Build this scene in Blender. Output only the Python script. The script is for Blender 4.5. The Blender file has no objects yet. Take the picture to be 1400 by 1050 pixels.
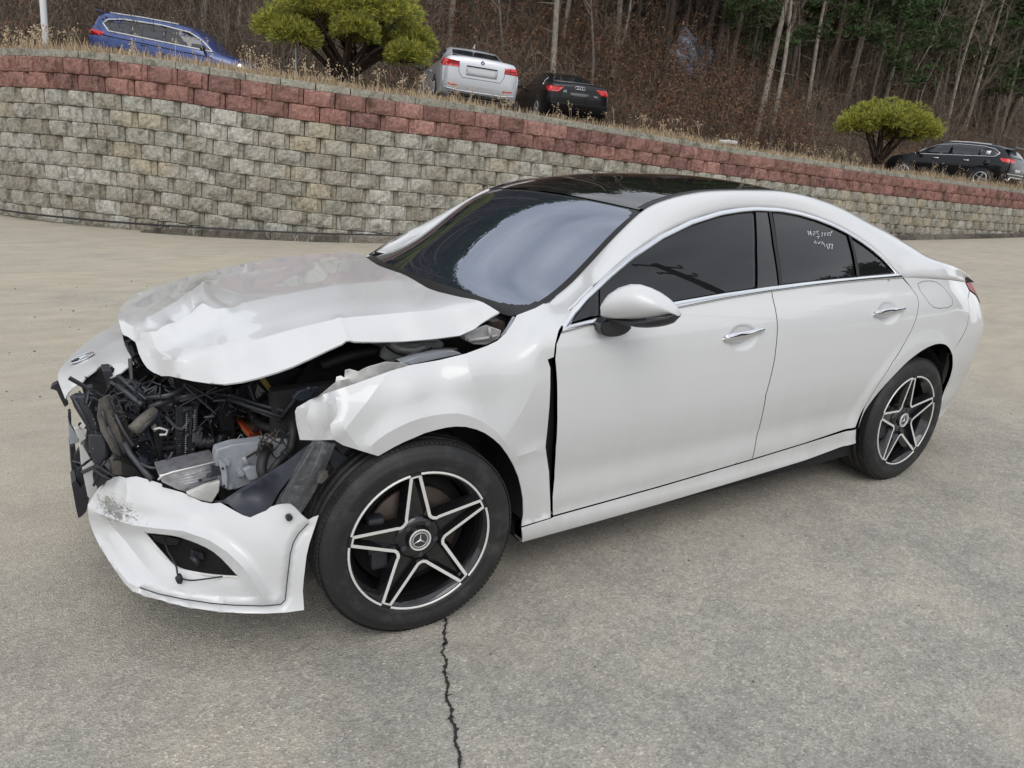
import bpy, bmesh, math, random, bisect
import numpy as np
from mathutils import Vector, Matrix
from mathutils.geometry import delaunay_2d_cdt
from mathutils.bvhtree import BVHTree
random.seed(7); np.random.seed(7)
SC = bpy.context.scene
COL = SC.collection
# ------------------------------------------------------------------ camera
CAM_POS = np.array([-0.9141, -2.8129, 1.5008])
YAW, PITCH, ROLL, FPX = 0.5734, 0.2994, 0.0600, 1007.0
_fw = np.array([math.sin(YAW)*math.cos(PITCH), math.cos(YAW)*math.cos(PITCH), -math.sin(PITCH)])
_r = np.cross(_fw, [0, 0, 1.0]); _r /= np.linalg.norm(_r)
_u = np.cross(_r, _fw)
CR = math.cos(ROLL)*_r + math.sin(ROLL)*_u
CU = -math.sin(ROLL)*_r + math.cos(ROLL)*_u
cd = bpy.data.cameras.new('camera'); cam = bpy.data.objects.new('camera', cd); COL.objects.link(cam)
cd.sensor_width = 36.0; cd.lens = FPX/1400*36; cd.clip_start = 0.05; cd.clip_end = 600
cam.matrix_world = Matrix(((CR[0], CU[0], -_fw[0], CAM_POS[0]), (CR[1], CU[1], -_fw[1], CAM_POS[1]), (CR[2], CU[2], -_fw[2], CAM_POS[2]), (0, 0, 0, 1)))
SC.camera = cam
# ------------------------------------------------------------------ light
SUN_EL, SUN_AZ = math.radians(48), math.radians(205)      # azimuth of the sun, measured from +Y towards +X
world = bpy.data.worlds.new('World'); SC.world = world; world.use_nodes = True
wn = world.node_tree; wn.nodes.clear()
def N(t, typ, loc=(0, 0), **kw):
    n = t.nodes.new(typ)
    for k, v in kw.items():
        if k in n.inputs: n.inputs[k].default_value = v
        else: setattr(n, k, v)
    return n
wo = N(wn, 'ShaderNodeOutputWorld'); bg = N(wn, 'ShaderNodeBackground', Strength=0.12)
sky = N(wn, 'ShaderNodeTexSky'); sky.sky_type = 'NISHITA'; sky.sun_disc = False
sky.sun_elevation = SUN_EL; sky.sun_rotation = SUN_AZ; sky.dust_density = 2.0
tc = N(wn, 'ShaderNodeTexCoord'); mp = N(wn, 'ShaderNodeMapping'); mp.inputs['Scale'].default_value = (1.2, 1.2, 3.2)
cl = N(wn, 'ShaderNodeTexNoise', Scale=1.5, Detail=3.5, Roughness=0.5)
cr1 = N(wn, 'ShaderNodeValToRGB')
cr1.color_ramp.elements[0].position = 0.32; cr1.color_ramp.elements[0].color = (3.9, 4.15, 4.5, 1)
cr1.color_ramp.elements[1].position = 0.66; cr1.color_ramp.elements[1].color = (8.2, 8.4, 8.6, 1)
mx = N(wn, 'ShaderNodeMix', data_type='RGBA'); mx.inputs['Factor'].default_value = 0.86
wn.links.new(tc.outputs['Generated'], mp.inputs['Vector']); wn.links.new(mp.outputs[0], cl.inputs['Vector'])
wn.links.new(cl.outputs['Fac'], cr1.inputs['Fac']); wn.links.new(sky.outputs[0], mx.inputs['A']); wn.links.new(cr1.outputs[0], mx.inputs['B'])
wn.links.new(mx.outputs['Result'], bg.inputs['Color']); wn.links.new(bg.outputs[0], wo.inputs['Surface'])
sd = bpy.data.lights.new('sun', 'SUN'); sd.energy = 0.9; sd.angle = math.radians(42); sd.color = (1.0, 0.96, 0.9)
so = bpy.data.objects.new('sun', sd); COL.objects.link(so)
_sd = Vector((math.sin(SUN_AZ)*math.cos(SUN_EL), math.cos(SUN_AZ)*math.cos(SUN_EL), math.sin(SUN_EL)))
so.rotation_euler = _sd.to_track_quat('Z', 'Y').to_euler()
SC.view_settings.view_transform = 'Standard'; SC.view_settings.look = 'None'
SC.view_settings.exposure = 0.42; SC.view_settings.gamma = 1.0; SC.view_settings.use_curve_mapping = False
SC.render.engine = 'CYCLES'

# ------------------------------------------------------------------ photo pixel -> place
def ray(px, py):
    return CAM_POS, _fw + (px-700)/FPX*CR - (py-525)/FPX*CU
def atx(px, py, x):
    c, d = ray(px, py); return c + (x-c[0])/d[0]*d
def aty(px, py, y):
    c, d = ray(px, py); return c + (y-c[1])/d[1]*d
def atz(px, py, z):
    c, d = ray(px, py); return c + (z-c[2])/d[2]*d
# ------------------------------------------------------------------ materials
def mat(name, col=(.5, .5, .5), rough=.5, metal=0., coat=0., coat_rough=.03, ior=1.5, spec=.5, alpha=1., var=0.0, vscale=8., bump=0., bscale=60., trans=0., emit=None):
    m = bpy.data.materials.new(name); m.use_nodes = True
    t = m.node_tree; b = t.nodes['Principled BSDF']
    b.inputs['Base Color'].default_value = (*col, 1); b.inputs['Roughness'].default_value = rough
    b.inputs['Metallic'].default_value = metal; b.inputs['Coat Weight'].default_value = coat
    b.inputs['Coat Roughness'].default_value = coat_rough; b.inputs['IOR'].default_value = ior
    b.inputs['Specular IOR Level'].default_value = spec; b.inputs['Alpha'].default_value = alpha
    b.inputs['Transmission Weight'].default_value = trans
    c = N(t, 'ShaderNodeTexCoord')
    if var > 0:
        n = N(t, 'ShaderNodeTexNoise', Scale=vscale, Detail=6.0, Roughness=.6)
        r = N(t, 'ShaderNodeValToRGB')
        r.color_ramp.elements[0].position = .3; r.color_ramp.elements[1].position = .7
        r.color_ramp.elements[0].color = (*[x*(1-var) for x in col], 1)
        r.color_ramp.elements[1].color = (*[min(1, x*(1+var)) for x in col], 1)
        t.links.new(c.outputs['Object'], n.inputs['Vector']); t.links.new(n.outputs['Fac'], r.inputs['Fac'])
        t.links.new(r.outputs[0], b.inputs['Base Color'])
    if bump > 0:
        n = N(t, 'ShaderNodeTexNoise', Scale=bscale, Detail=5.0); bp = N(t, 'ShaderNodeBump', Strength=bump, Distance=.01)
        t.links.new(c.outputs['Object'], n.inputs['Vector']); t.links.new(n.outputs['Fac'], bp.inputs['Height'])
        t.links.new(bp.outputs[0], b.inputs['Normal'])
    return m
M = {}
def white_paint(name):
    m = mat(name, (.61, .615, .622), .40, coat=.85, coat_rough=.045); t = m.node_tree; b = t.nodes['Principled BSDF']
    g = N(t, 'ShaderNodeNewGeometry'); s = N(t, 'ShaderNodeSeparateXYZ'); t.links.new(g.outputs['Position'], s.inputs[0])
    r = N(t, 'ShaderNodeMapRange'); r.inputs['From Min'].default_value = .62; r.inputs['From Max'].default_value = .18; r.inputs['To Max'].default_value = .34; t.links.new(s.outputs['Z'], r.inputs['Value'])
    n = N(t, 'ShaderNodeTexNoise', Scale=5., Detail=8., Roughness=.75); mp_ = N(t, 'ShaderNodeMapping'); mp_.inputs['Scale'].default_value = (1, 1, .35); t.links.new(g.outputs['Position'], mp_.inputs[0]); t.links.new(mp_.outputs[0], n.inputs['Vector'])
    r2 = N(t, 'ShaderNodeMapRange'); r2.inputs['From Min'].default_value = .35; r2.inputs['From Max'].default_value = .75; t.links.new(n.outputs['Fac'], r2.inputs['Value'])
    k = N(t, 'ShaderNodeMath', operation='MULTIPLY'); t.links.new(r.outputs[0], k.inputs[0]); t.links.new(r2.outputs[0], k.inputs[1])
    k2 = N(t, 'ShaderNodeMath', operation='MULTIPLY_ADD'); k2.inputs[1].default_value = .05; t.links.new(r2.outputs[0], k2.inputs[0]); t.links.new(k.outputs[0], k2.inputs[2])
    sp = N(t, 'ShaderNodeTexNoise', Scale=190., Detail=2.); t.links.new(g.outputs['Position'], sp.inputs['Vector']); r3 = N(t, 'ShaderNodeMapRange'); r3.inputs['From Min'].default_value = .74; r3.inputs['From Max'].default_value = .80; r3.inputs['To Max'].default_value = .35; t.links.new(sp.outputs['Fac'], r3.inputs['Value'])
    mx_ = N(t, 'ShaderNodeMath', operation='MAXIMUM'); t.links.new(k2.outputs[0], mx_.inputs[0]); t.links.new(r3.outputs[0], mx_.inputs[1])
    m1 = N(t, 'ShaderNodeMix', data_type='RGBA'); m1.inputs['A'].default_value = (.61, .615, .622, 1); m1.inputs['B'].default_value = (.36, .32, .26, 1); t.links.new(mx_.outputs[0], m1.inputs['Factor']); t.links.new(m1.outputs['Result'], b.inputs['Base Color'])
    rr = N(t, 'ShaderNodeMapRange'); rr.inputs['To Min'].default_value = .015; rr.inputs['To Max'].default_value = .5; t.links.new(k2.outputs[0], rr.inputs['Value']); t.links.new(rr.outputs[0], b.inputs['Coat Roughness'])
    return m
M['paint'] = white_paint('white_paint')
M['plastic'] = mat('black_plastic', (.022, .023, .028), .45, var=.3, vscale=14, bump=.15, bscale=200)
M['plastic_blue'] = mat('dark_plastic_panel', (.014, .017, .028), .42, var=.4, vscale=9)
M['plastic_grey'] = mat('grey_plastic', (.040, .042, .050), .36, var=.35, vscale=12)
M['dusty'] = mat('dusty_plastic', (.11, .10, .088), .7, var=.45, vscale=16, bump=.3)
M['gloss_black'] = mat('gloss_black', (.008, .008, .009), .06, coat=.6)
M['rubber'] = mat('rubber', (.016, .016, .017), .6)
M['chrome'] = mat('chrome', (.82, .83, .85), .10, metal=1.0)
M['alu'] = mat('machined_aluminium', (.74, .73, .71), .35, metal=.25)
M['rough_alu'] = mat('raw_aluminium', (.50, .50, .53), .38, metal=.75, var=.35, vscale=30, bump=.2)
M['apron'] = mat('grey_primer_metal', (.30, .32, .35), .5, var=.18, vscale=14, bump=.12)
M['inner_white'] = mat('inner_white_metal', (.58, .58, .56), .5, var=.2, vscale=20)
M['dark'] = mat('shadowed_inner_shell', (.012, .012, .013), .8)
M['disc'] = mat('rusty_brake_disc', (.085, .066, .055), .5, metal=.5, var=.3, vscale=20)
M['orange'] = mat('orange_filter_seal', (.72, .13, .045), .55, var=.2, vscale=30)
M['cream'] = mat('cream_filter_pleats', (.62, .53, .33), .8, var=.2, vscale=60, bump=.5, bscale=120)
M['red'] = mat('red_lamp', (.24, .004, .008), .35, spec=.15)
M['label'] = mat('pale_label', (.42, .44, .40), .6, var=.6, vscale=160)
M['ylabel'] = mat('yellow_label', (.50, .36, .10), .6, var=.5, vscale=160)
M['mark'] = mat('white_marker', (.75, .78, .82), .7)

# ------------------------------------------------------------------ object plumbing
def tag(o, label=None, cat=None, group=None, kind=None):
    if label: o['label'] = label
    if cat: o['category'] = cat
    if group: o['group'] = group
    if kind: o['kind'] = kind
    return o
def empty(name, loc, label, cat, group=None, rot=None):
    o = bpy.data.objects.new(name, None); COL.objects.link(o); o.location = loc
    if rot is not None: o.rotation_euler = rot
    o.empty_display_size = .2
    return tag(o, label, cat, group)
WORLDLOC = {}
def link(name, me, parent=None, local=False):
    o = bpy.data.objects.new(name, me); COL.objects.link(o)
    if parent is not None:
        o.parent = parent
        if not local:
            p, mt = parent, Matrix.Identity(4)
            while p is not None:
                mt = (p.matrix_basis if p.parent is None else p.matrix_parent_inverse @ p.matrix_basis) @ mt
                p = p.parent
            o.matrix_parent_inverse = mt.inverted()
    return o
def mk(name, V, F, m, parent=None, smooth=True, normals=None, mi=None, local=False):
    me = bpy.data.meshes.new(name)
    me.from_pydata([tuple(map(float, v)) for v in V], [], [tuple(int(i) for i in f) for f in F])
    for x in (m if isinstance(m, (list, tuple)) else [m]): me.materials.append(x)
    if mi is not None: me.polygons.foreach_set('material_index', np.asarray(mi, dtype=np.int32))
    if smooth: me.polygons.foreach_set('use_smooth', [True]*len(me.polygons))
    me.update()
    if normals is not None:
        try: me.normals_split_custom_set_from_vertices([tuple(map(float, n)) for n in normals])
        except Exception: pass
    return link(name, me, parent, local)
def mb(name, bm, m, parent=None, smooth=False, local=False, autos=None):
    bmesh.ops.recalc_face_normals(bm, faces=bm.faces)
    me = bpy.data.meshes.new(name); bm.to_mesh(me); bm.free()
    for x in (m if isinstance(m, (list, tuple)) else [m]): me.materials.append(x)
    if smooth:
        me.polygons.foreach_set('use_smooth', [True]*len(me.polygons))
        if autos: me.set_sharp_from_angle(angle=math.radians(autos))
    return link(name, me, parent, local)
def add_box(bm, c, s, R=None, bev=0.):
    g = bmesh.ops.create_cube(bm, size=1.0)['verts']
    for v in g:
        v.co = Vector((v.co.x*s[0], v.co.y*s[1], v.co.z*s[2]))
    if bev > 0:
        es = list({e for v in g for e in v.link_edges})
        r = bmesh.ops.bevel(bm, geom=es, offset=bev, segments=2, affect='EDGES', profile=.6)
        g = list({v for f in r['faces'] for v in f.verts} | {v for v in g if v.is_valid})
    for v in g:
        if R is not None: v.co = R @ v.co
        v.co += Vector(c)
    return g
def smooth_path(P, n=6):
    P = [np.array(p, float) for p in P]
    if len(P) < 3: return P
    out = []
    for i in range(len(P)-1):
        p0 = P[max(i-1, 0)]; p1 = P[i]; p2 = P[i+1]; p3 = P[min(i+2, len(P)-1)]
        for k in range(n):
            t = k/n
            out.append(.5*((2*p1)+(p2-p0)*t+(2*p0-5*p1+4*p2-p3)*t*t+(3*p1-p0-3*p2+p3)*t**3))
    out.append(P[-1]); return out
def add_tube(bm, P, r, sides=8, cap=True):
    P = [Vector(tuple(map(float, p))) for p in P]; rings = []
    rr = r if isinstance(r, (list, tuple, np.ndarray)) else [r]*len(P)
    up = Vector((0, 0, 1)); prev = None
    for i, p in enumerate(P):
        d = (P[min(i+1, len(P)-1)]-P[max(i-1, 0)])
        if d.length < 1e-9: d = Vector((0, 0, 1))
        d.normalize()
        if prev is None:
            a = d.orthogonal().normalized()
        else:
            a = prev - d*prev.dot(d)
            if a.length < 1e-6: a = d.orthogonal()
            a.normalize()
        prev = a; b = d.cross(a)
        rings.append([bm.verts.new(p+(a*math.cos(2*math.pi*k/sides)+b*math.sin(2*math.pi*k/sides))*float(rr[i])) for k in range(sides)])
    for i in range(len(rings)-1):
        for k in range(sides):
            bm.faces.new((rings[i][k], rings[i][(k+1) % sides], rings[i+1][(k+1) % sides], rings[i+1][k]))
    if cap and sides > 2:
        bm.faces.new(rings[0][::-1]); bm.faces.new(rings[-1])
def tube(name, P, r, m, parent=None, sides=8, sm=6):
    bm = bmesh.new(); add_tube(bm, smooth_path(P, sm) if sm else P, r, sides); return mb(name, bm, m, parent, True)
def pip(x, y, poly):
    c = False; j = len(poly)-1
    for i in range(len(poly)):
        xi, yi = poly[i]; xj, yj = poly[j]
        if (yi > y) != (yj > y) and x < (xj-xi)*(y-yi)/(yj-yi+1e-18)+xi: c = not c
        j = i
    return c
def resample(poly, step, closed=True):
    out = []; n = len(poly)
    for i in range(n if closed else n-1):
        a = np.array(poly[i], float); b = np.array(poly[(i+1) % n], float)
        k = max(1, int(math.ceil(np.linalg.norm(b-a)/step)))
        for q in range(k): out.append(tuple(a+(b-a)*q/k))
    if not closed: out.append(tuple(poly[-1]))
    return out
def curve2(P, n=5, closed=False):
    return [tuple(p) for p in smooth_path([(*p, 0.) for p in P], n)] if False else [tuple(q[:2]) for q in smooth_path([np.array([p[0], p[1], 0.]) for p in P], n)]
def inset_poly(poly, d):
    P = np.array(poly, float); n = len(P)
    area = .5*np.sum(P[:, 0]*np.roll(P[:, 1], -1)-np.roll(P[:, 0], -1)*P[:, 1]); s = 1 if area > 0 else -1
    out = []
    for i in range(n):
        e1 = P[i]-P[i-1]; e2 = P[(i+1) % n]-P[i]
        e1 /= max(np.linalg.norm(e1), 1e-9); e2 /= max(np.linalg.norm(e2), 1e-9)
        n1 = np.array([-e1[1], e1[0]])*s; n2 = np.array([-e2[1], e2[0]])*s
        b = n1+n2; l = np.linalg.norm(b)
        b = n1 if l < 1e-6 else b/l
        k = min(1/max(b@n1, .35), 2.5)
        out.append(tuple(P[i]+b*d*k))
    return out
def cdt(outline, holes, step, lines=(), extra=()):
    """fill a 2D outline (with holes) with triangles; returns verts, tris, list of boundary loops"""
    loops = [resample(outline, step)]+[resample(h, step*.6) for h in holes]
    V = []; E = []; L = []
    for lp in loops:
        s = len(V); V += [Vector((float(p[0]), float(p[1]))) for p in lp]; n = len(lp)
        E += [(s+i, s+(i+1) % n) for i in range(n)]; L.append(list(range(s, s+n)))
    A = np.array(outline); x0, y0 = A.min(0); x1, y1 = A.max(0)
    B = np.array([tuple(v) for v in V])
    for ln in lines:
        q = []; last = -9
        for ii, p in enumerate(resample(ln, step*.8, False)):
            if pip(p[0], p[1], outline) and not any(pip(p[0], p[1], h) for h in holes) and np.min(np.abs(B-[p[0], p[1]]).max(1)) > step*.35:
                V.append(Vector((float(p[0]), float(p[1]))))
                if last == ii-1: E.append((len(V)-2, len(V)-1))
                last = ii; q.append((p[0], p[1]))
        if q: B = np.vstack([B, q])
    for (ex, ey) in extra:
        if pip(ex, ey, outline) and np.min(np.abs(B[:len(loops[0])]-[ex, ey]).max(1)) > .004: V.append(Vector((ex, ey)))
    if len(extra): B = np.array([tuple(v) for v in V])
    row = 0; y = y0+step*.43
    while y < y1:
        x = x0+step*(.5 if row % 2 else .02)
        while x < x1:
            if pip(x, y, outline) and not any(pip(x, y, h) for h in holes) and np.min(np.abs(B-[x, y]).max(1)) > step*.42: V.append(Vector((x, y)))
            x += step
        y += step*.866; row += 1
    vo, eo, fo, ov, oe, of = delaunay_2d_cdt(V, E, [], 0, 1e-6)
    mp_ = {}
    for i, o in enumerate(ov):
        for q in o: mp_[q] = i
    tris = []
    for f in fo:
        c = sum((vo[i] for i in f), Vector((0, 0)))/len(f)
        if pip(c.x, c.y, outline) and not any(pip(c.x, c.y, h) for h in holes): tris.append(list(f))
    return [tuple(v) for v in vo], tris, [[mp_[i] for i in l] for l in L]
# ------------------------------------------------------------------ car side surface: half width W(x, z)
PZ = [.10, .17, .22, .27, .33, .42, .50, .58, .70, .80, .88, .93, .965, 1.0]+[1.04+.04*k for k in range(11)]
PW = [.78, .855, .872, .868, .875, .877, .893, .907, .914, .911, .903, .889, .871, .848]+[.8276-.48*.04*k-.42*((.03+.04*k)**2-.0009) for k in range(11)]
TX = [-.95, -.7, -.5, -.3, 0, .5, 1.5, 2.2, 2.73, 3.0, 3.2, 3.4, 3.55, 3.65, 3.72]
TW = [.42, .20, .10, .03, .004, 0, 0, .002, .006, .018, .038, .078, .130, .195, .29]
def _slopes(xs, ys):
    n = len(xs); m = [0.]*n
    for j in range(n):
        if j == 0: m[j] = (ys[1]-ys[0])/(xs[1]-xs[0])
        elif j == n-1: m[j] = (ys[-1]-ys[-2])/(xs[-1]-xs[-2])
        else:
            h0 = xs[j]-xs[j-1]; h1 = xs[j+1]-xs[j]
            m[j] = ((ys[j]-ys[j-1])/h0*h1+(ys[j+1]-ys[j])/h1*h0)/(h0+h1)
    return m
_mz = _slopes(PZ, PW); _mx = _slopes(TX, TW)
def spl(xs, ys, ms, x):
    if x <= xs[0]: return ys[0]+(x-xs[0])*ms[0]
    if x >= xs[-1]: return ys[-1]+(x-xs[-1])*ms[-1]
    i = bisect.bisect_right(xs, x)-1; h = xs[i+1]-xs[i]; t = (x-xs[i])/h
    return (2*t**3-3*t*t+1)*ys[i]+(t**3-2*t*t+t)*h*ms[i]+(-2*t**3+3*t*t)*ys[i+1]+(t**3-t*t)*h*ms[i+1]
def sst(a, b, x):
    t = min(1, max(0, (x-a)/(b-a))); return t*t*(3-2*t)
DENTS = [(1.392, .868, .090, .054, .017), (2.382, .903, .092, .054, .017)]     # bowls behind the door handles
def W(x, z):
    w = spl(PZ, PW, _mz, z)-spl(TX, TW, _mx, x)
    r = math.hypot(x-2.729, z-.33)                        # flare round the rear arch
    if r < .50 and z > .2: w += .012*(1-sst(.415, .475, r))
    if x > 2.9: w -= (.10*sst(.70, 1.02, z)+.03*sst(.42, .25, z))*sst(2.9, 3.5, x)
    for cx, cz, a, b, d in DENTS:
        q = ((x-cx)/a)**2+((z-cz)/b)**2
        if q < 1: w -= d*(1-q)**.75*sst(0, .35, 1-q)
    return w
def hitW(px, py, off=0.):
    c, d = ray(px, py)
    f = lambda t: (c[1]+t*d[1])+W(c[0]+t*d[0], c[2]+t*d[2])+off
    t = .9; prev = f(t)
    while t < 9:
        t += .02; v = f(t)
        if prev < 0 <= v: break
        prev = v
    else:
        print('MISS', px, py); return None
    a, b = t-.02, t
    for _ in range(30):
        m = (a+b)/2
        if f(m) < 0: a = m
        else: b = m
    return c+b*d
def xz(pts, off=0.):
    out = []
    for p in pts:
        h = hitW(p[0], p[1], off)
        if h is not None: out.append((h[0], h[2]))
    return out
def side_mesh(outline, holes=(), off=0., step=.03, thick=.02, flip=False):
    extra = [(cx+a*1.15*u, cz+b_*1.15*v) for cx, cz, a, b_, d_ in DENTS for u in np.linspace(-1, 1, 27) for v in np.linspace(-1, 1, 17)] if step < .028 else ()
    vo, tr, loops = cdt(outline, list(holes), step, (), extra)
    V = []; NN = []; F = []
    for (x, z) in vo:
        w = W(x, z)+off; e = .004
        dx = (W(x+e, z)-W(x-e, z))/(2*e); dz = (W(x, z+e)-W(x, z-e))/(2*e)
        n = np.array([-dx, -1.0, -dz]); n /= np.linalg.norm(n)
        V.append((x, -w, z)); NN.append(n)
    for f in tr:
        a, b, c = (np.array(V[i]) for i in f[:3])
        nn = np.cross(b-a, c-a)
        F.append(f if nn[1] < 0 else f[::-1])
    if thick > 0:
        for lp in loops:
            s = len(V); n = len(lp)
            lx = np.array([vo[i] for i in lp])
            for k, i in enumerate(lp):
                e = lx[(k+1) % n]-lx[k-1]; l = np.linalg.norm(e)+1e-9
                V.append(V[i]); NN.append((e[1]/l, 0, -e[0]/l))
            for k, i in enumerate(lp):
                q = np.array(V[i]); V.append((q[0], q[1]+thick, q[2])); NN.append(NN[s+k])
            for k in range(n): F.append((s+k, s+(k+1) % n, s+n+(k+1) % n, s+n+k))
    if flip:
        V = [(v[0], -v[1], v[2]) for v in V]; NN = [(n[0], -n[1], n[2]) for n in NN]; F = [tuple(f)[::-1] for f in F]
    return V, F, NN
def side_panel(name, outline, m, parent, holes=(), off=0., step=.03, thick=.02, gap=.0, both=True, label=None):
    if gap: outline = inset_poly(outline, gap); holes = [inset_poly(h, -gap) for h in holes]
    V, F, NN = side_mesh(outline, holes, off, step, thick)
    o = mk(name, V, F, m, parent, True, NN)
    if label: o['label'] = label
    o2 = None
    if both:
        V2 = [(v[0], -v[1], v[2]) for v in V]; N2 = [(n[0], -n[1], n[2]) for n in NN]; F2 = [tuple(f)[::-1] for f in F]
        o2 = mk(name, V2, F2, m, parent if both is True else both, True, N2)
    return o, o2
# ------------------------------------------------------------------ freely bent sheets: outline + known depths, thin plate between
def res3(px, py, mode, val):
    if mode == 'w': return hitW(px, py, val)
    return {'x': atx, 'y': aty, 'z': atz}[mode](px, py, val)
class TPS:
    def __init__(s, pts, vals, reg=1e-6):
        s.P = np.array(pts, float)/100.; n = len(pts)
        K = s.U(np.linalg.norm(s.P[:, None]-s.P[None], axis=2))+np.eye(n)*reg
        A = np.zeros((n+3, n+3)); A[:n, :n] = K; A[:n, n] = 1; A[:n, n+1:] = s.P; A[n, :n] = 1; A[n+1:, :n] = s.P.T
        s.c = np.linalg.solve(A, np.concatenate([vals, [0, 0, 0]]))
    @staticmethod
    def U(r): return np.where(r > 1e-9, r*r*np.log(np.maximum(r, 1e-9)), 0.)
    def __call__(s, Q):
        Q = np.array(Q, float)/100.; r = np.linalg.norm(Q[:, None]-s.P[None], axis=2); n = len(s.P)
        return s.U(r)@s.c[:n]+s.c[n]+Q@s.c[n+1:]
def pl_dist(Q, line):
    best = np.full(len(Q), 1e9)
    for a, b in zip(line[:-1], line[1:]):
        a = np.array(a, float); b = np.array(b, float); ab = b-a
        t = np.clip(((Q-a)@ab)/(ab@ab), 0, 1)
        best = np.minimum(best, np.linalg.norm(Q-(a+t[:, None]*ab), axis=1))
    return best
SURF = {}
def on_surf(name, px, py, up=0.):
    d = float(SURF[name](np.array([[px, py]]))[0])-up; return CAM_POS+d*ray(px, py)[1]
def free_panel(name, outline, ctrl, m, parent, step=8., thick=.0015, creases=(), holes=(), wob=0., wscale=40., reg=1e-5, edge=None, mi=None, label=None, cdir=None, sharp=.004):
    pts = [(c[0], c[1]) for c in ctrl]
    dep = [float((res3(*c)-CAM_POS)@_fw) for c in ctrl]
    f = TPS(pts, dep, reg)
    vo, tr, loops = cdt(outline, list(holes), step, [c[0] for c in creases])
    SURF[name] = f
    Q = np.array(vo); D = f(Q); LIFT = np.zeros(len(Q))
    for line, amt, wd in creases:
        d = pl_dist(Q, line); pf = amt*np.clip(1-d/wd, 0, 1)**1.12
        if cdir is None: D -= pf
        else: LIFT += pf
    if wob:
        rs = np.random.RandomState(len(vo)); 
        for k in range(6):
            a = rs.uniform(0, 6.28); fr = (1+k*.7)/wscale; D += wob/(1+k*.6)*np.sin((Q[:, 0]*math.cos(a)+Q[:, 1]*math.sin(a))*fr*2*math.pi+rs.uniform(0, 6))
    P = np.array([CAM_POS+d*ray(q[0], q[1])[1] for q, d in zip(Q, D)])
    if cdir is not None: P = P+LIFT[:, None]*np.array(cdir, float)
    F = []; vote = 0.
    for t in tr:                                          # same winding everywhere, near side outwards
        q0, q1, q2 = Q[t[0]], Q[t[1]], Q[t[2]]; ar = (q1[0]-q0[0])*(q2[1]-q0[1])-(q2[0]-q0[0])*(q1[1]-q0[1]); t = list(t) if ar > 0 else list(t)[::-1]
        if abs(ar) < 1e-4: continue
        F.append(t); a = P[t[0]]; vote += np.cross(P[t[1]]-a, P[t[2]]-a)@(a-CAM_POS)
    if vote > 0: F = [t[::-1] for t in F]
    VN = np.zeros_like(P)
    for t in F:
        nn = np.cross(P[t[1]]-P[t[0]], P[t[2]]-P[t[0]])
        for i in t: VN[i] += nn
    VN /= np.linalg.norm(VN, axis=1)[:, None]+1e-12
    n = len(P); B = P-VN*thick
    V = list(P)+list(B); FF = list(F)+[[i+n for i in t[::-1]] for t in F]
    for lp in loops:
        s = len(V); k = len(lp)
        V += [P[i] for i in lp]+[B[i] for i in lp]
        FF += [(s+i, s+(i+1) % k, s+k+(i+1) % k, s+k+i) for i in range(k)]
    if mi is None: o = mk(name, V, FF, m, parent, True)
    else:
        idx = [mi(sum(Q[i] for i in t)/3) for t in F]; idx = idx+idx+[0]*(len(FF)-2*len(F)); o = mk(name, V, FF, m, parent, True, mi=idx)
    if label: o['label'] = label
    if creases:                                           # folded metal: hard edge along every fold line
        on = np.zeros(len(V), bool); on[:len(Q)] = np.min([pl_dist(Q, ln) for ln, a_, w_ in creases if abs(a_) >= sharp], axis=0) < .25 if any(abs(a_) >= sharp for _, a_, _2 in creases) else False
        me = o.data; at = me.attributes.new('sharp_edge', 'BOOLEAN', 'EDGE') if 'sharp_edge' not in me.attributes else me.attributes['sharp_edge']
        ev = np.zeros(len(me.edges)*2, np.int32); me.edges.foreach_get('vertices', ev); ev = ev.reshape(-1, 2); at.data.foreach_set('value', on[ev[:, 0]] & on[ev[:, 1]])
    return o
def slab(name, pts, m, parent, ext=(0, .02, 0), bev=.002, y=None, label=None):
    """a plate whose near face passes through pixels pts=(px,py,y) and which has real thickness ext"""
    P = [aty(p[0], p[1], p[2] if len(p) > 2 else y) for p in pts]
    bm = bmesh.new(); a = [bm.verts.new(p) for p in P]; b = [bm.verts.new(p+np.array(ext)) for p in P]; n = len(P)
    bm.faces.new(a); bm.faces.new(b[::-1])
    for i in range(n): bm.faces.new((a[i], b[i], b[(i+1) % n], a[(i+1) % n]))
    if bev: bmesh.ops.bevel(bm, geom=list(bm.edges), offset=bev, segments=1, affect='EDGES')
    o = mb(name, bm, m, parent)
    if label: o['label'] = label
    return o
def bar(name, pts, r, m, parent, sides=4, sm=0):
    """a rod through (px,py,y)"""
    return tube(name, [aty(*p) for p in pts], r, m, parent, sides, sm)
def lathe_vf(prof, n, y_axis=True, a0=0., a1=2*math.pi):
    V = []; F = []; closed = abs(a1-a0-2*math.pi) < 1e-6; k = n if closed else n+1
    for j in range(k):
        a = a0+(a1-a0)*j/n; c, s = math.cos(a), math.sin(a)
        for (r, y) in prof: V.append((r*c, y, r*s))
    L = len(prof)
    for j in range(n):
        j2 = (j+1) % k
        for i in range(L-1): F.append((j*L+i, j2*L+i, j2*L+i+1, j*L+i+1))
    return V, F
def loft_vf(rows, flipf=False):
    n = len(rows[0]); V = [p for r in rows for p in r]; F = []
    for i in range(len(rows)-1):
        for j in range(n-1):
            f = (i*n+j, i*n+j+1, (i+1)*n+j+1, (i+1)*n+j); F.append(f[::-1] if flipf else f)
    return V, F
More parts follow.
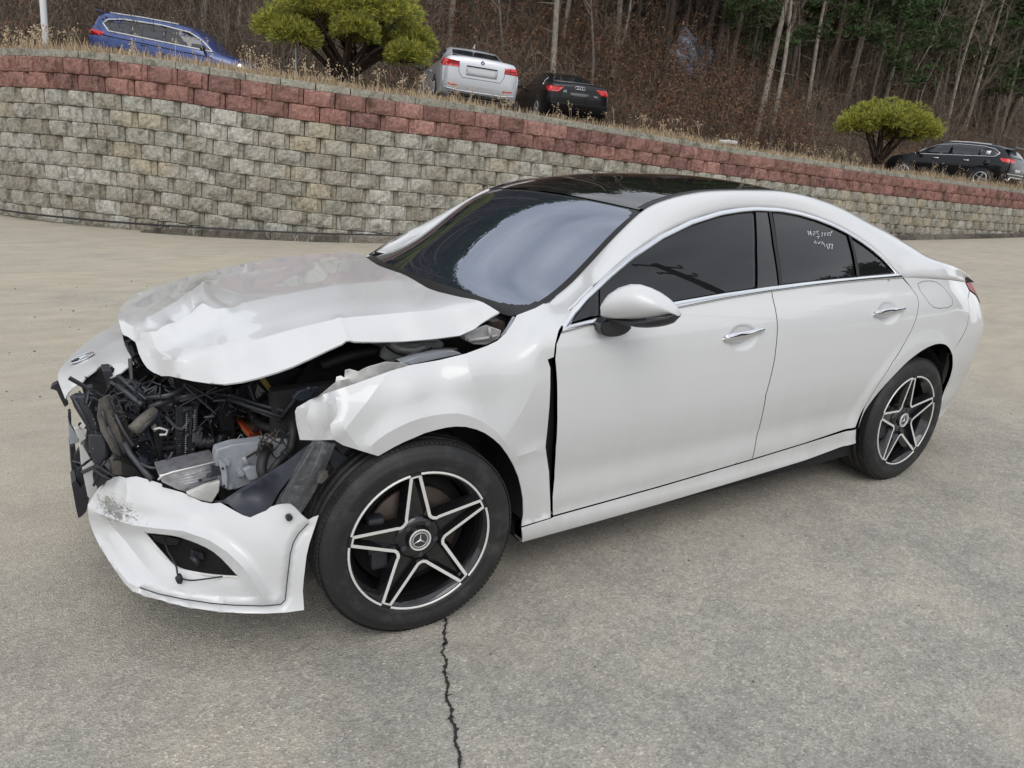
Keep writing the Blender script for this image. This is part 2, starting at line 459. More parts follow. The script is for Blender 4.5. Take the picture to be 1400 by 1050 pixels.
# ================================================================== GROUND
gm = bpy.data.materials.new('worn_asphalt'); gm.use_nodes = True; t = gm.node_tree; b = t.nodes['Principled BSDF']; L_ = t.links.new
geo = N(t, 'ShaderNodeNewGeometry')
def noise(sc, det, rough=.6, scale=(1, 1, 1)):
    mp_ = N(t, 'ShaderNodeMapping'); mp_.inputs['Scale'].default_value = scale; L_(geo.outputs['Position'], mp_.inputs[0])
    n = N(t, 'ShaderNodeTexNoise', Scale=sc, Detail=det, Roughness=rough); L_(mp_.outputs[0], n.inputs['Vector']); return n.outputs['Fac']
def ramp(src, stops):
    r = N(t, 'ShaderNodeValToRGB'); e = r.color_ramp.elements
    e[0].position = stops[0][0]; e[0].color = (*stops[0][1], 1); e[1].position = stops[-1][0]; e[1].color = (*stops[-1][1], 1)
    for p, c in stops[1:-1]:
        q = e.new(p); q.color = (*c, 1)
    L_(src, r.inputs['Fac']); return r.outputs[0]
def mixc(a, b_, f, bt='MIX'):
    m = N(t, 'ShaderNodeMix', data_type='RGBA', blend_type=bt)
    for s, k in ((a, 'A'), (b_, 'B')):
        if isinstance(s, tuple): m.inputs[k].default_value = (*s, 1)
        else: L_(s, m.inputs[k])
    if isinstance(f, float): m.inputs['Factor'].default_value = f
    else: L_(f, m.inputs['Factor'])
    return m.outputs['Result']
base = ramp(noise(.9, 8, .65), [(.3, (.262, .256, .245)), (.7, (.335, .328, .312))])
fine = ramp(noise(95, 4, .8), [(.30, (.35, .35, .35)), (.48, (.92, .92, .92)), (.62, (1.08, 1.08, 1.07)), (.75, (1.7, 1.68, 1.62))])
grain = ramp(noise(380, 3, .8), [(.3, (.55, .55, .55)), (.7, (1.4, 1.4, 1.4))])
c1 = mixc(base, fine, .55, 'MULTIPLY'); c1 = mixc(c1, grain, .45, 'MULTIPLY')
vo_ = N(t, 'ShaderNodeTexVoronoi', Scale=150.); L_(geo.outputs['Position'], vo_.inputs['Vector'])
sv = N(t, 'ShaderNodeSeparateColor'); L_(vo_.outputs['Color'], sv.inputs[0])
agg = ramp(sv.outputs[0], [(0, (.48, .48, .49)), (.25, (.80, .80, .80)), (.75, (1.12, 1.11, 1.09)), (.93, (1.35, 1.33, 1.28)), (1, (2.1, 2.05, 1.95))])
c1 = mixc(c1, agg, .42, 'MULTIPLY')
vo2 = N(t, 'ShaderNodeTexVoronoi', Scale=48.); L_(geo.outputs['Position'], vo2.inputs['Vector'])
sv2 = N(t, 'ShaderNodeSeparateColor'); L_(vo2.outputs['Color'], sv2.inputs[0])
c1 = mixc(c1, ramp(sv2.outputs[0], [(0, (.80, .80, .80)), (1, (1.2, 1.2, 1.2))]), .6, 'MULTIPLY')
c1 = mixc(c1, ramp(noise(2.2, 8, .72), [(.28, (.74, .74, .76)), (.5, (1., 1., 1.)), (.72, (1.20, 1.18, 1.13))]), .95, 'MULTIPLY')
# light sand blown over the far and left part
sandc = ramp(noise(2.2, 6, .6, (1, 2.6, 1)), [(.3, (.335, .305, .25)), (.7, (.43, .395, .335))])
sep = N(t, 'ShaderNodeSeparateXYZ'); L_(geo.outputs['Position'], sep.inputs[0])
def lin(src, a, b_, lo=0., hi=1.):
    m = N(t, 'ShaderNodeMapRange'); m.inputs['From Min'].default_value = a; m.inputs['From Max'].default_value = b_; m.inputs['To Min'].default_value = lo; m.inputs['To Max'].default_value = hi
    L_(src, m.inputs['Value']); return m.outputs[0]
def mth(op, a, b_):
    m = N(t, 'ShaderNodeMath', operation=op)
    for i, s in enumerate((a, b_)):
        if isinstance(s, float): m.inputs[i].default_value = s
        else: L_(s, m.inputs[i])
    return m.outputs[0]
my = lin(sep.outputs['Y'], -1.2, 1.6); mxx = lin(sep.outputs['X'], -.9, -2.2); mfar = lin(sep.outputs['X'], 3.6, 5.6)
msk = mth('MAXIMUM', mth('MAXIMUM', my, mth('MULTIPLY', mxx, lin(sep.outputs['Y'], -1.2, .2))), mth('MULTIPLY', mfar, lin(sep.outputs['Y'], -2.2, .3)))
blot = noise(.75, 7, .62, (.8, 1.5, 1)); streak = noise(.8, 7, .7, (.45, 1.3, 1))
msk = mth('MULTIPLY', msk, lin(mth('ADD', mth('MULTIPLY', blot, .6), mth('MULTIPLY', streak, .4)), .34, .62, .35, 1.))
c2 = mixc(c1, mixc(sandc, fine, .35, 'MULTIPLY'), msk)
# soft greyer bands and small sandy drifts near the camera
px_ = mth('SUBTRACT', sep.outputs['X'], -.62); py_ = mth('SUBTRACT', sep.outputs['Y'], -1.35)
rad_ = mth('SQRT', mth('ADD', mth('MULTIPLY', px_, px_), mth('MULTIPLY', mth('MULTIPLY', py_, py_), .45)), 0.)
dr0 = mth('MULTIPLY', lin(rad_, .42, .05, 0., .6), lin(noise(6, 6, .7), .38, .62))
c2 = mixc(c2, mixc(sandc, agg, .6, 'MULTIPLY'), dr0)
dr1 = lin(noise(.9, 8, .72, (1, 1, 1)), .50, .70, 0., .48); c2 = mixc(c2, mixc(sandc, fine, .5, 'MULTIPLY'), dr1)
spots = lin(noise(7, 3, .5), .72, .78, 0., .35); c2 = mixc(c2, (.20, .185, .16), spots)
c2 = mixc(c2, (1.21, 1.175, 1.11), 1., 'MULTIPLY')
L_(c2, b.inputs['Base Color']); b.inputs['Roughness'].default_value = .88; b.inputs['Specular IOR Level'].default_value = .25
bp = N(t, 'ShaderNodeBump', Strength=.28, Distance=.004); L_(mth('ADD', noise(120, 5, .8), mth('MULTIPLY', vo_.outputs['Distance'], 30.)), bp.inputs['Height']); L_(bp.outputs[0], b.inputs['Normal'])
def gz(x, y): return 0.
xs = [-300, -60, -20, -8, -3, 0, 4, 10, 30, 80, 300]; ys = [-300, -60, -20, -6, 0, 6, 12, 20, 60, 300]
V = [(x, y, -.06 if abs(x) > 100 else 0) for x in xs for y in ys]; F = [(i*len(ys)+j, (i+1)*len(ys)+j, (i+1)*len(ys)+j+1, i*len(ys)+j+1) for i in range(len(xs)-1) for j in range(len(ys)-1)]
tag(mk('ground', V, F, gm, None, False), kind='structure')
# long crack running to the camera, a sunken dark seam with chipped edges
M['crack'] = mat('crack_dirt', (.022, .021, .02), .95)
cp = [(607, 842), (611, 852), (606, 864), (610, 878), (604, 893), (611, 905), (607, 920), (613, 938), (609, 955), (618, 972), (617, 985), (624, 1000), (622, 1015), (629, 1032), (627, 1050), (634, 1075), (640, 1100)]
rs = random.Random(5); L3_ = []
pts = resample(cp, 2.2, False)
V = []; F = []
for i, p in enumerate(pts):
    q = atz(p[0]+rs.uniform(-1.1, 1.1), p[1], 0); w = rs.uniform(.0015, .0062)
    if rs.random() < .07: w *= 1.8
    V += [(q[0]-w, q[1], .004), (q[0]+w, q[1], .004)]
    if i: k = 2*i; F.append((k-2, k-1, k+1, k))
for a in (4, 11, 19, 41, 57, 70):
    if a < len(pts):
        q = atz(*pts[a], 0); s = rs.choice((-1, 1)); n0 = len(V)
        V += [(q[0], q[1]-.003, .004), (q[0], q[1]+.003, .004), (q[0]+s*rs.uniform(.015, .03), q[1]-rs.uniform(0, .03), .004)]; F.append((n0, n0+1, n0+2))
tag(mk('pavement_crack', V, F, M['crack'], None, False), kind='structure')
# loose stones and specks on the asphalt
M['stone'] = mat('loose_grit', (.12, .11, .10), .9, var=.5, vscale=3)
bm = bmesh.new()
for k in range(420):
    x = rs.uniform(-1.8, 6.5); y = rs.uniform(-2.6, 6.0); s = rs.uniform(.0015, .005)*(1+max(0, y)*.25)
    g = bmesh.ops.create_icosphere(bm, subdivisions=1, radius=s)['verts']
    for v in g: v.co = Vector((v.co.x*rs.uniform(.7, 1.3)+x, v.co.y*rs.uniform(.7, 1.3)+y, v.co.z*.6+s*.3))
tag(mb('loose_grit', bm, M['stone'], None), kind='stuff')
# ================================================================== RETAINING WALL, KERB, TERRACE
WP = [(-2.35, 24), (-2.3, 20), (-2.05, 16.5), (-1.5, 13.3), (-.31, 11.49), (.93, 10.42), (1.91, 9.78), (3.54, 9.12), (5.8, 8.86), (8.12, 8.80), (12.1, 8.7), (18.5, 8.55), (26, 8.9), (36, 10.0), (50, 13.0), (64, 17.5)]
WT = [2.72, 2.72, 2.70, 2.68, 2.67, 2.60, 2.49, 2.37, 2.27, 2.14, 1.92, 1.63, 1.38, 1.08, .80, .6]
_c = smooth_path([np.array([p[0], p[1], z]) for p, z in zip(WP, WT)], 12); _c = np.array(_c)
_s = np.r_[0, np.cumsum(np.linalg.norm(np.diff(_c[:, :2], axis=0), axis=1))]; WLEN = _s[-1]
def wall_at(s): return np.array([np.interp(s, _s, _c[:, k]) for k in range(3)])
def wall_dir(s):
    d = wall_at(min(WLEN, s+.15))-wall_at(max(0, s-.15)); return d/np.linalg.norm(d[:2])
def walltop(x, y):
    d = np.hypot(_c[:, 0]-x, _c[:, 1]-y); return float(_c[int(d.argmin()), 2]), float(d.min())
def stone_mat(name, stops, moss=.0, white=.3):
    m = bpy.data.materials.new(name); m.use_nodes = True; t = m.node_tree; b = t.nodes['Principled BSDF']; L_ = t.links.new
    tc_ = N(t, 'ShaderNodeTexCoord'); oi = N(t, 'ShaderNodeObjectInfo'); ge = N(t, 'ShaderNodeNewGeometry')
    ad_ = N(t, 'ShaderNodeMath', operation='ADD'); fr = N(t, 'ShaderNodeMath', operation='FRACT'); L_(oi.outputs['Random'], ad_.inputs[0]); L_(ge.outputs['Random Per Island'], ad_.inputs[1]); L_(ad_.outputs[0], fr.inputs[0])
    big = N(t, 'ShaderNodeTexNoise', Scale=.55, Detail=4.); L_(ge.outputs['Position'], big.inputs['Vector'])
    m1 = N(t, 'ShaderNodeMath', operation='MULTIPLY_ADD'); m1.inputs[1].default_value = .62; L_(fr.outputs[0], m1.inputs[0])
    m2 = N(t, 'ShaderNodeMapRange'); m2.inputs['From Min'].default_value = .3; m2.inputs['From Max'].default_value = .7; m2.inputs['To Max'].default_value = .58; L_(big.outputs['Fac'], m2.inputs['Value']); L_(m2.outputs[0], m1.inputs[2])
    r = N(t, 'ShaderNodeValToRGB'); e = r.color_ramp.elements
    e[0].position = 0; e[0].color = (*stops[0], 1); e[1].position = 1; e[1].color = (*stops[-1], 1)
    for i, c in enumerate(stops[1:-1]): q = e.new((i+1)/(len(stops)-1)); q.color = (*c, 1)
    L_(m1.outputs[0], r.inputs['Fac'])
    n1 = N(t, 'ShaderNodeTexNoise', Scale=26., Detail=7., Roughness=.75); L_(ge.outputs['Position'], n1.inputs['Vector'])
    r2 = N(t, 'ShaderNodeValToRGB'); r2.color_ramp.elements[0].position = .32; r2.color_ramp.elements[0].color = (.52, .51, .50, 1); r2.color_ramp.elements[1].position = .68; r2.color_ramp.elements[1].color = (1.42, 1.42, 1.40, 1); L_(n1.outputs['Fac'], r2.inputs['Fac'])
    mm = N(t, 'ShaderNodeMix', data_type='RGBA', blend_type='MULTIPLY'); mm.inputs['Factor'].default_value = 1.; L_(r.outputs[0], mm.inputs['A']); L_(r2.outputs[0], mm.inputs['B'])
    # pale lime streaks running down, and dark damp blotches
    mpp = N(t, 'ShaderNodeMapping'); mpp.inputs['Scale'].default_value = (5, 5, .9); L_(ge.outputs['Position'], mpp.inputs[0])
    n2 = N(t, 'ShaderNodeTexNoise', Scale=2.2, Detail=5., Roughness=.7); L_(mpp.outputs[0], n2.inputs['Vector'])
    s2 = N(t, 'ShaderNodeMapRange'); s2.inputs['From Min'].default_value = .58; s2.inputs['From Max'].default_value = .70; s2.inputs['To Max'].default_value = white; L_(n2.outputs['Fac'], s2.inputs['Value'])
    mw = N(t, 'ShaderNodeMix', data_type='RGBA'); mw.inputs['B'].default_value = (.55, .53, .50, 1); L_(s2.outputs[0], mw.inputs['Factor']); L_(mm.outputs['Result'], mw.inputs['A'])
    n3 = N(t, 'ShaderNodeTexNoise', Scale=5.5, Detail=6., Roughness=.65); L_(ge.outputs['Position'], n3.inputs['Vector'])
    s3 = N(t, 'ShaderNodeMapRange'); s3.inputs['From Min'].default_value = .50; s3.inputs['From Max'].default_value = .66; s3.inputs['To Max'].default_value = .85; L_(n3.outputs['Fac'], s3.inputs['Value'])
    md = N(t, 'ShaderNodeMix', data_type='RGBA', blend_type='MULTIPLY'); md.inputs['B'].default_value = (.42, .42, .40, 1); L_(s3.outputs[0], md.inputs['Factor']); L_(mw.outputs['Result'], md.inputs['A'])
    L_(md.outputs['Result'], b.inputs['Base Color']); b.inputs['Roughness'].default_value = .92; b.inputs['Specular IOR Level'].default_value = .2
    bp_ = N(t, 'ShaderNodeBump', Strength=.9, Distance=.012); n4 = N(t, 'ShaderNodeTexNoise', Scale=34., Detail=6., Roughness=.7); L_(ge.outputs['Position'], n4.inputs['Vector']); L_(n4.outputs['Fac'], bp_.inputs['Height']); L_(bp_.outputs[0], b.inputs['Normal'])
    return m
M['block'] = stone_mat('split_face_block', [(.21, .204, .172), (.40, .35, .265), (.37, .362, .325), (.275, .256, .207), (.45, .437, .395)])
M['redblock'] = stone_mat('red_split_face_block', [(.25, .128, .107), (.335, .182, .156), (.205, .116, .10), (.39, .218, .188)], white=.12)
M['coping'] = stone_mat('grey_coping', [(.27, .255, .215), (.35, .335, .285), (.30, .29, .25)], white=.2)
M['kerb'] = stone_mat('stained_kerb', [(.065, .060, .048), (.11, .10, .085), (.22, .20, .17)], white=.75)
BW, BH = .468, .2330
def block_vf(seed, w=BW, h=BH, cut=0.):
    rs = np.random.RandomState(seed); g = .004; ch = .045+.03*rs.rand(); cl = .045+.03*rs.rand()
    xs = [-w/2+g, -w/2+cl]+list(np.linspace(-w/2+cl+.012, w/2-ch-.012, 6))+[w/2-ch, w/2-g]; zs = [g, .018, .06, h*.5, h-.055, h-.018, h-g]
    zs = [min(z, h-g) for z in zs]; V = []; F = []
    for i, x in enumerate(xs):
        for j, z in enumerate(zs):
            core = 2 <= i <= 7; edge = j in (0, 6)
            y = 0
            if i in (0, 9): y = .034
            elif i in (1, 8): y = .006
            else: y = -.022-.018*rs.rand() + ((.026 if j == 0 else .016) if edge else (.012 if j == 1 else (.005 if j == 5 else 0)))
            if edge and not core: y += .004
            V.append((x+(rs.uniform(-.008, .008) if core else 0), y, z+(rs.uniform(-.005, .005) if 0 < j < 6 else 0)))
    nx, nz_ = len(xs), len(zs)
    for i in range(nx-1):
        for j in range(nz_-1): F.append((i*nz_+j, (i+1)*nz_+j, (i+1)*nz_+j+1, i*nz_+j+1))
    n0 = len(V); d = .22
    ring = [i*nz_ for i in range(nx)]+[(nx-1)*nz_+j for j in range(1, nz_)]+[i*nz_+nz_-1 for i in range(nx-2, -1, -1)]+[j for j in range(nz_-2, 0, -1)]
    for k in ring: V.append((V[k][0]*.98, d, V[k][2]))
    m_ = len(ring)
    for k in range(m_): F.append((ring[(k+1) % m_], ring[k], n0+k, n0+(k+1) % m_))
    return V, F
WALL = empty('retaining_wall', tuple(wall_at(12)[:2])+(0,), 'long curved retaining wall of split concrete blocks, red top courses over grey, behind the cars', 'wall')
WALL['label'] = 'long curved retaining wall of grey split blocks with two red courses behind the white car'
variants = []
for mname in ('block', 'redblock'):
    L = []
    for k in range(7):
        V, F = block_vf(k+10*(mname == 'redblock')); me = bpy.data.meshes.new('block'); me.from_pydata(V, [], F); me.materials.append(M[mname]); me.update(); L.append(me)
    variants.append(L)
cand = []; NR = 12
for r in range(NR):
    s = (.5 if r % 2 else 0.)*BW+.1
    while s < WLEN-.3:
        c = wall_at(s); z = c[2]-.11-(r+1)*BH
        if z > -BH*.97:
            d = wall_dir(s); cand.append((math.hypot(c[0]-CAM_POS[0], c[1]-CAM_POS[1])+r*.02, s, r, c, z, d))
        s += BW
# the camera side: rank by distance, pieces hidden behind the car or the curb sink in rank
def hidden(c, z):
    v = np.array([c[0], c[1], z+.1])-CAM_POS; dz = v@_fw; px = 700+FPX*(v@CR)/dz; py = 525-FPX*(v@CU)/dz
    if px < -20 or px > 1420 or dz < 0: return True
    return py > np.interp(px, [500, 690, 740, 900, 1070, 1240, 1300], [340, 262, 246, 245, 262, 335, 400]) if 500 < px < 1300 else False
cand.sort(key=lambda q: q[0]+(1000 if hidden(q[3], q[4]) else 0))
rs = random.Random(11); farV = {0: ([], []), 1: ([], [])}
def block_matrix(c, z, d, r):
    yaw = math.atan2(d[1], d[0]); slope = math.atan2(d[2], 1.0)
    n = np.array([d[1], -d[0]])            # outward (towards the yard)
    off_ = (12-r)*.010
    jit = rs.uniform(-.004, .004)
    return Matrix.Translation((c[0]+n[0]*(off_+jit), c[1]+n[1]*(off_+jit), z)) @ Matrix.Rotation(yaw, 4, 'Z') @ Matrix.Rotation(-slope, 4, 'Y')
inv = Matrix.Translation(WALL.location).inverted()
for i, (dist, s, r, c, z, d) in enumerate(cand):
    if d[0]*0+r < 2: kind_ = 1
    else: kind_ = 0
    Mx = block_matrix(c, z, d, r)
    sx = 1.0
    if i < 300:
        o = bpy.data.objects.new('block', rs.choice(variants[kind_])); COL.objects.link(o); o.parent = WALL; o.matrix_parent_inverse = inv; o.matrix_basis = Mx
    else:
        me = rs.choice(variants[kind_]); V, F = farV[kind_]; n0 = len(V)
        V += [tuple(Mx @ v.co) for v in me.vertices]; F += [tuple(n0+k for k in p.vertices) for p in me.polygons]
for k, (V, F) in farV.items():
    o = mk('block_courses', V, F, M['redblock' if k else 'block'], WALL, False); o['kind'] = 'stuff'
# dark earth core behind the joints
rows = []
for s in np.linspace(0, WLEN, 150):
    c = wall_at(s); d = wall_dir(s); n = np.array([d[1], -d[0]])
    rows.append([(c[0]-n[0]*.01, c[1]-n[1]*.01, -.2), (c[0]-n[0]*.06, c[1]-n[1]*.06, c[2]-.10)])
V, F = loft_vf(rows, True); mk('joint_backing', V, F, M['dark'], WALL, False)
# coping stones
def cope_mesh(seed):
    r2 = np.random.RandomState(seed); bm = bmesh.new(); add_box(bm, (0, .11, .055), (.512, .32, .108), None, .008)
    for v in bm.verts: v.co += Vector((0, r2.uniform(-.003, .003), r2.uniform(-.003, .003)))
    bmesh.ops.recalc_face_normals(bm, faces=bm.faces); me = bpy.data.meshes.new('coping_stone'); bm.to_mesh(me); bm.free(); me.materials.append(M['coping']); return me
cms = [cope_mesh(k) for k in range(5)]; s = .1; rs = random.Random(4)
while s < WLEN-.3:
    c = wall_at(s); d = wall_dir(s); n = np.array([d[1], -d[0]]); o = bpy.data.objects.new('coping_stone', rs.choice(cms)); COL.objects.link(o); o.parent = WALL; o.matrix_parent_inverse = inv
    o.matrix_basis = Matrix.Translation((c[0]+n[0]*.045, c[1]+n[1]*.045, c[2]-.11)) @ Matrix.Rotation(math.atan2(d[1], d[0])+rs.uniform(-.006, .006), 4, 'Z') @ Matrix.Rotation(-math.atan2(d[2], 1.0), 4, 'Y'); s += .517
# black hose along the foot of the wall
hp = []
for s in np.linspace(4, 22, 40):
    c = wall_at(s); d = wall_dir(s); n = np.array([d[1], -d[0]]); hp.append((c[0]+n[0]*.17, c[1]+n[1]*.17, .12 if s > 9.5 else .12+.02*(9.5-s)))
tag(tube('drain_hose', hp, .016, M['rubber'], None, 8, 0), 'thin black hose running along the foot of the block wall', 'hose')
# kerb with joints and a ramped end
s0 = None
for s in np.arange(0, WLEN, .05):
    c = wall_at(s)
    if c[0] > .55: s0 = s; break
bm = bmesh.new(); s = s0
while s < WLEN-1.2:
    L = 1.02; ring = []
    for q in np.linspace(s+.006, s+L-.006, 5):
        c = wall_at(q); d = wall_dir(q); n = np.array([d[1], -d[0]]); h = .115*min(1, .15+(q-s0)/.45)
        f = lambda o_, z: bm.verts.new((c[0]+n[0]*o_, c[1]+n[1]*o_, z))
        ring.append([f(.12, -.02), f(.12, h), f(.27, h), f(.292, h-.02), f(.31, -.02)])
    for a, b_ in zip(ring[:-1], ring[1:]):
        for k in range(4): bm.faces.new((a[k], a[k+1], b_[k+1], b_[k]))
    bm.faces.new(ring[0]); bm.faces.new(ring[-1][::-1]); s += L
tag(mb('kerb', bm, M['kerb'], None), kind='structure')
# ---- terrace and hillside
def yfoot(x): return float(np.interp(x, [-40, 0, 8, 14, 22, 40, 80, 130], [27, 25, 22, 20, 17.5, 17.5, 24, 34]))
def terr(x, y):
    z, d = walltop(x, y); yw = float(np.interp(x, [-2.3]+[p[0] for p in WP[4:]], [13.3]+[p[1] for p in WP[4:]]))
    q = z-.03+.030*max(0, y-yw)*sst(-1, 3, x)+.03*max(0, y-yw)*(1-sst(-1, 3, x))*.5
    q += .12*math.exp(-((x-12.4)**2+(y-16.4)**2)/8)
    yf = yfoot(x)
    if y > yf: q += .53*(y-yf)+.9*(1-math.exp(-(y-yf)/5))
    q += .05*math.sin(x*1.3+y*.7)+.04*math.sin(x*.6-y*1.9)
    return q
lm = mat('leaf_litter', (.075, .056, .040), .95, var=.6, vscale=2.5, bump=.8, bscale=14, spec=.1)
V = []; F = []; UU = np.r_[np.linspace(0, WLEN, 130)]; TT = [.15, .5, 1, 1.8, 3, 5, 7, 9, 11, 13, 15, 18, 21, 25, 30, 36, 44, 55, 70, 90, 120, 170]
for u in UU:
    c = wall_at(u); d = wall_dir(u); n = np.array([-d[1], d[0]])
    n = n*1.0; f = sst(2, 12, u)
    # fan outward to the back
    dirv = np.array([-.9, .43])*(1-f)+np.array([0.02+2.2*sst(24, 62, u), 1.])*f if 1 else n
    dirv = dirv/np.linalg.norm(dirv)
    for t_ in TT:
        p = c[:2]+(n*min(t_, 1.5)+dirv*max(0, t_-1.5)); V.append((p[0], p[1], terr(p[0], p[1]) if t_ > .2 else c[2]-.04))
nt = len(TT)
for i in range(len(UU)-1):
    for j in range(nt-1): F.append((i*nt+j, (i+1)*nt+j, (i+1)*nt+j+1, i*nt+j+1))
tag(mk('hillside', V, F, lm, None, True), kind='structure')
# ---- dry grass, built in quantity
M['drygrass'] = mat('dry_grass', (.36, .27, .16), .9, spec=.1)
def islmat(name, cols, rough=.9, trans=0.):
    m = bpy.data.materials.new(name); m.use_nodes = True; t = m.node_tree; b = t.nodes['Principled BSDF']; g_ = N(t, 'ShaderNodeNewGeometry'); r = N(t, 'ShaderNodeValToRGB'); e = r.color_ramp.elements
    e[0].position = 0; e[0].color = (*cols[0], 1); e[1].position = 1; e[1].color = (*cols[-1], 1)
    for i, c in enumerate(cols[1:-1]): q = e.new((i+1)/(len(cols)-1)); q.color = (*c, 1)
    t.links.new(g_.outputs['Random Per Island'], r.inputs['Fac']); t.links.new(r.outputs[0], b.inputs['Base Color']); b.inputs['Roughness'].default_value = rough; b.inputs['Specular IOR Level'].default_value = .15
    return m
M['drygrass'] = islmat('dry_grass', [(.28, .20, .12), (.46, .36, .23), (.58, .48, .34), (.38, .28, .17), (.24, .15, .10)])
def mesh_np(name, V, F, m, parent=None, kind='stuff'):
    me = bpy.data.meshes.new(name); V = np.asarray(V, np.float32); F = np.asarray(F, np.int32); k = F.shape[1]
    me.vertices.add(len(V)); me.vertices.foreach_set('co', V.ravel()); me.loops.add(F.size); me.loops.foreach_set('vertex_index', F.ravel())
    me.polygons.add(len(F)); me.polygons.foreach_set('loop_start', np.arange(len(F), dtype=np.int32)*k); me.polygons.foreach_set('loop_total', np.full(len(F), k, np.int32))
    me.materials.append(m); me.update(calc_edges=True); me.validate(); o = link(name, me, parent)
    if kind: o['kind'] = kind
    return o
def grass(n, spots, hmin, hmax, w, name, m):
    R = np.random.RandomState(3); B = []
    for k in range(n): B.append(spots(R))
    B = np.array(B); a = R.uniform(0, 6.28, n); h = R.uniform(hmin, hmax, n)*R.uniform(.5, 1, n); ln = R.uniform(0, .45, n)*h
    dx = np.cos(a)*w/2; dy = np.sin(a)*w/2; la = R.uniform(0, 6.28, n)
    p0 = B+np.c_[dx, dy, 0*h-.02]; p1 = B-np.c_[dx, dy, 0*h+.02]
    m0 = B+np.c_[np.cos(la)*ln*.35+dx*.8, np.sin(la)*ln*.35+dy*.8, h*.6]; m1 = B+np.c_[np.cos(la)*ln*.35-dx*.8, np.sin(la)*ln*.35-dy*.8, h*.6]
    t_ = B+np.c_[np.cos(la)*ln+dx*.3, np.sin(la)*ln+dy*.3, h]; t2 = B+np.c_[np.cos(la)*ln-dx*.3, np.sin(la)*ln-dy*.3, h]
    V = np.stack([p0, p1, m0, m1, t_, t2], 1).reshape(-1, 3); i = np.arange(n)[:, None]*6
    F = np.concatenate([i+np.array([[0, 1, 3, 2]]), i+np.array([[2, 3, 5, 4]])])
    return mesh_np(name, V, F, m)
def spot_edge(R):
    s = 3+(WLEN-5)*R.rand()**1.25; c = wall_at(s); d = wall_dir(s); t_ = .22+abs(R.normal(0, .55)); x = c[0]-d[1]*t_; y = c[1]+d[0]*t_
    return (x, y, terr(x, y) if t_ > .5 else c[2]-.03)
def spot_far(R):
    s = 3+(WLEN-5)*R.rand()**1.1; c = wall_at(s); d = wall_dir(s); t_ = R.uniform(.5, 9); x = c[0]-d[1]*t_; y = c[1]+d[0]*t_; return (x, y, terr(x, y))
grass(34000, spot_edge, .05, .22, .012, 'dry_grass', M['drygrass'])
grass(26000, spot_far, .08, .30, .020, 'dry_grass', M['drygrass'])
# seed heads: taller weeds in tufts
def weeds():
    R = np.random.RandomState(9); V = []; F = []
    for k in range(380):
        b = spot_edge(R) if k % 3 else spot_far(R)
        for q in range(R.randint(2, 6)):
            x = b[0]+R.normal(0, .05); y = b[1]+R.normal(0, .05); h = R.uniform(.15, .42); la = R.uniform(0, 6.28); l = R.uniform(0, .18)
            P = [np.array([x+math.cos(la)*l*f*f, y+math.sin(la)*l*f*f, b[2]+h*f]) for f in (0, .35, .7, 1)]
            for a, c in zip(P[:-1], P[1:]):
                i = len(V); V += [a+[.003, 0, 0], a-[.003, 0, 0], c-[.003, 0, 0], c+[.003, 0, 0]]; F.append((i, i+1, i+2, i+3))
            for z in range(7):
                c = P[-1]+R.normal(0, .022, 3)*[1, 1, 1.6]; s = R.uniform(.006, .014); i = len(V); V += [c+[s, 0, 0], c+[0, 0, s], c-[s, 0, 0], c-[0, s*.5, s]]; F.append((i, i+1, i+2, i+3))
    mesh_np('dry_weeds', V, F, M['drygrass'])
weeds()
# ================================================================== FOREST
GT = math.radians(2.9)                       # true vertical leans this much towards +X in car coordinates
UPV = np.array([math.sin(GT), 0, math.cos(GT)])
M['bark'] = mat('grey_bark', (.15, .128, .108), .9, var=.4, vscale=6, bump=.6, bscale=20, spec=.1)
M['bark2'] = mat('pale_bark', (.27, .238, .20), .9, var=.35, vscale=6, bump=.6, bscale=20, spec=.1)
M['barkdark'] = mat('dark_bark', (.060, .045, .036), .95, var=.4, vscale=8, bump=.6, bscale=20, spec=.1)
M['needle'] = islmat('pine_needles', [(.040, .066, .026), (.060, .100, .036), (.085, .130, .050), (.050, .080, .030)], .8)
M['twig'] = islmat('bare_twigs', [(.055, .043, .034), (.105, .082, .064), (.26, .21, .17), (.075, .054, .040)])
M['russet'] = islmat('russet_leaves', [(.09, .048, .030), (.16, .080, .048), (.26, .135, .080), (.075, .042, .028)])
class Acc:
    def __init__(s): s.V = []; s.F = []
    def seg(s, a, b, ra, rb, sides=3):
        d = b-a; l = np.linalg.norm(d)
        if l < 1e-6: return
        d = d/l; u = np.cross(d, [.3, .2, .93]); u /= np.linalg.norm(u)+1e-9; v = np.cross(d, u); n = len(s.V)
        for (p, r) in ((a, ra), (b, rb)):
            for k in range(sides):
                q = 2*math.pi*k/sides; s.V.append(p+(u*math.cos(q)+v*math.sin(q))*r)
        for k in range(sides): s.F.append((n+k, n+(k+1) % sides, n+sides+(k+1) % sides, n+sides+k))
    def rib(s, a, b, w, R):
        d = b-a; u = np.cross(d, R.normal(0, 1, 3)); u = u/(np.linalg.norm(u)+1e-9)*w; n = len(s.V); s.V += [a+u, a-u, b-u*.6, b+u*.6]; s.F.append((n, n+1, n+2, n+3))
    def mesh(s, name, m):
        me = bpy.data.meshes.new(name); V = np.asarray(s.V, np.float32); F = np.asarray(s.F, np.int32); k = F.shape[1]
        me.vertices.add(len(V)); me.vertices.foreach_set('co', V.ravel()); me.loops.add(F.size); me.loops.foreach_set('vertex_index', F.ravel())
        me.polygons.add(len(F)); me.polygons.foreach_set('loop_start', np.arange(len(F), dtype=np.int32)*k); me.polygons.foreach_set('loop_total', np.full(len(F), k, np.int32))
        me.materials.append(m); me.update(calc_edges=True); return me
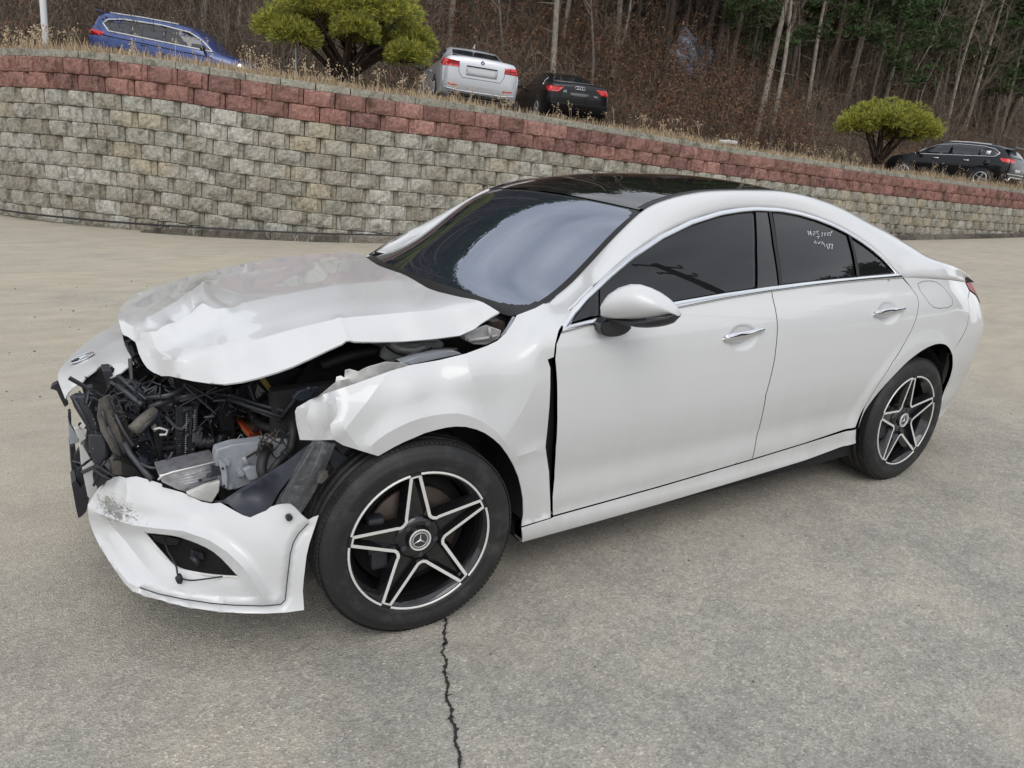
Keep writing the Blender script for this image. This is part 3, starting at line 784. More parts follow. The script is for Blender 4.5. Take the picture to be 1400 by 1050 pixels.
def trunk_mesh(seed, H, r0, m, bend=.3):
    R = np.random.RandomState(seed); A = Acc(); P = []; n = 14; ph = R.uniform(0, 6, 2)
    for i in range(n+1):
        f = i/n; P.append(np.array([bend*math.sin(f*3+ph[0])*f+bend*.3*math.sin(f*9+ph[1]), bend*math.sin(f*2.4+ph[1])*f, f*H-.3]))
    P = [p-P[0]*[1, 1, 0] for p in P]
    for i in range(n):
        a = r0*(1-.72*i/n)*(1.25 if i == 0 else 1); b = r0*(1-.72*(i+1)/n); A.seg(P[i], P[i+1], a, b, 8)
    # short dead stubs
    for k in range(7):
        f = R.uniform(.15, .7); p = P[int(f*n)]; d = np.array([R.normal(), R.normal(), R.uniform(-.1, .7)]); d /= np.linalg.norm(d); A.seg(p, p+d*R.uniform(.2, .8), .016, .005, 8)
    return A.mesh('trunk', m), P
def bare_crown(seed, P, dens=1.):
    R = np.random.RandomState(seed); A = Acc(); n = len(P)-1
    def br(p, d, l, r, lev):
        q = p; 
        for i in range(3):
            d2 = d+R.normal(0, .16, 3)+np.array([0, 0, .06]); d2 /= np.linalg.norm(d2); e = q+d2*l/3
            A.seg(q, e, r*(1-.25*i), r*(1-.25*(i+1)), 3); 
            if lev < 3:
                for _ in range(2 if lev < 2 else 2):
                    s = d2+R.normal(0, .55, 3); s /= np.linalg.norm(s); br(e, s, l*R.uniform(.4, .62), r*.5, lev+1)
            q = e; d = d2
    for k in range(int(14*dens)):
        f = R.uniform(.35, 1.); p = P[min(n, int(f*n))]; a = R.uniform(0, 6.28); d = np.array([math.cos(a), math.sin(a), R.uniform(.4, 1.3)]); d /= np.linalg.norm(d); br(p, d, R.uniform(1.3, 2.6), .028, 1)
    return A.mesh('crown', M['twig'])
def tuft(A, c, R, L, w, n, up=.3):
    for _ in range(n):
        d = R.normal(0, 1, 3); d[2] = abs(d[2])*.6+up; d /= np.linalg.norm(d); A.rib(c, c+d*L*R.uniform(.6, 1.15), w, R)
def pine_crown(seed, P, lo=.3, spread=2.2):
    R = np.random.RandomState(seed); A = Acc(); n = len(P)-1; limbs = Acc()
    for k in range(34):
        f = lo+(1-lo)*(k/33); p = P[min(n, int(f*n))]; a = R.uniform(0, 6.28); l = spread*(1.08-f)*R.uniform(.6, 1.1)+.5
        d = np.array([math.cos(a), math.sin(a), .12+.25*f]); e = p+d*l; limbs.seg(p, e, .03, .01, 4)
        for q in range(30):
            g = R.uniform(.25, 1.05); c = p+d*l*g+R.normal(0, .22, 3)*[1, 1, .55]; tuft(A, c, R, .24, .020, 9)
    return A.mesh('crown', M['needle']), limbs
def join_acc(me, A):
    bm = bmesh.new(); bm.from_mesh(me); vs = [bm.verts.new(v) for v in A.V]
    for f in A.F: bm.faces.new([vs[i] for i in f])
    bm.to_mesh(me); bm.free(); return me
T_bare = []; T_pine = []
for k in range(6):
    me, P = trunk_mesh(k, [11, 12, 9.5, 13, 10, 8][k], [.085, .11, .07, .12, .06, .055][k], M['bark2' if k % 2 else 'bark'], [.3, .25, .5, .3, .6, .7][k]); T_bare.append((me, bare_crown(k+20, P)))
for k in range(4):
    me, P = trunk_mesh(k+50, [12, 13, 11, 12][k], [.14, .16, .13, .15][k], M['barkdark' if k % 2 else 'bark'], .25); cr_, lim = pine_crown(k+70, P, [.30, .38, .24, .33][k]); T_pine.append((join_acc(me, lim), cr_))
def place_tree(kind, k, x, y, rz, s, label, group, lean=(0, 0), z=None, name=None):
    z = terr(x, y) if z is None else z
    o = empty(name or ('pine_tree' if kind == 'pine' else 'bare_tree'), (x, y, z-.05), label, 'tree', group, (lean[1], GT+lean[0], 0)); o.scale = (s, s, s)
    src = T_pine[k] if kind == 'pine' else T_bare[k]
    for me in src:
        c = bpy.data.objects.new(me.name.split('.')[0], me); COL.objects.link(c); c.parent = o; c.rotation_euler = (0, 0, rz)
    return o
def hill_hit(px, py):
    c, d = ray(px, py); t_ = 8.
    while t_ < 90:
        p = c+d*t_
        if p[1] > 9.3 and p[2] < terr(p[0], p[1]): return p
        t_ += .25
    return c+d*40
rs = random.Random(21)
# the trunks one can tell apart: foot pixel, top pixel, size
TR = [(931, 92, 'bare', 2, 'thin grey trunk left of the blue tarpaulin on the hillside'), (1032, 188, 'bare', 3, 'tall pale trunk leaning right, in the middle of the hillside, left of the small pine'), (1103, 150, 'bare', 1, 'slightly crooked trunk beside the tall pale one on the hillside'),
      (1128, 140, 'bare', 5, 'slim trunk above the roof of the white car'), (1157, 137, 'bare', 3, 'stout grey trunk standing behind the small rounded pine'), (1191, 135, 'bare', 1, 'pale trunk rising right behind the top of the small rounded pine'),
      (1291, 186, 'bare', 1, 'straight pale trunk directly above the roof of the black crossover'), (1318, 178, 'bare', 3, 'second pale trunk right of the one above the black crossover'), (1354, 189, 'bare', 3, 'thick pale trunk with strong lean at the right edge above the crossover'),
      (765, 78, 'bare', 3, 'grey trunk on the hillside above the black coupe'), (692, 60, 'bare', 4, 'thin grey trunk just right of the silver sedan roof'), (614, 60, 'bare', 1, 'dark straight trunk left of the silver sedan roof'), (955, 110, 'bare', 4, 'reddish slim trunk right of the blue tarpaulin'), (1260, 130, 'bare', 5, 'slim trunk between the small pine and the crossover')]
for i, (px, py, kd, k, lab) in enumerate(TR):
    p = hill_hit(px, py); place_tree(kd, k, p[0], p[1], rs.uniform(0, 6), rs.uniform(.95, 1.15), lab, None, (rs.uniform(.0, .07), rs.uniform(-.03, .03)), z=p[2])
n = 0; pos = []
def pick(rs, lo, hi):
    while True:
        px = rs.uniform(-60, 1470); o_ = rs.uniform(lo, hi); c, d = ray(px, 180); x = 5.
        for _ in range(12):
            y = yfoot(x)+o_; x = c[0]+(y-c[1])/d[1]*d[0]
        if -40 < x < 125: return x, y, px
while n < 85:
    x, y, px = pick(rs, .5, 24)
    if any(math.hypot(x-a, y-b) < 1.3 for a, b in pos): continue
    pos.append((x, y)); k = rs.randrange(6)
    place_tree('bare', k, x, y, rs.uniform(0, 6), rs.uniform(.75, 1.2), 'leafless grey tree among many on the brown hillside', 'leafless trees on the hillside', (rs.uniform(-.06, .08), rs.uniform(-.05, .05))); n += 1
n = 0
while n < 150:
    x, y, px = pick(rs, 6, 28)
    if any(math.hypot(x-a, y-b) < 1.5 for a, b in pos): continue
    if px < 820 and rs.random() < .35: continue
    pos.append((x, y))
    place_tree('pine', rs.randrange(4), x, y, rs.uniform(0, 6), rs.uniform(.8, 1.25), 'dark green pine high on the hillside behind the leafless trees', 'pines high on the hillside', (rs.uniform(-.03, .06), rs.uniform(-.03, .03))); n += 1
n = 0
while n < 55:
    x, y, px = pick(rs, 4, 13)
    if px < 760 or any(math.hypot(x-a, y-b) < 1.2 for a, b in pos): continue
    pos.append((x, y)); place_tree('pine', rs.randrange(4), x, y, rs.uniform(0, 6), rs.uniform(.85, 1.15), 'dark green pine high on the hillside behind the leafless trees', 'pines high on the hillside', (rs.uniform(-.03, .06), rs.uniform(-.03, .03))); n += 1
# a closed far stand of trees
class RS:
    def __init__(s, R): s.uniform = R.uniform
R = np.random.RandomState(2); A = Acc()
for k in range(260):
    x, y, _p = pick(RS(R), 22, 44); z = terr(x, y); h = R.uniform(8, 14); A.seg(np.array([x, y, z]), np.array([x+h*.05, y, z+h]), .16, .08, 5)
o = A.mesh('f', M['bark']); ob = link('distant_trunks', o); ob['kind'] = 'stuff'
A = Acc()
for k in range(15000):
    x, y, _p = pick(RS(R), 22, 55); c = np.array([x, y, terr(x, y)+R.uniform(.5, 18)]); tuft(A, c, R, 1.0, .14, 5)
ob = link('distant_forest', A.mesh('f', M['needle'])); ob['kind'] = 'stuff'
# undergrowth: stems with side twigs
def brush(n, f, name, seed, hh=(1., 3.2), leaf=.25):
    R = np.random.RandomState(seed); A = Acc(); B = Acc()
    for k in range(n):
        x, y = f(R); z = terr(x, y); nst = R.randint(3, 7)
        for s in range(nst):
            h = R.uniform(*hh); a = R.uniform(0, 6.28); d = np.array([math.cos(a)*R.uniform(.05, .5), math.sin(a)*R.uniform(.05, .5), 1.]); p = np.array([x, y, z-.05]); q = p; r = R.uniform(.006, .016)
            for i in range(4):
                d = d+R.normal(0, .13, 3); e = q+d/np.linalg.norm(d)*h/4; A.rib(q, e, r*(1-.2*i), R)
                for t_ in range(2):
                    s2 = d+R.normal(0, .7, 3); s2 /= np.linalg.norm(s2); w = e+s2*h*R.uniform(.12, .28); A.rib(e, w, r*.4, R)
                    s3 = s2+R.normal(0, .6, 3); s3 /= np.linalg.norm(s3); A.rib((e+w)/2, (e+w)/2+s3*h*.14, r*.3, R)
                    if R.rand() < leaf:
                        for g in range(5):
                            c = w+R.normal(0, .09, 3); B.rib(c, c+R.normal(0, .04, 3), R.uniform(.012, .03), R)
                q = e
    ob = link(name, A.mesh(name, M['twig'])); ob['kind'] = 'stuff'
    if B.F: ob = link('dead_leaves', B.mesh('dead_leaves', M['russet'])); ob['kind'] = 'stuff'
def fr(a, b_, lo, hi):
    def g(R):
        x = R.uniform(a, b_)
        if x < -.5: return x, yfoot(x)-R.uniform(0, 6)+R.uniform(lo, hi)
        return x, yfoot(x)+R.uniform(lo, hi)
    return g
brush(1300, fr(-9, 14, -3.5, 9), 'undergrowth', 5, (.9, 2.8), leaf=.06)
brush(900, fr(12, 62, -2.5, 14), 'undergrowth', 6, (.6, 1.7), leaf=.10)
brush(260, fr(9, 26, -1, 6), 'undergrowth', 8, (1., 2.6), leaf=.8)
brush(420, fr(-8, 60, -1, 16), 'undergrowth', 9, (2.5, 5.0), leaf=.08)
# fallen leaves on the slope
A = Acc(); R = np.random.RandomState(12)
for k in range(15000):
    x = R.uniform(-8, 55); y = yfoot(x)+R.uniform(-4, 16); c = np.array([x, y, terr(x, y)+.03]); A.rib(c, c+np.array([R.normal(0, .06), R.normal(0, .06), R.uniform(0, .05)]), .035, R)
ob = link('leaf_litter', A.mesh('leaf_litter', M['russet'])); ob['kind'] = 'stuff'
# ---- two clipped garden pines at the wall
M['gneedle'] = bpy.data.materials.new('bright_pine_needles'); gm_ = M['gneedle']; gm_.use_nodes = True; t = gm_.node_tree; b = t.nodes['Principled BSDF']; ge = N(t, 'ShaderNodeNewGeometry'); r = N(t, 'ShaderNodeValToRGB')
e = r.color_ramp.elements; e[0].position = 0; e[0].color = (.12, .15, .030, 1); e[1].position = 1; e[1].color = (.70, .62, .10, 1)
q = e.new(.35); q.color = (.19, .23, .040, 1); q = e.new(.7); q.color = (.36, .37, .06, 1)
t.links.new(ge.outputs['Random Per Island'], r.inputs['Fac']); t.links.new(r.outputs[0], b.inputs['Base Color']); b.inputs['Roughness'].default_value = .6
def garden_pine(seed, W_, Hc, zc, nt, L, w, puffs):
    R = np.random.RandomState(seed); A = Acc(); T = Acc()
    cen = []
    for (u, v, zz, rr) in puffs: cen.append((np.array([u*W_/2, v*W_/2, zc+zz*Hc]), rr*W_/2))
    for k in range(nt):
        c, rr = cen[R.randint(len(cen))]; d = R.normal(0, 1, 3); d /= np.linalg.norm(d)
        if d[2] < -.35: d[2] *= -.6
        p = c+d*rr*np.array([1.12, 1.12, .82])*R.uniform(.35, 1.06); out = d*np.array([1, 1, 1])+np.array([0, 0, .35]); out /= np.linalg.norm(out)
        for q in range(12):
            dd = out+R.normal(0, .42, 3); dd /= np.linalg.norm(dd); A.rib(p, p+dd*L*R.uniform(.6, 1.1), w, R)
    bz = zc
    for k, (c, rr) in enumerate(cen):
        a = R.uniform(0, 6.28); s = np.array([math.cos(a)*.10, math.sin(a)*.10, 0]); P = [s, s+np.array([c[0]*.30, c[1]*.3, bz*.42]), s+np.array([c[0]*.68, c[1]*.68, bz*.88]), c*np.array([.9, .9, 1])-[0, 0, rr*.25]]
        P = smooth_path(P, 4); m_ = len(P)
        for i in range(m_-1): T.seg(P[i], P[i+1], .055*(1-.75*i/m_), .055*(1-.75*(i+1)/m_), 6)
        for j in range(5):
            i = R.randint(m_//2, m_); d = R.normal(0, 1, 3); d[2] = abs(d[2]); d /= np.linalg.norm(d); T.seg(P[i], P[i]+d*rr*.8, .014, .005, 6)
    return A.mesh('crown', M['gneedle']), T.mesh('trunk', M['barkdark'])
def put_pine(x, y, z, meshes, label, s=1.):
    o = empty('garden_pine', (x, y, z), label, 'tree', None, (0, GT, 0)); o.scale = (s, s, s)
    for me in meshes:
        c = bpy.data.objects.new(me.name.split('.')[0], me); COL.objects.link(c); c.parent = o
g1 = garden_pine(1, 2.9, 1.55, .70, 17000, .095, .0038, [(-.80, .1, -.02, .27), (-.55, -.3, .22, .36), (-.3, .3, .42, .40), (-.05, -.35, .28, .42), (.1, .3, .55, .45), (.35, -.3, .30, .42), (.62, .1, .32, .38), (.80, -.2, .05, .28), (.62, -.5, -.14, .24), (0, 0, .72, .45), (-.4, 0, .62, .36), (.45, .2, .62, .36), (-.62, .45, .1, .3), (.3, .6, .2, .4), (-.1, -.55, .02, .25), (-.72, -.2, -.12, .26), (.35, .1, .05, .30), (-.35, .1, .10, .30), (.72, .2, -.06, .27), (0, .3, .2, .4)])
p = aty(472, 106, 11.3); put_pine(p[0], p[1], p[2]-.05, g1, 'large yellow green garden pine with many dark stems, left of the silver sedan')
g2 = garden_pine(2, 3.6, 1.05, 1.05, 9000, .13, .0065, [(-.72, .1, -.05, .30), (-.45, -.3, .12, .36), (-.2, .3, .22, .38), (0, -.3, .22, .42), (.3, .3, .2, .42), (.55, -.2, .1, .38), (.78, .1, -.02, .28), (0, .1, .36, .42), (-.4, .1, .28, .33), (.4, 0, .30, .36), (.2, -.6, -.02, .3)])
p = aty(1200, 221, 11.4); put_pine(p[0], p[1], p[2]-.05, g2, 'small umbrella shaped garden pine left of the black crossover', .92)
# posts
def post(name, px, py0, py1, y, r, m, label, cat):
    a = aty(px, py1, y); top = a+UPV*(abs(aty(px, py0, y)[2]-a[2])*(3.0 if py0 < 5 else 1)); bm = bmesh.new(); add_tube(bm, [a-[0, 0, .2], top], r, 12); o = mb(name, bm, m, None, True, autos=40); tag(o, label, cat); return o
M['whitepole'] = mat('white_pole_paint', (.62, .64, .66), .45)
post('lamp_post', 62, 0, 64, 13.0, .052, M['whitepole'], 'white metal pole standing in dry grass at the left end of the wall', 'pole')
post('short_post', 404.5, 57, 96, 12.2, .022, M['whitepole'], 'short thin white post in the grass left of the large garden pine', 'post')
# blue tarpaulin heap on the slope, pale slab at the wall
p = hill_hit(922, 84)+np.array([0, -.8, 0]); p[2] = terr(p[0], p[1])+.25; bm = bmesh.new()
bmesh.ops.create_icosphere(bm, subdivisions=4, radius=1.)
for v in bm.verts:
    s_ = .75+.25*math.sin(v.co.x*4+v.co.y*3)+.18*math.sin(v.co.z*9+v.co.x*7); v.co = Vector((v.co.x*1.25*s_, v.co.y*.8*s_, max(-.4, v.co.z)*1.5*s_)); v.co += Vector((p[0], p[1], p[2]))
tag(mb('tarpaulin', bm, mat('blue_tarpaulin', (.34, .42, .56), .5, var=.3, vscale=2, bump=.4, bscale=6), None, True), 'crumpled pale blue tarpaulin over a heap between trees on the hillside', 'tarpaulin')
p = aty(995, 196, 10.2); bm = bmesh.new(); add_box(bm, p+np.array([0, 0, .02]), (.45, .3, .10), Matrix.Rotation(.3, 3, 'Z'), .03); tag(mb('pale_stone', bm, M['inner_white'], None, True), 'small pale flat stone lying in dry grass on the wall top', 'stone')
# ================================================================== THE WRECKED CAR
HERO = empty('damaged_car', (1.36, 0, 0), 'white coupe with crushed open front end, standing on the asphalt in the foreground', 'car')
def carp(*a, **k): return None
# ---- outlines traced on the near side
belt_lo = [(766, 455), (797, 446.5), (830, 438.5), (880, 428.5), (930, 420), (990, 408.5), (1055, 398), (1100, 392), (1143, 387), (1190, 382.5), (1233.4, 379.6)]
belt_up = [(768.5, 446.5), (800, 438.5), (831, 431.5), (880, 420.5), (929, 411.5), (990, 401), (1055, 391.5), (1100, 386), (1143, 381.5), (1190, 377), (1229, 373.6)]
dlo_out = [(768.5, 445.3), (782, 424.5), (798.4, 404.6), (830, 374.7), (862, 347.6), (903, 320.4), (944, 300.5), (984, 288), (1010, 283.8), (1032, 282.2), (1066, 284), (1090, 288.5), (1114, 295.5), (1136, 304), (1157, 314.5), (1176, 326), (1194, 339), (1208, 351), (1218, 361.5), (1229, 373.6)]
XB_lo = xz(belt_lo); XB_up = xz(belt_up); XD = xz(dlo_out)
chrome_in = inset_poly(XD+XB_up[::-1][1:], .013)
dlo_poly = XD+XB_up[::-1][1:-1]
# dark backing of the whole window band
side_panel('window_surround', inset_poly(dlo_poly, .004), M['gloss_black'], HERO, off=-.012, step=.05, thick=.01)
# chrome strip above the windows: ring between outline and inset
def ribbon(name, A, B, m, parent, off=.004, both=True, thick=.010):
    n = 60
    def rs(L):
        L = np.array(L); d = np.r_[0, np.cumsum(np.linalg.norm(np.diff(L, axis=0), axis=1))]; t = np.linspace(0, d[-1], n)
        return np.c_[np.interp(t, d, L[:, 0]), np.interp(t, d, L[:, 1])]
    A = rs(A); B = rs(B)
    for sgn in ((-1, 1) if both else (-1,)):
        rows = []
        for a, b in zip(A, B):
            r = []
            for k in range(5):
                t = k/4; q = a+(b-a)*t; bul = off+.003*math.sin(math.pi*t)
                r.append((q[0], sgn*(W(q[0], q[1])+bul), q[1]))
            r = [(r[0][0], r[0][1]-sgn*thick, r[0][2])]+r+[(r[-1][0], r[-1][1]-sgn*thick, r[-1][2])]
            rows.append(r)
        V, F = loft_vf(rows, sgn > 0); mk(name, V, F, m, parent)
up_in = []
for i, p in enumerate(XD):
    a = XD[max(0, i-1)]; b = XD[min(len(XD)-1, i+1)]; e = np.array(b)-np.array(a); e /= np.linalg.norm(e)
    up_in.append((p[0]+e[1]*.017, p[1]-e[0]*.017))
ribbon('chrome_window_trim', XD, up_in, M['chrome'], HERO)
ribbon('chrome_belt_trim', XB_up, XB_lo, M['chrome'], HERO, off=.005)
# glass panes
def gl(px, **k): return inset_poly(xz(px), .0015)
glassmat = mat('tinted_side_glass', (.010, .011, .012), .012, spec=.62, ior=1.5)
M['glass'] = glassmat
pil_l = [(1032, 288.5), (1033.5, 345), (1034, 395)]; pil_r = [(1052, 288.5), (1059, 335), (1067, 390)]
def inner_top(x0, x1):
    L = [(p[0], p[1]) for p in dlo_out]; out = []
    for x in np.linspace(x0, x1, max(3, int(abs(x1-x0)/12))):
        y = np.interp(x, [p[0] for p in L], [p[1] for p in L]); i = np.searchsorted([p[0] for p in L], x)
        a = L[max(0, i-1)]; b = L[min(len(L)-1, i)]; s = (b[1]-a[1])/(b[0]-a[0]+1e-6)
        out.append((x, y+6.5*math.sqrt(1+s*s)))
    return out
def inner_bot(x0, x1):
    return [(x, np.interp(x, [p[0] for p in belt_up], [p[1] for p in belt_up])-1.0) for x in np.linspace(x0, x1, max(3, int(abs(x1-x0)/25)))]
fglass = inner_top(822, 1030)+[(1030.5, 345)]+inner_bot(1031, 822)
side_panel('front_side_window', xz(fglass), glassmat, HERO, off=-.006, thick=.005)
tri = [(820, 397), (814, 431), (783, 441), (797, 421), (808, 408)]
side_panel('mirror_corner_panel', xz(tri), M['plastic'], HERO, off=-.004, thick=.005)
side_panel('door_pillar_trim', xz([(1034, 289.5), (1036, 345), (1036.5, 394)]+[(1064, 390)]+[(1056, 335), (1049.5, 289.5)]), M['gloss_black'], HERO, off=-.003, thick=.006)
side_panel('rubber_seal', xz([(1051, 289), (1058, 335), (1065.5, 391), (1069.5, 390), (1062, 335), (1055, 289)]), M['rubber'], HERO, off=.000, thick=.006)
rglass = inner_top(1058, 1158)+[(1164, 345), (1170, 378)]+inner_bot(1169, 1071)+[(1064, 335)]
side_panel('rear_side_window', xz(rglass), glassmat, HERO, off=-.006, thick=.005)
side_panel('rubber_seal', xz([(1160, 322), (1166, 345), (1171.5, 379), (1175.5, 378.5), (1169.5, 345), (1164, 324)]), M['rubber'], HERO, off=.001, thick=.006)
qglass = inner_top(1167, 1213)+[(1222, 372.5)]+inner_bot(1221, 1177)+[(1171, 345)]
side_panel('quarter_window', xz(qglass), glassmat, HERO, off=-.006, thick=.005)
# ---- doors
seamF = [(1054.9, 398), (1058, 414), (1061.5, 431), (1062.5, 457), (1059, 491), (1047, 540), (1038, 585), (1028, 628)]
sill_s = [(1028, 628), (960, 648), (900, 665.5), (830, 685), (756, 705.5)]
doorF_px = belt_lo[1:7]+seamF[1:]+sill_s[1:]+[(755, 680), (757.5, 654), (759.5, 611), (761.4, 554), (761, 520), (758.6, 491), (760.5, 470), (766.5, 455)]
# the front edge is nudged to start under the chrome
df, df2 = side_panel('front_door', xz(doorF_px), M['paint'], HERO, gap=.0022, step=.025)
rear_edge = [(1233.4, 379.6), (1245, 392), (1254, 405), (1256, 414), (1253, 434), (1246, 452), (1237, 468.6), (1220, 496), (1200, 526), (1184, 553), (1171, 576)]
sill_r = [(1169.5, 584.5), (1100, 606), (1028, 628)]
doorR_px = belt_lo[6:]+rear_edge[1:-1]+sill_r+seamF[::-1][1:-1]
dr, dr2 = side_panel('rear_door', xz(doorR_px), M['paint'], HERO, gap=.0022, step=.025)
# ---- rocker
rock = [(711.4, 720.5), (753, 707.5)]+[(p[0], p[1]) for p in sill_s[::-1]][0:]+[(1100, 606), (1169.5, 586.5), (1169.4, 605.5), (1100, 629), (1028, 651), (900, 689), (800, 717), (712.4, 741)]
side_panel('side_skirt', xz(rock), M['paint'], HERO, gap=.0015, off=.004, step=.03, thick=.05)
# ---- quarter panel with fuel flap
flap = [(1254.6, 388), (1262, 384.5), (1272, 384), (1281, 386), (1289, 392), (1297, 401), (1302.5, 410), (1302, 417), (1296, 420.5), (1284, 421.6), (1277, 420.5), (1270, 414), (1259, 399)]
FL = xz(flap)
wheelr = (2.729, .33)
arch = curve2([(2.345, .33), (2.365, .41), (2.40, .49), (2.45, .555), (2.50, .60), (2.56, .645), (2.62, .677), (2.68, .70), (2.74, .716), (2.81, .725), (2.87, .722), (2.93, .708), (2.99, .678), (3.035, .64), (3.07, .595), (3.095, .55), (3.11, .50), (3.118, .45), (3.12, .40), (3.115, .34), (3.105, .28)], 2)
seamR = xz(rear_edge[::-1])
tail_line = [(3.30, .99), (3.278, .955), (3.262, .915), (3.225, .85), (3.17, .78), (3.10, .715)]
strip_L = [(2.567, 1.052), (2.70, 1.046), (2.90, 1.034), (3.10, 1.015), (3.30, .99)]
top_ext = [(2.62, 1.051), (2.8, 1.041), (3.0, 1.026), (3.2, 1.003)]
QP = [(2.571, 1.052)]+top_ext+tail_line+[(3.045, .64)]+arch[::-1][ [i for i,a in enumerate(arch[::-1]) if a[1] > .62][0]:]
QP = [q for q in QP]
QP = [(2.571, 1.052)]+top_ext+tail_line+[(3.04, .644)]+[a for a in arch[::-1] if not (a[0] > 2.9 and a[1] < .655)]+seamR[1:-1]
def clean(P):
    out = [P[0]]
    for p in P[1:]:
        if math.hypot(p[0]-out[-1][0], p[1]-out[-1][1]) > .004: out.append(p)
    return out
q1, q2 = side_panel('quarter_panel', clean(QP), M['paint'], HERO, gap=.0012, holes=[FL], step=.025)
side_panel('fuel_flap', inset_poly(FL, .0012), M['paint'], q1, step=.03, both=q2)
side_panel('seam_backing', inset_poly(FL, -.012), M['dark'], q1, off=-.012, step=.06, thick=.004, both=q2)
# ---- rear bumper side
RB = [(3.262, .912), (3.33, .925), (3.40, .936), (3.50, .903), (3.58, .862), (3.66, .822), (3.70, .74), (3.70, .60), (3.67, .45), (3.60, .33), (3.48, .26), (3.25, .235), (3.11, .24)]+[a for a in arch[::-1] if a[0] > 2.9 and a[1] < .62]+[(3.035, .645), (3.10, .712), (3.17, .777), (3.225, .847)]
rb, rb2 = side_panel('rear_bumper', clean(RB), M['paint'], HERO, gap=.0012, step=.03)
# tail lamp
TLp = [(3.285, .955), (3.275, .925), (3.33, .932), (3.42, .937), (3.50, .932), (3.58, .915), (3.60, .95), (3.55, .99), (3.45, 1.005), (3.36, .995)]
TLp = [(3.40, .943), (3.50, .910), (3.58, .869), (3.66, .829), (3.70, .81), (3.70, .92), (3.64, .945), (3.52, .968), (3.41, .976)]
side_panel('tail_lamp', TLp, M['red'], HERO, gap=.001, off=.004, step=.03)
# panel between quarter, lamp
side_panel('lamp_surround', [(3.262, .914), (3.33, .927), (3.398, .940), (3.408, .984), (3.30, .99), (3.278, .955)], M['paint'], HERO, gap=.0008, off=.0, step=.03)
# ---- white rail: a pillar, roof rail, c pillar, shoulder
def B3(px, py, y): q = aty(px, py, y); return tuple(q)
def L3(x, z): return (x, -W(x, z), z)
st = [(xz([(773, 437)])[0], B3(742, 415.5, -.688)), (xz([(782, 424.5)])[0], B3(757, 406.8, -.690)), (xz([(798.4, 404.6)])[0], B3(782, 386.5, -.675)), (xz([(830, 374.7)])[0], B3(811, 356, -.658)),
      (xz([(862, 347.6)])[0], B3(842, 322.5, -.638)), (xz([(903, 320.4)])[0], B3(880.5, 287, -.605)), (xz([(944, 300.5)])[0], B3(913.7, 272, -.586)),
      (xz([(984, 288)])[0], B3(948, 263.8, -.570)), (xz([(1010, 283.8)])[0], B3(978, 260.5, -.562))]
for a, b in st: print('RAIL', np.round(a, 3), np.round(b, 3))
ux = [p for p in XD if p[0] > 1.62]
extra = [((1.70, 1.357), (1.72, -.552, 1.420)), ((1.88, 1.348), (1.92, -.552, 1.421)), ((2.05, 1.317), (2.12, -.552, 1.402)), ((2.242, 1.265), (2.34, -.555, 1.362)),
         ((2.401, 1.187), (2.56, -.562, 1.300)), ((2.50, 1.112), (2.75, -.572, 1.245)), ((2.567, 1.052), (2.92, -.585, 1.185)), ((2.70, 1.046), (3.06, -.598, 1.130)),
         ((2.90, 1.034), (3.22, -.612, 1.083)), ((3.10, 1.015), (3.38, -.62, 1.042)), ((3.30, .99), (3.52, -.62, 1.010)), ((3.43, .975), (3.64, -.61, .955))]
def onD(a):   # snap to the traced window outline
    xs = [p[0] for p in XD]; zs = [p[1] for p in XD]
    return (a[0], float(np.interp(a[0], xs, zs))) if a[0] < 2.55 else a
st += [(onD(a), b) for a, b in extra]
# smooth B in stations
Ls = smooth_path([L3(*a) for a, b in st], 5); Bs = smooth_path([np.array(b) for a, b in st], 5)
Ls = [np.array(L3(p[0], p[2])) for p in Ls]
for sgn in (1, -1):
    rows = []
    for i, (l, b) in enumerate(zip(Ls, Bs)):
        e = .01; wz = (W(l[0], l[2]+e)-W(l[0], l[2]-e))/(2*e); f = sst(1.9, 2.9, l[0])
        tl = np.array([0, -wz, 1.0]); tl /= np.linalg.norm(tl); D = np.linalg.norm(b-l)
        tb = np.array([.0, 1.0, .14]); tb /= np.linalg.norm(tb)
        al = Ls[min(i+1, len(Ls)-1)]-Ls[max(i-1, 0)]; al /= np.linalg.norm(al); ac = (b-l)/D; nn = np.cross(al, ac); nn /= np.linalg.norm(nn)
        if nn[1] > 0: nn = -nn
        bul = .008+.016*sst(.7, 1.4, l[0])
        if i < 8: l = l+np.array([0, .030*(1-i/8), 0]); b = b+np.array([0, .020*(1-i/8), -.014*(1-i/8)]); bul *= i/8
        r = []
        for k in range(13):
            t = k/12
            q1_ = (2*t**3-3*t*t+1)*l+(t**3-2*t*t+t)*D*1.1*tl+(-2*t**3+3*t*t)*b+(t**3-t*t)*D*.9*tb
            q0_ = l+(b-l)*t+nn*bul*4*t*(1-t); q = q0_*(1-f)+q1_*f
            r.append((q[0], q[1]*sgn, q[2]))
        rows.append([(r[0][0], r[0][1]+.015*sgn, r[0][2])]+r+[(b[0], (b[1]+.012)*sgn, b[2]-.012)])
    V, F = loft_vf(rows, sgn < 0); mk('roof_rail', V, F, M['paint'], HERO)
RAILB = Bs
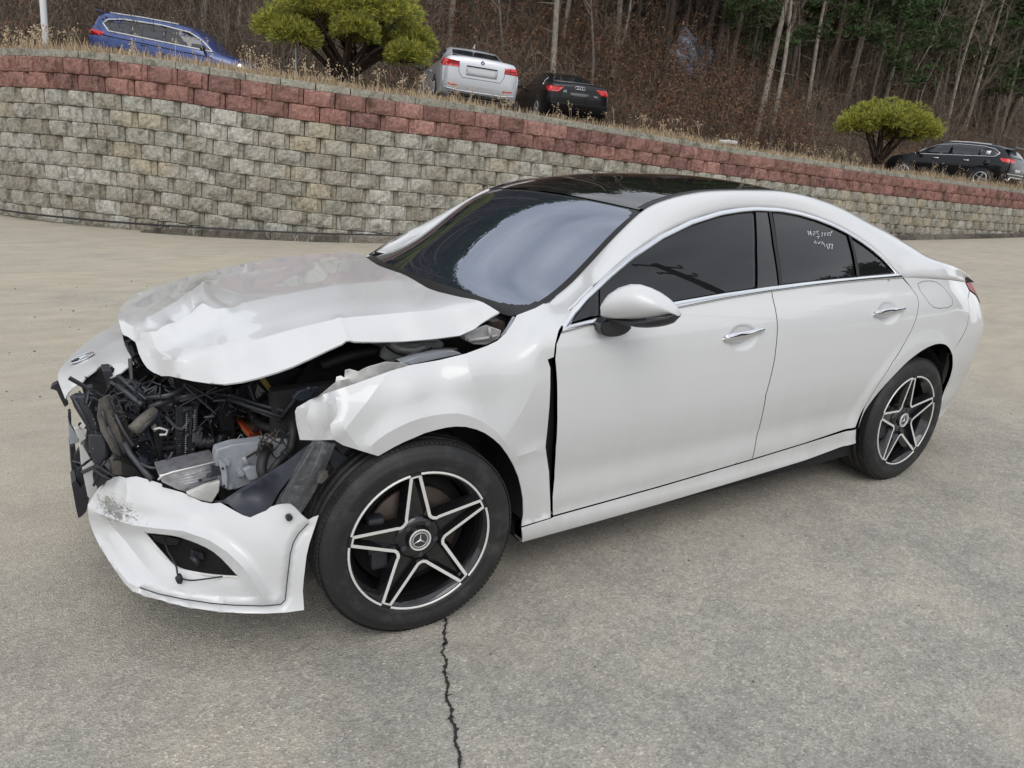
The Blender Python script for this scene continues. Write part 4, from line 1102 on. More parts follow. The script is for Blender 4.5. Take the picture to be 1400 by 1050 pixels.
# ---- windshield, roof, backlight, trunk : lofts across the car
wmat = bpy.data.materials.new('windshield_glass'); wmat.use_nodes = True; t = wmat.node_tree; b = t.nodes['Principled BSDF']
b.inputs['Base Color'].default_value = (.022, .027, .038, 1); b.inputs['Roughness'].default_value = .02; b.inputs['IOR'].default_value = 2.45
b.inputs['Specular IOR Level'].default_value = 1.0; b.inputs['Specular Tint'].default_value = (.80, .86, 1, 1)
M['frit'] = mat('black_glass_border', (.018, .017, .018), .35, spec=.25)
def cross(yb, x, z, xs, cam_, n=24, power=2):
    return [(x-xs*(1-abs(s)**power), yb*s, z+cam_*(1-abs(s)**power)) for s in np.linspace(-1, 1, n+1)]
EDGE = smooth_path([B3(702, 430.5, -.712), B3(732, 421.6, -.703), B3(757, 407.3, -.690), B3(782, 387, -.675), B3(811, 356.5, -.658), B3(842, 323, -.638), B3(880.5, 288, -.605)], 6)
EDGE = [np.array(EDGE[0])+(np.array(EDGE[0])-np.array(EDGE[1]))*1.5]+[np.array(q) for q in EDGE]
_d = np.r_[0, np.cumsum([np.linalg.norm(b-a) for a, b in zip(EDGE[:-1], EDGE[1:])])]; NW = 90; ws = []
_pf = [np.polyfit(_d/_d[-1], [q[k] for q in EDGE], 4) for k in range(3)]
for s in np.linspace(0, 1, NW+1):
    E = [float(np.polyval(_pf[k], s)) for k in range(3)]
    ws.append(cross(-E[1]-.002, E[0], E[2]-.003, .17-.07*s, .032+.002*s+.018*math.sin(math.pi*s), n=150))
V, F = loft_vf(ws, True); mi = []
for i in range(NW):
    for j in range(150):
        u = min(j+.5, 150-j-.5)/150*1.3; v = (i+.5)/NW*.86; vt = (1-(i+.5)/NW)*.86
        du = max(0, .085-(u-.030)); dv = max(0, .085-(v-.10)); dt = max(0, .06-(vt-.005))
        mi.append(1 if (u < .030 or v < .10 or vt < .005 or math.hypot(du, dv) > .085 or (du > 0 and math.hypot(du-.025, dt) > .06)) else 0)
mk('windshield', V, F, [wmat, M['frit']], HERO, mi=mi)
# mirror foot and camera housing behind the glass top, dashboard below
# roof rows follow the rail edge
def roof_row(x):
    B = np.array(RAILB); i = np.interp(x, B[:, 0], np.arange(len(B))); k = int(min(i, len(B)-2)); f = i-k
    q = B[k]*(1-f)+B[k+1]*f; return -q[1], q[2]
def roof_rows(x0, x1, n, inset=.0):
    out = []
    for x in np.linspace(x0, x1, n):
        yb, zb = roof_row(x); f = min(1, max(0, (x-1.145)/1.9))
        c = .034*(1-f)+.04*f*(1-f)+.035*f
        xs = .10*(1-sst(0, .9, f))-.06*sst(.5, 1, f)
        out.append(cross(yb-.004-inset, x, zb-.004+ .004*0, xs, c))
    return out
M['roofglass'] = mat('panoramic_roof_glass', (.010, .010, .011), .015, spec=.9, ior=1.6, coat=.3)
for nm, a, bb, ins, mm in (('roof_front_panel', ws[-1][0][0]+.003, 1.30, .03, 'roofglass'), ('sunroof_panel', 1.304, 2.02, .03, 'roofglass'), ('roof_rear_panel', 2.026, 2.42, .03, 'roofglass')):
    V, F = loft_vf(roof_rows(a, bb, 10, ins), True); mk(nm, V, F, M[mm], HERO)
rr = []
for x in np.linspace(ws[-1][0][0]+.003, 2.44, 30):
    yb, zb = roof_row(x); f = min(1, max(0, (x-1.145)/1.9)); rr.append((x, yb, zb, f))
for sgn in (-1, 1):
    rows = []
    for x, yb, zb, f in rr:
        c = .034*(1-f)+.04*f*(1-f)+.035*f; xs = .10*(1-sst(0, .9, f))-.06*sst(.5, 1, f)
        r = []
        for k in range(5):
            y = yb-.002-.034*k/4; s = y/yb
            r.append((x-xs*(1-s*s), sgn*y, zb-.002+c*(1-s*s)+.002*math.sin(math.pi*k/4)))
        rows.append(r)
    V, F = loft_vf(rows, sgn > 0); mk('roof_edge_strip', V, F, M['frit'], HERO)
V, F = loft_vf([[ (p[0], p[1]*.97, p[2]-.02) for p in r] for r in roof_rows(1.12, 2.44, 14, .02)], True); mk('roof_underlay', V, F, M['dark'], HERO)
V, F = loft_vf(roof_rows(2.424, 3.16, 14, .0), True); mk('rear_window', V, F, M['roofglass'], HERO)
def trunk_rows(x0, x1, n):
    out = []
    for x in np.linspace(x0, x1, n):
        yb, zb = roof_row(x); out.append(cross(yb-.002, x, zb, -.03*sst(3.1, 3.6, x), .035-.022*sst(3.1, 3.6, x)))
    return out
V, F = loft_vf(trunk_rows(3.165, 3.655, 12), True); mk('trunk_lid', V, F, M['paint'], HERO)
# tail closing surface
rows = []
for z in np.linspace(.22, .955, 18):
    zz = min(z, .9); r = []
    xe = 3.70 if .35 < z < .78 else (3.70-.35*(.35-z) if z <= .35 else 3.70-.20*(z-.78))
    we = W(min(xe, 3.70), zz)-.006 if z < .93 else .60
    we = min(we, .66)
    for s in np.linspace(-1, 1, 15): r.append((xe+.07*(1-s*s), we*s, z))
    rows.append(r)
V, F = loft_vf(rows); mk('tail_panel', V, F, M['paint'], HERO)
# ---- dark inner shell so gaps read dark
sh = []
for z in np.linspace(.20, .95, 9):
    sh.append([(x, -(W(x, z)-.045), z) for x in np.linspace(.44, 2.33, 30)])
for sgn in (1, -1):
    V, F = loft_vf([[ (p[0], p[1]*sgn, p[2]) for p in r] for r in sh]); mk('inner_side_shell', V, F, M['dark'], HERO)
bm = bmesh.new(); add_box(bm, (1.45, 0, .185), (2.0, 1.62, .08), bev=.01); add_box(bm, (3.2, 0, .24), (.7, 1.3, .08), bev=.01); mb('underbody', bm, M['dark'], HERO)
bm = bmesh.new(); add_box(bm, (.50, 0, .58), (.05, 1.5, .72), bev=.005); mb('firewall', bm, M['dark'], HERO)
bm = bmesh.new(); add_box(bm, (3.55, 0, .45), (.1, 1.2, .5), bev=.005); mb('rear_crossmember', bm, M['dark'], HERO)
# ---- front fender (near side, dented)
def wp(px, py, off=0.): return (px, py, 'w', off)
fend = [(780.5, 425), (770, 440), (763.5, 452), (759, 470), (757, 488), (748.6, 491.4), (752.4, 503), (752.2, 530), (751.2, 554), (748.5, 585), (745.7, 611), (748, 628), (750.5, 645), (752, 680), (752.9, 707.6), (713, 719.5),
        (715.5, 700), (715, 683), (712.5, 667), (708.6, 651.4), (702, 636), (694, 622), (684.5, 609), (674, 599.5), (663, 592), (651.4, 587), (637, 583.5), (623, 583), (610, 584.5), (597, 587.5), (581, 592), (565.7, 598.6), (552, 604.5), (540, 610.5), (517, 623.5),
        (494, 616.5), (468.6, 608.6), (457, 601.4), (433, 602), (410, 601.4), (406, 582), (404, 563), (407, 557), (424, 547), (443, 538.6), (487, 524), (534, 507), (563, 498.8), (600, 492.5), (637, 483.5), (665.7, 473), (680, 466), (691, 456), (703, 438), (706.5, 431), (732, 421.2), (756, 407.8)]
fctrl = [wp(752, 503), wp(751, 554), wp(746, 611, -.016), wp(752, 680), wp(752, 707), wp(713, 719), wp(714, 690), wp(700, 632, .006), wp(674, 600, .010), wp(623, 583, .012), wp(566, 598, .012), wp(517, 623, .010),
         wp(457, 601, .0), wp(410, 601, .0), (405, 562, 'y', -.875), wp(470, 560, .0), wp(520, 560, -.004), wp(600, 540, -.008), wp(680, 540, -.006), wp(720, 600, -.010), wp(715, 500), wp(640, 510, .0), wp(560, 530, .0),
         (443, 538, 'y', -.86), (534, 507, 'y', -.85), (600, 492.5, 'y', -.85), (665.7, 473, 'y', -.84), (703, 438, 'y', -.76), (732, 421, 'y', -.715), (756, 408, 'y', -.668), wp(780, 425), wp(766, 452), wp(757, 488), wp(735, 465, 0.), (715, 450, 'y', -.80)]
fcre = [([(505, 612), (517, 601), (530, 592), (545, 584), (560, 577), (575, 572), (590, 568.5), (607, 566), (625, 565), (640, 568), (655, 574), (668, 582), (680, 592), (697, 612)], .013, 20),
        ([(445, 538), (449, 568), (455, 600)], .026, 12), ([(445, 540), (470, 585), (490, 612)], .012, 22), ([(425, 548), (418, 575), (430, 600)], -.010, 12), ([(530, 510), (505, 545), (470, 590)], .012, 30), ([(636, 487), (650, 530), (668, 585)], .009, 34), ([(735, 520), (715, 560), (690, 600)], .010, 34),
        ([(744, 612), (720, 620), (705, 625)], .010, 10), ([(458, 535), (462, 565), (440, 600)], -.014, 9)]
ff = free_panel('front_fender', fend, fctrl, M['paint'], HERO, step=9, thick=.004, creases=fcre, label='dented near front fender torn open at its front')
# far side fender, undamaged outline
ffar = [(-.05, .70), (.0, .705), (.12, .70), (.25, .64), (.36, .50), (.41, .36), (.42, .25), (.545, .262), (.52, .45), (.485, .87), (.50, .93), (.45, .94), (.2, .90), (-.1, .87), (-.45, .80), (-.55, .76), (-.45, .68), (-.25, .60)]
V, F, NN = side_mesh(ffar, (), 0, .04, .02, flip=True); mk('front_fender', V, F, M['paint'], HERO, True, NN)
# torn mounting flange above the fender
flg = [(400+22, 549), (440, 538.5), (458.6, 523), (460, 515), (466, 513.5), (471, 516.5), (472, 506.3), (478.5, 504.3), (490, 508), (503, 501.5), (527, 495), (548.6, 496), (563, 500), (534, 508.5), (490, 524), (443, 540)]
free_panel('torn_flange', flg, [(p[0], p[1], 'y', -.83+.003*((p[1]*7) % 11)/1.5) for p in flg], M['inner_white'], ff, step=6, creases=[([(455, 522), (480, 517)], .012, 5), ([(500, 505), (510, 515)], .01, 5)], wob=.003, wscale=22)
# ---- hood
hood = [(497, 347.5), (480, 344.5), (450, 346.6), (420, 348.4), (393, 351), (364, 355.5), (336, 361), (307, 367), (278.6, 373.7), (256, 379), (235.7, 385), (215, 391), (198.6, 397), (187, 401.8), (178.6, 407), (171, 413), (165.7, 420), (162.2, 427), (160.9, 433), (162, 440), (164, 445.7), (166, 453), (168.6, 460),
        (176, 464), (184, 471), (187.5, 478), (190, 485.7), (195, 495), (201.4, 504), (210, 512.5), (221.4, 520), (240, 523), (264, 525.4), (285, 526.4), (307, 526), (330, 522), (354, 516), (378.6, 508.6), (400, 501), (423, 491.5), (448, 481), (472.9, 471.4), (478.6, 470.3), (515, 470), (551, 468.8), (590, 465.5), (628.6, 461), (648.6, 453.8), (666, 441.5), (682.5, 427.5),
        (660, 419), (630, 410.5), (600, 400), (570, 388), (548, 379), (528, 370), (515, 363.5), (507, 358), (500.5, 352.5)]
hc = [(497, 348, 'z', .995), (450, 346.6, 'z', .990), (393, 351, 'z', .978), (336, 361, 'z', .957), (279, 373.7, 'z', .925), (235, 385, 'z', .898), (199, 397, 'z', .872), (178, 407, 'z', .868), (166, 420, 'z', .880), (161, 433, 'z', .895), (169, 460, 'z', .862), (190, 486, 'z', .825), (221, 520, 'z', .788), (264, 525, 'z', .80), (307, 526, 'z', .822), (379, 509, 'z', .862), (425, 490.5, 'z', .895), (475, 471, 'z', .932), (551, 468.6, 'z', .925), (628, 461, 'z', .930), (666, 441.5, 'z', .968), (682, 428, 'z', 1.0),
      (630, 410.5, 'z', 1.02), (570, 388, 'z', 1.03), (528, 370, 'z', 1.02), (640, 430, 'z', .99), (560, 430, 'z', .992), (480, 400, 'z', 1.005), (460, 375, 'z', 1.01), (400, 395, 'z', .99), (330, 390, 'z', .965), (279, 398, 'z', .965), (279, 436, 'z', .925), (230, 420, 'z', .920), (200, 440, 'z', .905), (230, 480, 'z', .862), (300, 475, 'z', .893), (370, 440, 'z', .948), (420, 465, 'z', .928), (240, 507, 'z', .83), (330, 500, 'z', .856), (500, 448, 'z', .962)]
hcre = [([(648, 431), (600, 434), (560, 438), (520, 441.5), (480, 445), (450, 450), (420, 457), (393, 464), (365, 472), (340, 480), (315, 488), (293, 494), (260, 503), (236, 510)], .027, 38),
        ([(545, 391), (500, 394), (450, 400), (420, 405), (385, 412), (350, 419), (310, 429), (279, 436)], .022, 40),
        ([(497, 360), (450, 362), (420, 364), (390, 366.5), (360, 371), (330, 376), (301, 383), (260, 394), (222, 409), (185, 430)], .006, 22),
        ([(172, 463), (184, 473), (200, 488), (215, 500), (232, 509)], .010, 12), ([(279, 399), (279, 436)], .018, 20), ([(279, 399), (250, 413), (225, 428), (203, 441)], .016, 16), ([(279, 436), (245, 442), (222, 453), (200, 470)], .014, 15),
        ([(290, 403), (318, 421)], -.012, 14), ([(268, 424), (236, 438)], -.016, 11), ([(165, 441), (185, 452), (205, 466)], .010, 12), ([(475, 470), (470, 458), (463, 447)], .006, 8), ([(257, 409), (270, 432)], .008, 9), ([(205, 466), (220, 490), (236, 510)], .008, 12), ([(200, 470), (186, 474)], .006, 7)]
hd = free_panel('hood', hood, hc, M['paint'], HERO, step=6, cdir=(0, 0, 1), thick=.006, creases=hcre, label='buckled white hood pushed up at its front')
# underside of the hood
free_panel('hood_liner', inset_poly(hood, 16), [(c[0], c[1], c[2], c[3]-.035) for c in hc], M['dark'], hd, step=25, thick=.01)
# ---- detached nose cover with the badge
nose = [(160.7, 441), (150, 447), (138.6, 454), (128, 461), (117, 469), (106, 478), (95.7, 488.6), (88, 497), (81.4, 505.7), (78.6, 514), (80.7, 524), (85, 535), (89.3, 545.7), (90.7, 541), (94, 536), (98.6, 531.4), (106, 526), (113, 521.4), (117, 515.7), (124, 511), (131.4, 505.7), (134, 502.5), (140, 499), (146, 498), (151.4, 498.6), (157, 504), (155.7, 508.6), (151, 513), (146.4, 517.9), (153, 515.5), (160, 512.9), (166, 509), (171.4, 504.3), (177, 500), (182.9, 496.4), (180.5, 492), (178.6, 487), (174.5, 480), (171.4, 473), (169, 466), (167.9, 460), (165, 450)]
nc = [(160.7, 441, 'y', .36), (138.6, 454, 'y', .30), (117, 469, 'y', .22), (95.7, 488.6, 'y', .10), (81, 506, 'y', -.04), (79, 515, 'y', -.10), (89, 546, 'y', -.22), (98, 531, 'y', -.23), (117, 516, 'y', -.22), (131, 505, 'y', -.21), (156, 504, 'y', -.22), (146, 518, 'y', -.26), (171, 504, 'y', -.25), (183, 496, 'y', -.24), (171, 473, 'y', -.05), (168, 458, 'y', .08), (115, 491, 'y', -.03), (100, 510, 'y', -.12), (140, 475, 'y', .06), (135, 490, 'y', -.08), (158, 485, 'y', -.10)]
ns = free_panel('nose_cover', nose, nc, M['paint'], HERO, step=5, thick=.004, creases=[([(98, 505), (118, 490), (150, 470), (166, 463)], .006, 8)], label='broken nose cover carrying the round star badge')
# badge: ring, disc and three pointed star lying on the nose
def badge(name, centre, nrm, up, R, parent, m_ring, m_disc, laurel=False):
    c = np.array(centre, float); n = np.array(nrm, float); n /= np.linalg.norm(n); u = np.array(up, float); u -= n*(u@n); u /= np.linalg.norm(u); s = np.cross(u, n)
    P = lambda a, r, h=0.: c+n*h+(u*math.cos(a)+s*math.sin(a))*r
    V = []; F = []
    for k in range(32):
        a = 2*math.pi*k/32; V += [P(a, R*.98, .0005)]
    bm = bmesh.new(); vs = [bm.verts.new(v) for v in V]; bm.faces.new(vs); d = mb(name+'_disc', bm, m_disc, parent)
    bm = bmesh.new()
    add_tube(bm, [P(2*math.pi*k/32, R, .001) for k in range(33)], R*.075, 6, False)
    if laurel: add_tube(bm, [P(2*math.pi*k/32, R*.72, .001) for k in range(33)], R*.03, 5, False)
    rs = R*(.68 if laurel else .93)
    for k in range(3):
        a = 2*math.pi*k/3; tip = bm.verts.new(P(a, rs, .0012)); b0 = bm.verts.new(P(a+math.pi/3, rs*.13, .0012)); b1 = bm.verts.new(P(a-math.pi/3, rs*.13, .0012)); m_ = bm.verts.new(P(a, 0, R*.10+.001))
        bm.faces.new((tip, b0, m_)); bm.faces.new((tip, m_, b1))
    if laurel:
        for k in range(26):
            a = 2*math.pi*(k+.5)/26; q = P(a, R*.86, .001)
            add_tube(bm, [q-(u*math.cos(a)+s*math.sin(a))*R*.07, q+(u*math.cos(a)+s*math.sin(a))*R*.07], R*.025, 4)
    return mb(name, bm, m_ring, d, False)
q = on_surf('nose_cover', 113.5, 490.5)
e1 = on_surf('nose_cover', 126, 482)-on_surf('nose_cover', 101, 499); e2 = on_surf('nose_cover', 121, 501)-on_surf('nose_cover', 107, 481); nn = np.cross(e1, e2); nn = nn*(1 if nn[2] > 0 else -1)
badge('star_badge', q+nn/np.linalg.norm(nn)*.004, nn, (1, 0, .3), .036, ns, M['chrome'], M['gloss_black'])
# ---- front bumper cover (torn loose)
bump = [(120, 690), (128, 677), (135.7, 665.7), (142, 661), (148.6, 657), (155, 652.5), (164, 651), (172, 653.5), (180, 652), (187, 651.4), (204, 656), (221, 661.5), (222, 666), (236, 669.5), (250, 673.5), (263, 680), (275.7, 686), (289, 688.5), (301, 687.2), (318, 697), (332, 704.5), (342, 707.5), (353, 702.5), (364, 698), (370, 693), (378.6, 690), (388, 688.5), (397, 688.6), (404, 694), (412, 703), (421, 711.5), (428, 707), (435.7, 704.5),
        (430, 722), (423, 743), (419, 760), (417, 777), (415, 794), (414, 808.6), (415, 822), (415.7, 834), (390, 837.5), (364, 838.8), (335, 838.5), (307, 836.8), (278, 833.3), (250, 828.8), (229, 823), (210, 817.2), (195, 813), (181.4, 808.6), (172, 799.5), (164, 789), (149, 767), (135.7, 745.7), (127, 727), (121, 708.6)]
fog = [(197, 727), (215, 729.5), (233, 731.5), (250, 735), (272, 743), (293, 754), (306, 765), (318, 777), (327, 788.6), (307, 789), (285, 785), (265, 781), (244, 777.5), (232, 768), (221.4, 757), (209, 742)]
bc = [(120, 695, 'y', -.33), (136, 666, 'y', -.36), (164, 651, 'y', -.44), (187, 651.4, 'y', -.50), (221, 661, 'y', -.56), (250, 673, 'y', -.61), (276, 686, 'y', -.66), (301, 687, 'y', -.72), (342, 707, 'y', -.81), (364, 698, 'y', -.825), (397, 688.6, 'y', -.85), (421, 711, 'y', -.875), (435, 705, 'y', -.885),
      (423, 743, 'y', -.895), (415, 790, 'y', -.905), (415.7, 834, 'y', -.915), (364, 838.8, 'y', -.90), (307, 836.8, 'y', -.855), (250, 828, 'y', -.79), (210, 817, 'y', -.72), (181, 808.6, 'y', -.65), (164, 789, 'y', -.58), (135.7, 745.7, 'y', -.44), (121, 708, 'y', -.34),
      (197, 727, 'y', -.575), (250, 735, 'y', -.68), (293, 754, 'y', -.765), (327, 788, 'y', -.835), (265, 781, 'y', -.73), (221, 757, 'y', -.64), (150, 700, 'y', -.46), (200, 690, 'y', -.575), (260, 705, 'y', -.69), (330, 740, 'y', -.82), (380, 760, 'y', -.875), (380, 720, 'y', -.855), (200, 790, 'y', -.66), (300, 815, 'y', -.81), (370, 815, 'y', -.875), (160, 745, 'y', -.515)]
bcre = [([(122, 697), (150, 708), (180, 718), (210, 722), (250, 726), (285, 738), (310, 754), (332, 775), (350, 800), (356, 812)], .030, 15),
        ([(207, 815), (193, 803), (215, 811), (250, 818.6), (290, 824.5), (321, 827), (360, 828), (384, 826), (390, 817), (393, 783), (397, 754), (405, 733), (421, 716)], -.016, 4),
        ([(150, 716), (172, 740), (195, 770), (215, 792), (245, 805), (300, 815), (350, 816)], -.014, 14), ([(130, 735), (150, 765), (176, 797), (193, 805)], .010, 8), ([(173, 655), (174, 672), (171, 690)], .006, 4)]
bpm = bpy.data.materials.new('scuffed_white_paint'); bpm.use_nodes = True; t = bpm.node_tree; b = t.nodes['Principled BSDF']
b.inputs['Roughness'].default_value = .4; b.inputs['Coat Weight'].default_value = .8; b.inputs['Coat Roughness'].default_value = .04
tcc = N(t, 'ShaderNodeTexCoord'); geo = N(t, 'ShaderNodeNewGeometry'); sc_ = atz(158, 690, .50)*0+aty(158, 695, -.47)
vm = N(t, 'ShaderNodeVectorMath', operation='SUBTRACT'); vm.inputs[1].default_value = tuple(sc_)
vs_ = N(t, 'ShaderNodeVectorMath', operation='MULTIPLY'); vs_.inputs[1].default_value = (5.5, 5.5, 17)
ln = N(t, 'ShaderNodeVectorMath', operation='LENGTH'); nz = N(t, 'ShaderNodeTexNoise', Scale=30., Detail=12., Roughness=.82, Distortion=1.2)
mpp = N(t, 'ShaderNodeMapping'); mpp.inputs['Scale'].default_value = (1, 1, 3.0)
r1 = N(t, 'ShaderNodeMapRange'); r1.inputs['From Min'].default_value = 1.25; r1.inputs['From Max'].default_value = .2
r1.inputs['To Min'].default_value = 0; r1.inputs['To Max'].default_value = .30
ad = N(t, 'ShaderNodeMath', operation='ADD'); r2 = N(t, 'ShaderNodeMapRange'); r2.inputs['From Min'].default_value = .70; r2.inputs['From Max'].default_value = .80
mc = N(t, 'ShaderNodeMix', data_type='RGBA'); mc.inputs['A'].default_value = (.61, .615, .622, 1); mc.inputs['B'].default_value = (.17, .165, .15, 1)
L_ = t.links.new
L_(geo.outputs['Position'], vm.inputs[0]); L_(vm.outputs[0], vs_.inputs[0]); L_(vs_.outputs[0], ln.inputs[0]); L_(ln.outputs['Value'], r1.inputs['Value'])
L_(geo.outputs['Position'], mpp.inputs[0]); L_(mpp.outputs[0], nz.inputs['Vector']); L_(nz.outputs['Fac'], ad.inputs[0]); L_(r1.outputs[0], ad.inputs[1]); L_(ad.outputs[0], r2.inputs['Value']); L_(r2.outputs[0], mc.inputs['Factor']); L_(mc.outputs['Result'], b.inputs['Base Color'])
fb = free_panel('front_bumper', bump, bc, bpm, HERO, step=6.5, thick=.004, creases=bcre, holes=[fog], label='torn and scuffed white front bumper hanging low')
# dark pocket behind the fog opening
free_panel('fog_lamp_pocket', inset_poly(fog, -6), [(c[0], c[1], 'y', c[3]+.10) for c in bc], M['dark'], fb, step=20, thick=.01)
for pts, w_ in (([(200, 727, -.585), (222, 729, -.62), (250, 734, -.675), (293, 753, -.765), (327, 787, -.835)], .004), ([(198, 729, -.575), (221, 756, -.64), (244, 777, -.69), (285, 786, -.765), (327, 789, -.835)], .004)):
    bar('fog_opening_rim', pts, w_, M['cream'] if 0 else M['inner_white'], fb, 6, 4)
bar('lamp_bracket', [(262, 760, -.66), (272, 772, -.68)], .012, M['plastic_grey'], fb)
slab('lamp_bracket', [(262, 752), (278, 757), (280, 766), (262, 764)], M['plastic_grey'], fb, y=-.66)
slab('lamp_bracket', [(206, 731), (228, 733), (247, 738), (243, 746), (224, 745), (212, 740)], M['plastic'], fb, y=-.585)
bar('loose_cable', [(225, 735, -.60), (229, 752, -.655), (240, 772, -.71), (243, 786, -.735), (246, 791, -.745)], .0028, M['rubber'], fb, 6, 5)
bar('loose_cable', [(248, 791, -.745), (262, 793.5, -.765), (285, 791, -.79), (305, 788, -.80), (318, 787, -.79)], .0026, M['rubber'], fb, 6, 5)
slab('cable_plug', [(240, 794), (247, 787), (251, 791), (249, 799), (243, 799)], M['rubber'], fb, y=-.75)
# parking sensor hole
q = aty(395.5, 708, -.872)
bm = bmesh.new(); add_tube(bm, [q+np.array([0, .01, 0]), q-np.array([0, .003, 0])], .0095, 16); mb('parking_sensor', bm, M['plastic'], fb, True, autos=30)
# far half of the bumper, still in place
rows = []
for q_ in np.linspace(0, 1, 12):
    y = .86-q_*.84; x = -.875+.55*max(0, (abs(y)-.30)/.56)**2.0
    rows.append([(x+.02, y, .17), (x+.005, y, .30), (x, y, .42), (x+.01, y, .50), (x+.06, y, .58)])
V, F = loft_vf(rows); mk('front_bumper_far_half', V, F, M['paint'], HERO)
def seam_line(name, L, sf, r, m, par, up=.0005):
    return tube(name, [on_surf(sf, a, b_, up) for a, b_ in resample(L, 5, False)], r, m, par, 6, 0)
M['seam'] = mat('dark_seam', (.02, .02, .02), .8)
seam_line('splitter_seam', [(193, 804), (215, 811.5), (250, 819), (290, 825), (321, 827.5), (360, 828.5), (384, 826.5), (390, 820), (392, 800), (394, 783), (397, 757), (401, 742), (408, 730), (421, 716)], 'front_bumper', .0017, M['seam'], fb)
seam_line('splitter_seam', [(182, 798), (193, 804)], 'front_bumper', .0010, M['seam'], fb)
# ================================================================== ENGINE BAY AND LOOSE PARTS
P_ = M['plastic']; G_ = M['plastic_grey']
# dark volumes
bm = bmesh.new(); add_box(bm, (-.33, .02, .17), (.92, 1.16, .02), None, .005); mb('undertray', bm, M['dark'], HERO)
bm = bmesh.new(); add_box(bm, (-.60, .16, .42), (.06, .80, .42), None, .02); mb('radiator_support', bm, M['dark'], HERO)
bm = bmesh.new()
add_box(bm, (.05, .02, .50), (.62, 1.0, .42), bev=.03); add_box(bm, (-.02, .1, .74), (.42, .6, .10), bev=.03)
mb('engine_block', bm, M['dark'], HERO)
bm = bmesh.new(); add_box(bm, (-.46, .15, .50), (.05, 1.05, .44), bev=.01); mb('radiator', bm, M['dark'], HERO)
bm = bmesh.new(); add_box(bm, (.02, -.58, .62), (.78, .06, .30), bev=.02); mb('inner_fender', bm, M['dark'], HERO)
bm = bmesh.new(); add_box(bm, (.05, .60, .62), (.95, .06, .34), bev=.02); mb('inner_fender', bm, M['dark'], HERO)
# wheel housings: half drums of dark felt
def housing(cx, cz, r, y0, y1, m, a0=-25, a1=205):
    V = []; F = []; n = 30
    for i in range(n+1):
        a = math.radians(a0+(a1-a0)*i/n)
        for (rr, y) in ((r, y0), (r, y1), (.0, y1)): V.append((cx+rr*math.cos(a), y, cz+rr*math.sin(a)))
    for i in range(n):
        for k in range(2): F.append((i*3+k, (i+1)*3+k, (i+1)*3+k+1, i*3+k+1))
    return mk('wheel_housing', V, F, m, HERO, False)
for s in (-1, 1):
    housing(2.729, .33, .385, s*.862, s*.58, M['dark'], -12, 192); housing(.02, .33, .40, s*.872, s*.57, M['dark'], -8, 130)
# crash box and apron
slab('bumper_crash_box', [(217, 650, -.60), (236.5, 645.5, -.60), (296.5, 631.2, -.60), (301, 661, -.60), (258, 675, -.60), (240, 668, -.60), (221, 659, -.60)], M['rough_alu'], HERO, ext=(0, .11, 0), bev=.003)
bar('crash_box_edge', [(216, 656, -.603), (222, 650, -.603), (236.5, 645.3, -.603), (296.5, 631, -.603)], .0028, M['alu'], HERO, 6)
for k in range(4): bar('crash_box_rib', [(226+k*3, 657.5-k*.2+k*2.2, -.602), (299+k*.6, 638+k*5.5, -.602)], .0012, M['rough_alu'], HERO, 6)
bar('bolt_hole', [(273.5, 657, -.604), (273.6, 657, -.60)], .004, M['dark'], HERO, 10)
apr = slab('front_rail_plate', [(294, 625), (296, 615), (318, 608), (355, 604), (381, 600.5), (398, 601), (404, 612), (398, 625), (378, 638), (359, 650), (340, 661.5), (325, 669), (313, 671), (300, 664)], M['apron'], HERO, ext=(0, .05, 0), y=-.62, bev=.004)
for (a, b_, r_) in ((329.5, 646, .0135), (309.6, 632, .0115), (314, 664, .011), (336, 631, .008)):
    bm = bmesh.new(); q = aty(a, b_, -.625); add_tube(bm, [q+np.array([0, .01, 0]), q+np.array([0, -.006, 0])], r_, 14); add_tube(bm, [q+np.array([0, -.005, 0]), q+np.array([0, -.013, 0])], r_*.6, 6); mb('bolt', bm, M['apron'], apr, False)
slab('rail_flange', [(297.6, 626), (303, 629), (308.7, 634.6), (310.5, 650), (311.5, 668), (305, 667), (303, 648)], M['apron'], apr, ext=(.0, .012, 0), y=-.645)
for a, b_ in ((304.5, 640.5), (306, 664.5)):
    bar('bolt_hole', [(a, b_, -.647), (a+.05, b_, -.643)], .004, M['dark'], apr, 10)
slab('scuffed_gusset', [(255, 675.5), (280, 665), (301, 657.8), (299.5, 672), (290, 687.5), (272, 684)], M['inner_white'], HERO, ext=(0, .02, 0), y=-.64)
slab('grey_clip', [(333, 643), (341, 638), (352, 639), (357, 650), (349, 656), (340, 657)], M['apron'], HERO, ext=(0, .02, 0), y=-.655)
slab('tow_hook_clip', [(288, 636), (293, 640), (303, 641), (303, 649), (297, 650.5), (283, 655), (283, 652), (292, 648), (290, 641)], P_, HERO, ext=(0, .02, 0), y=-.64)
tube('brake_line', [aty(333, 628, -.66), aty(345, 621, -.64), aty(360, 612, -.62), aty(372, 604, -.6)], .004, M['disc'], HERO, 6)
slab('cable_lug', [(331, 628), (336, 625), (339, 630), (335, 634)], M['apron'], HERO, ext=(0, .01, 0), y=-.665)
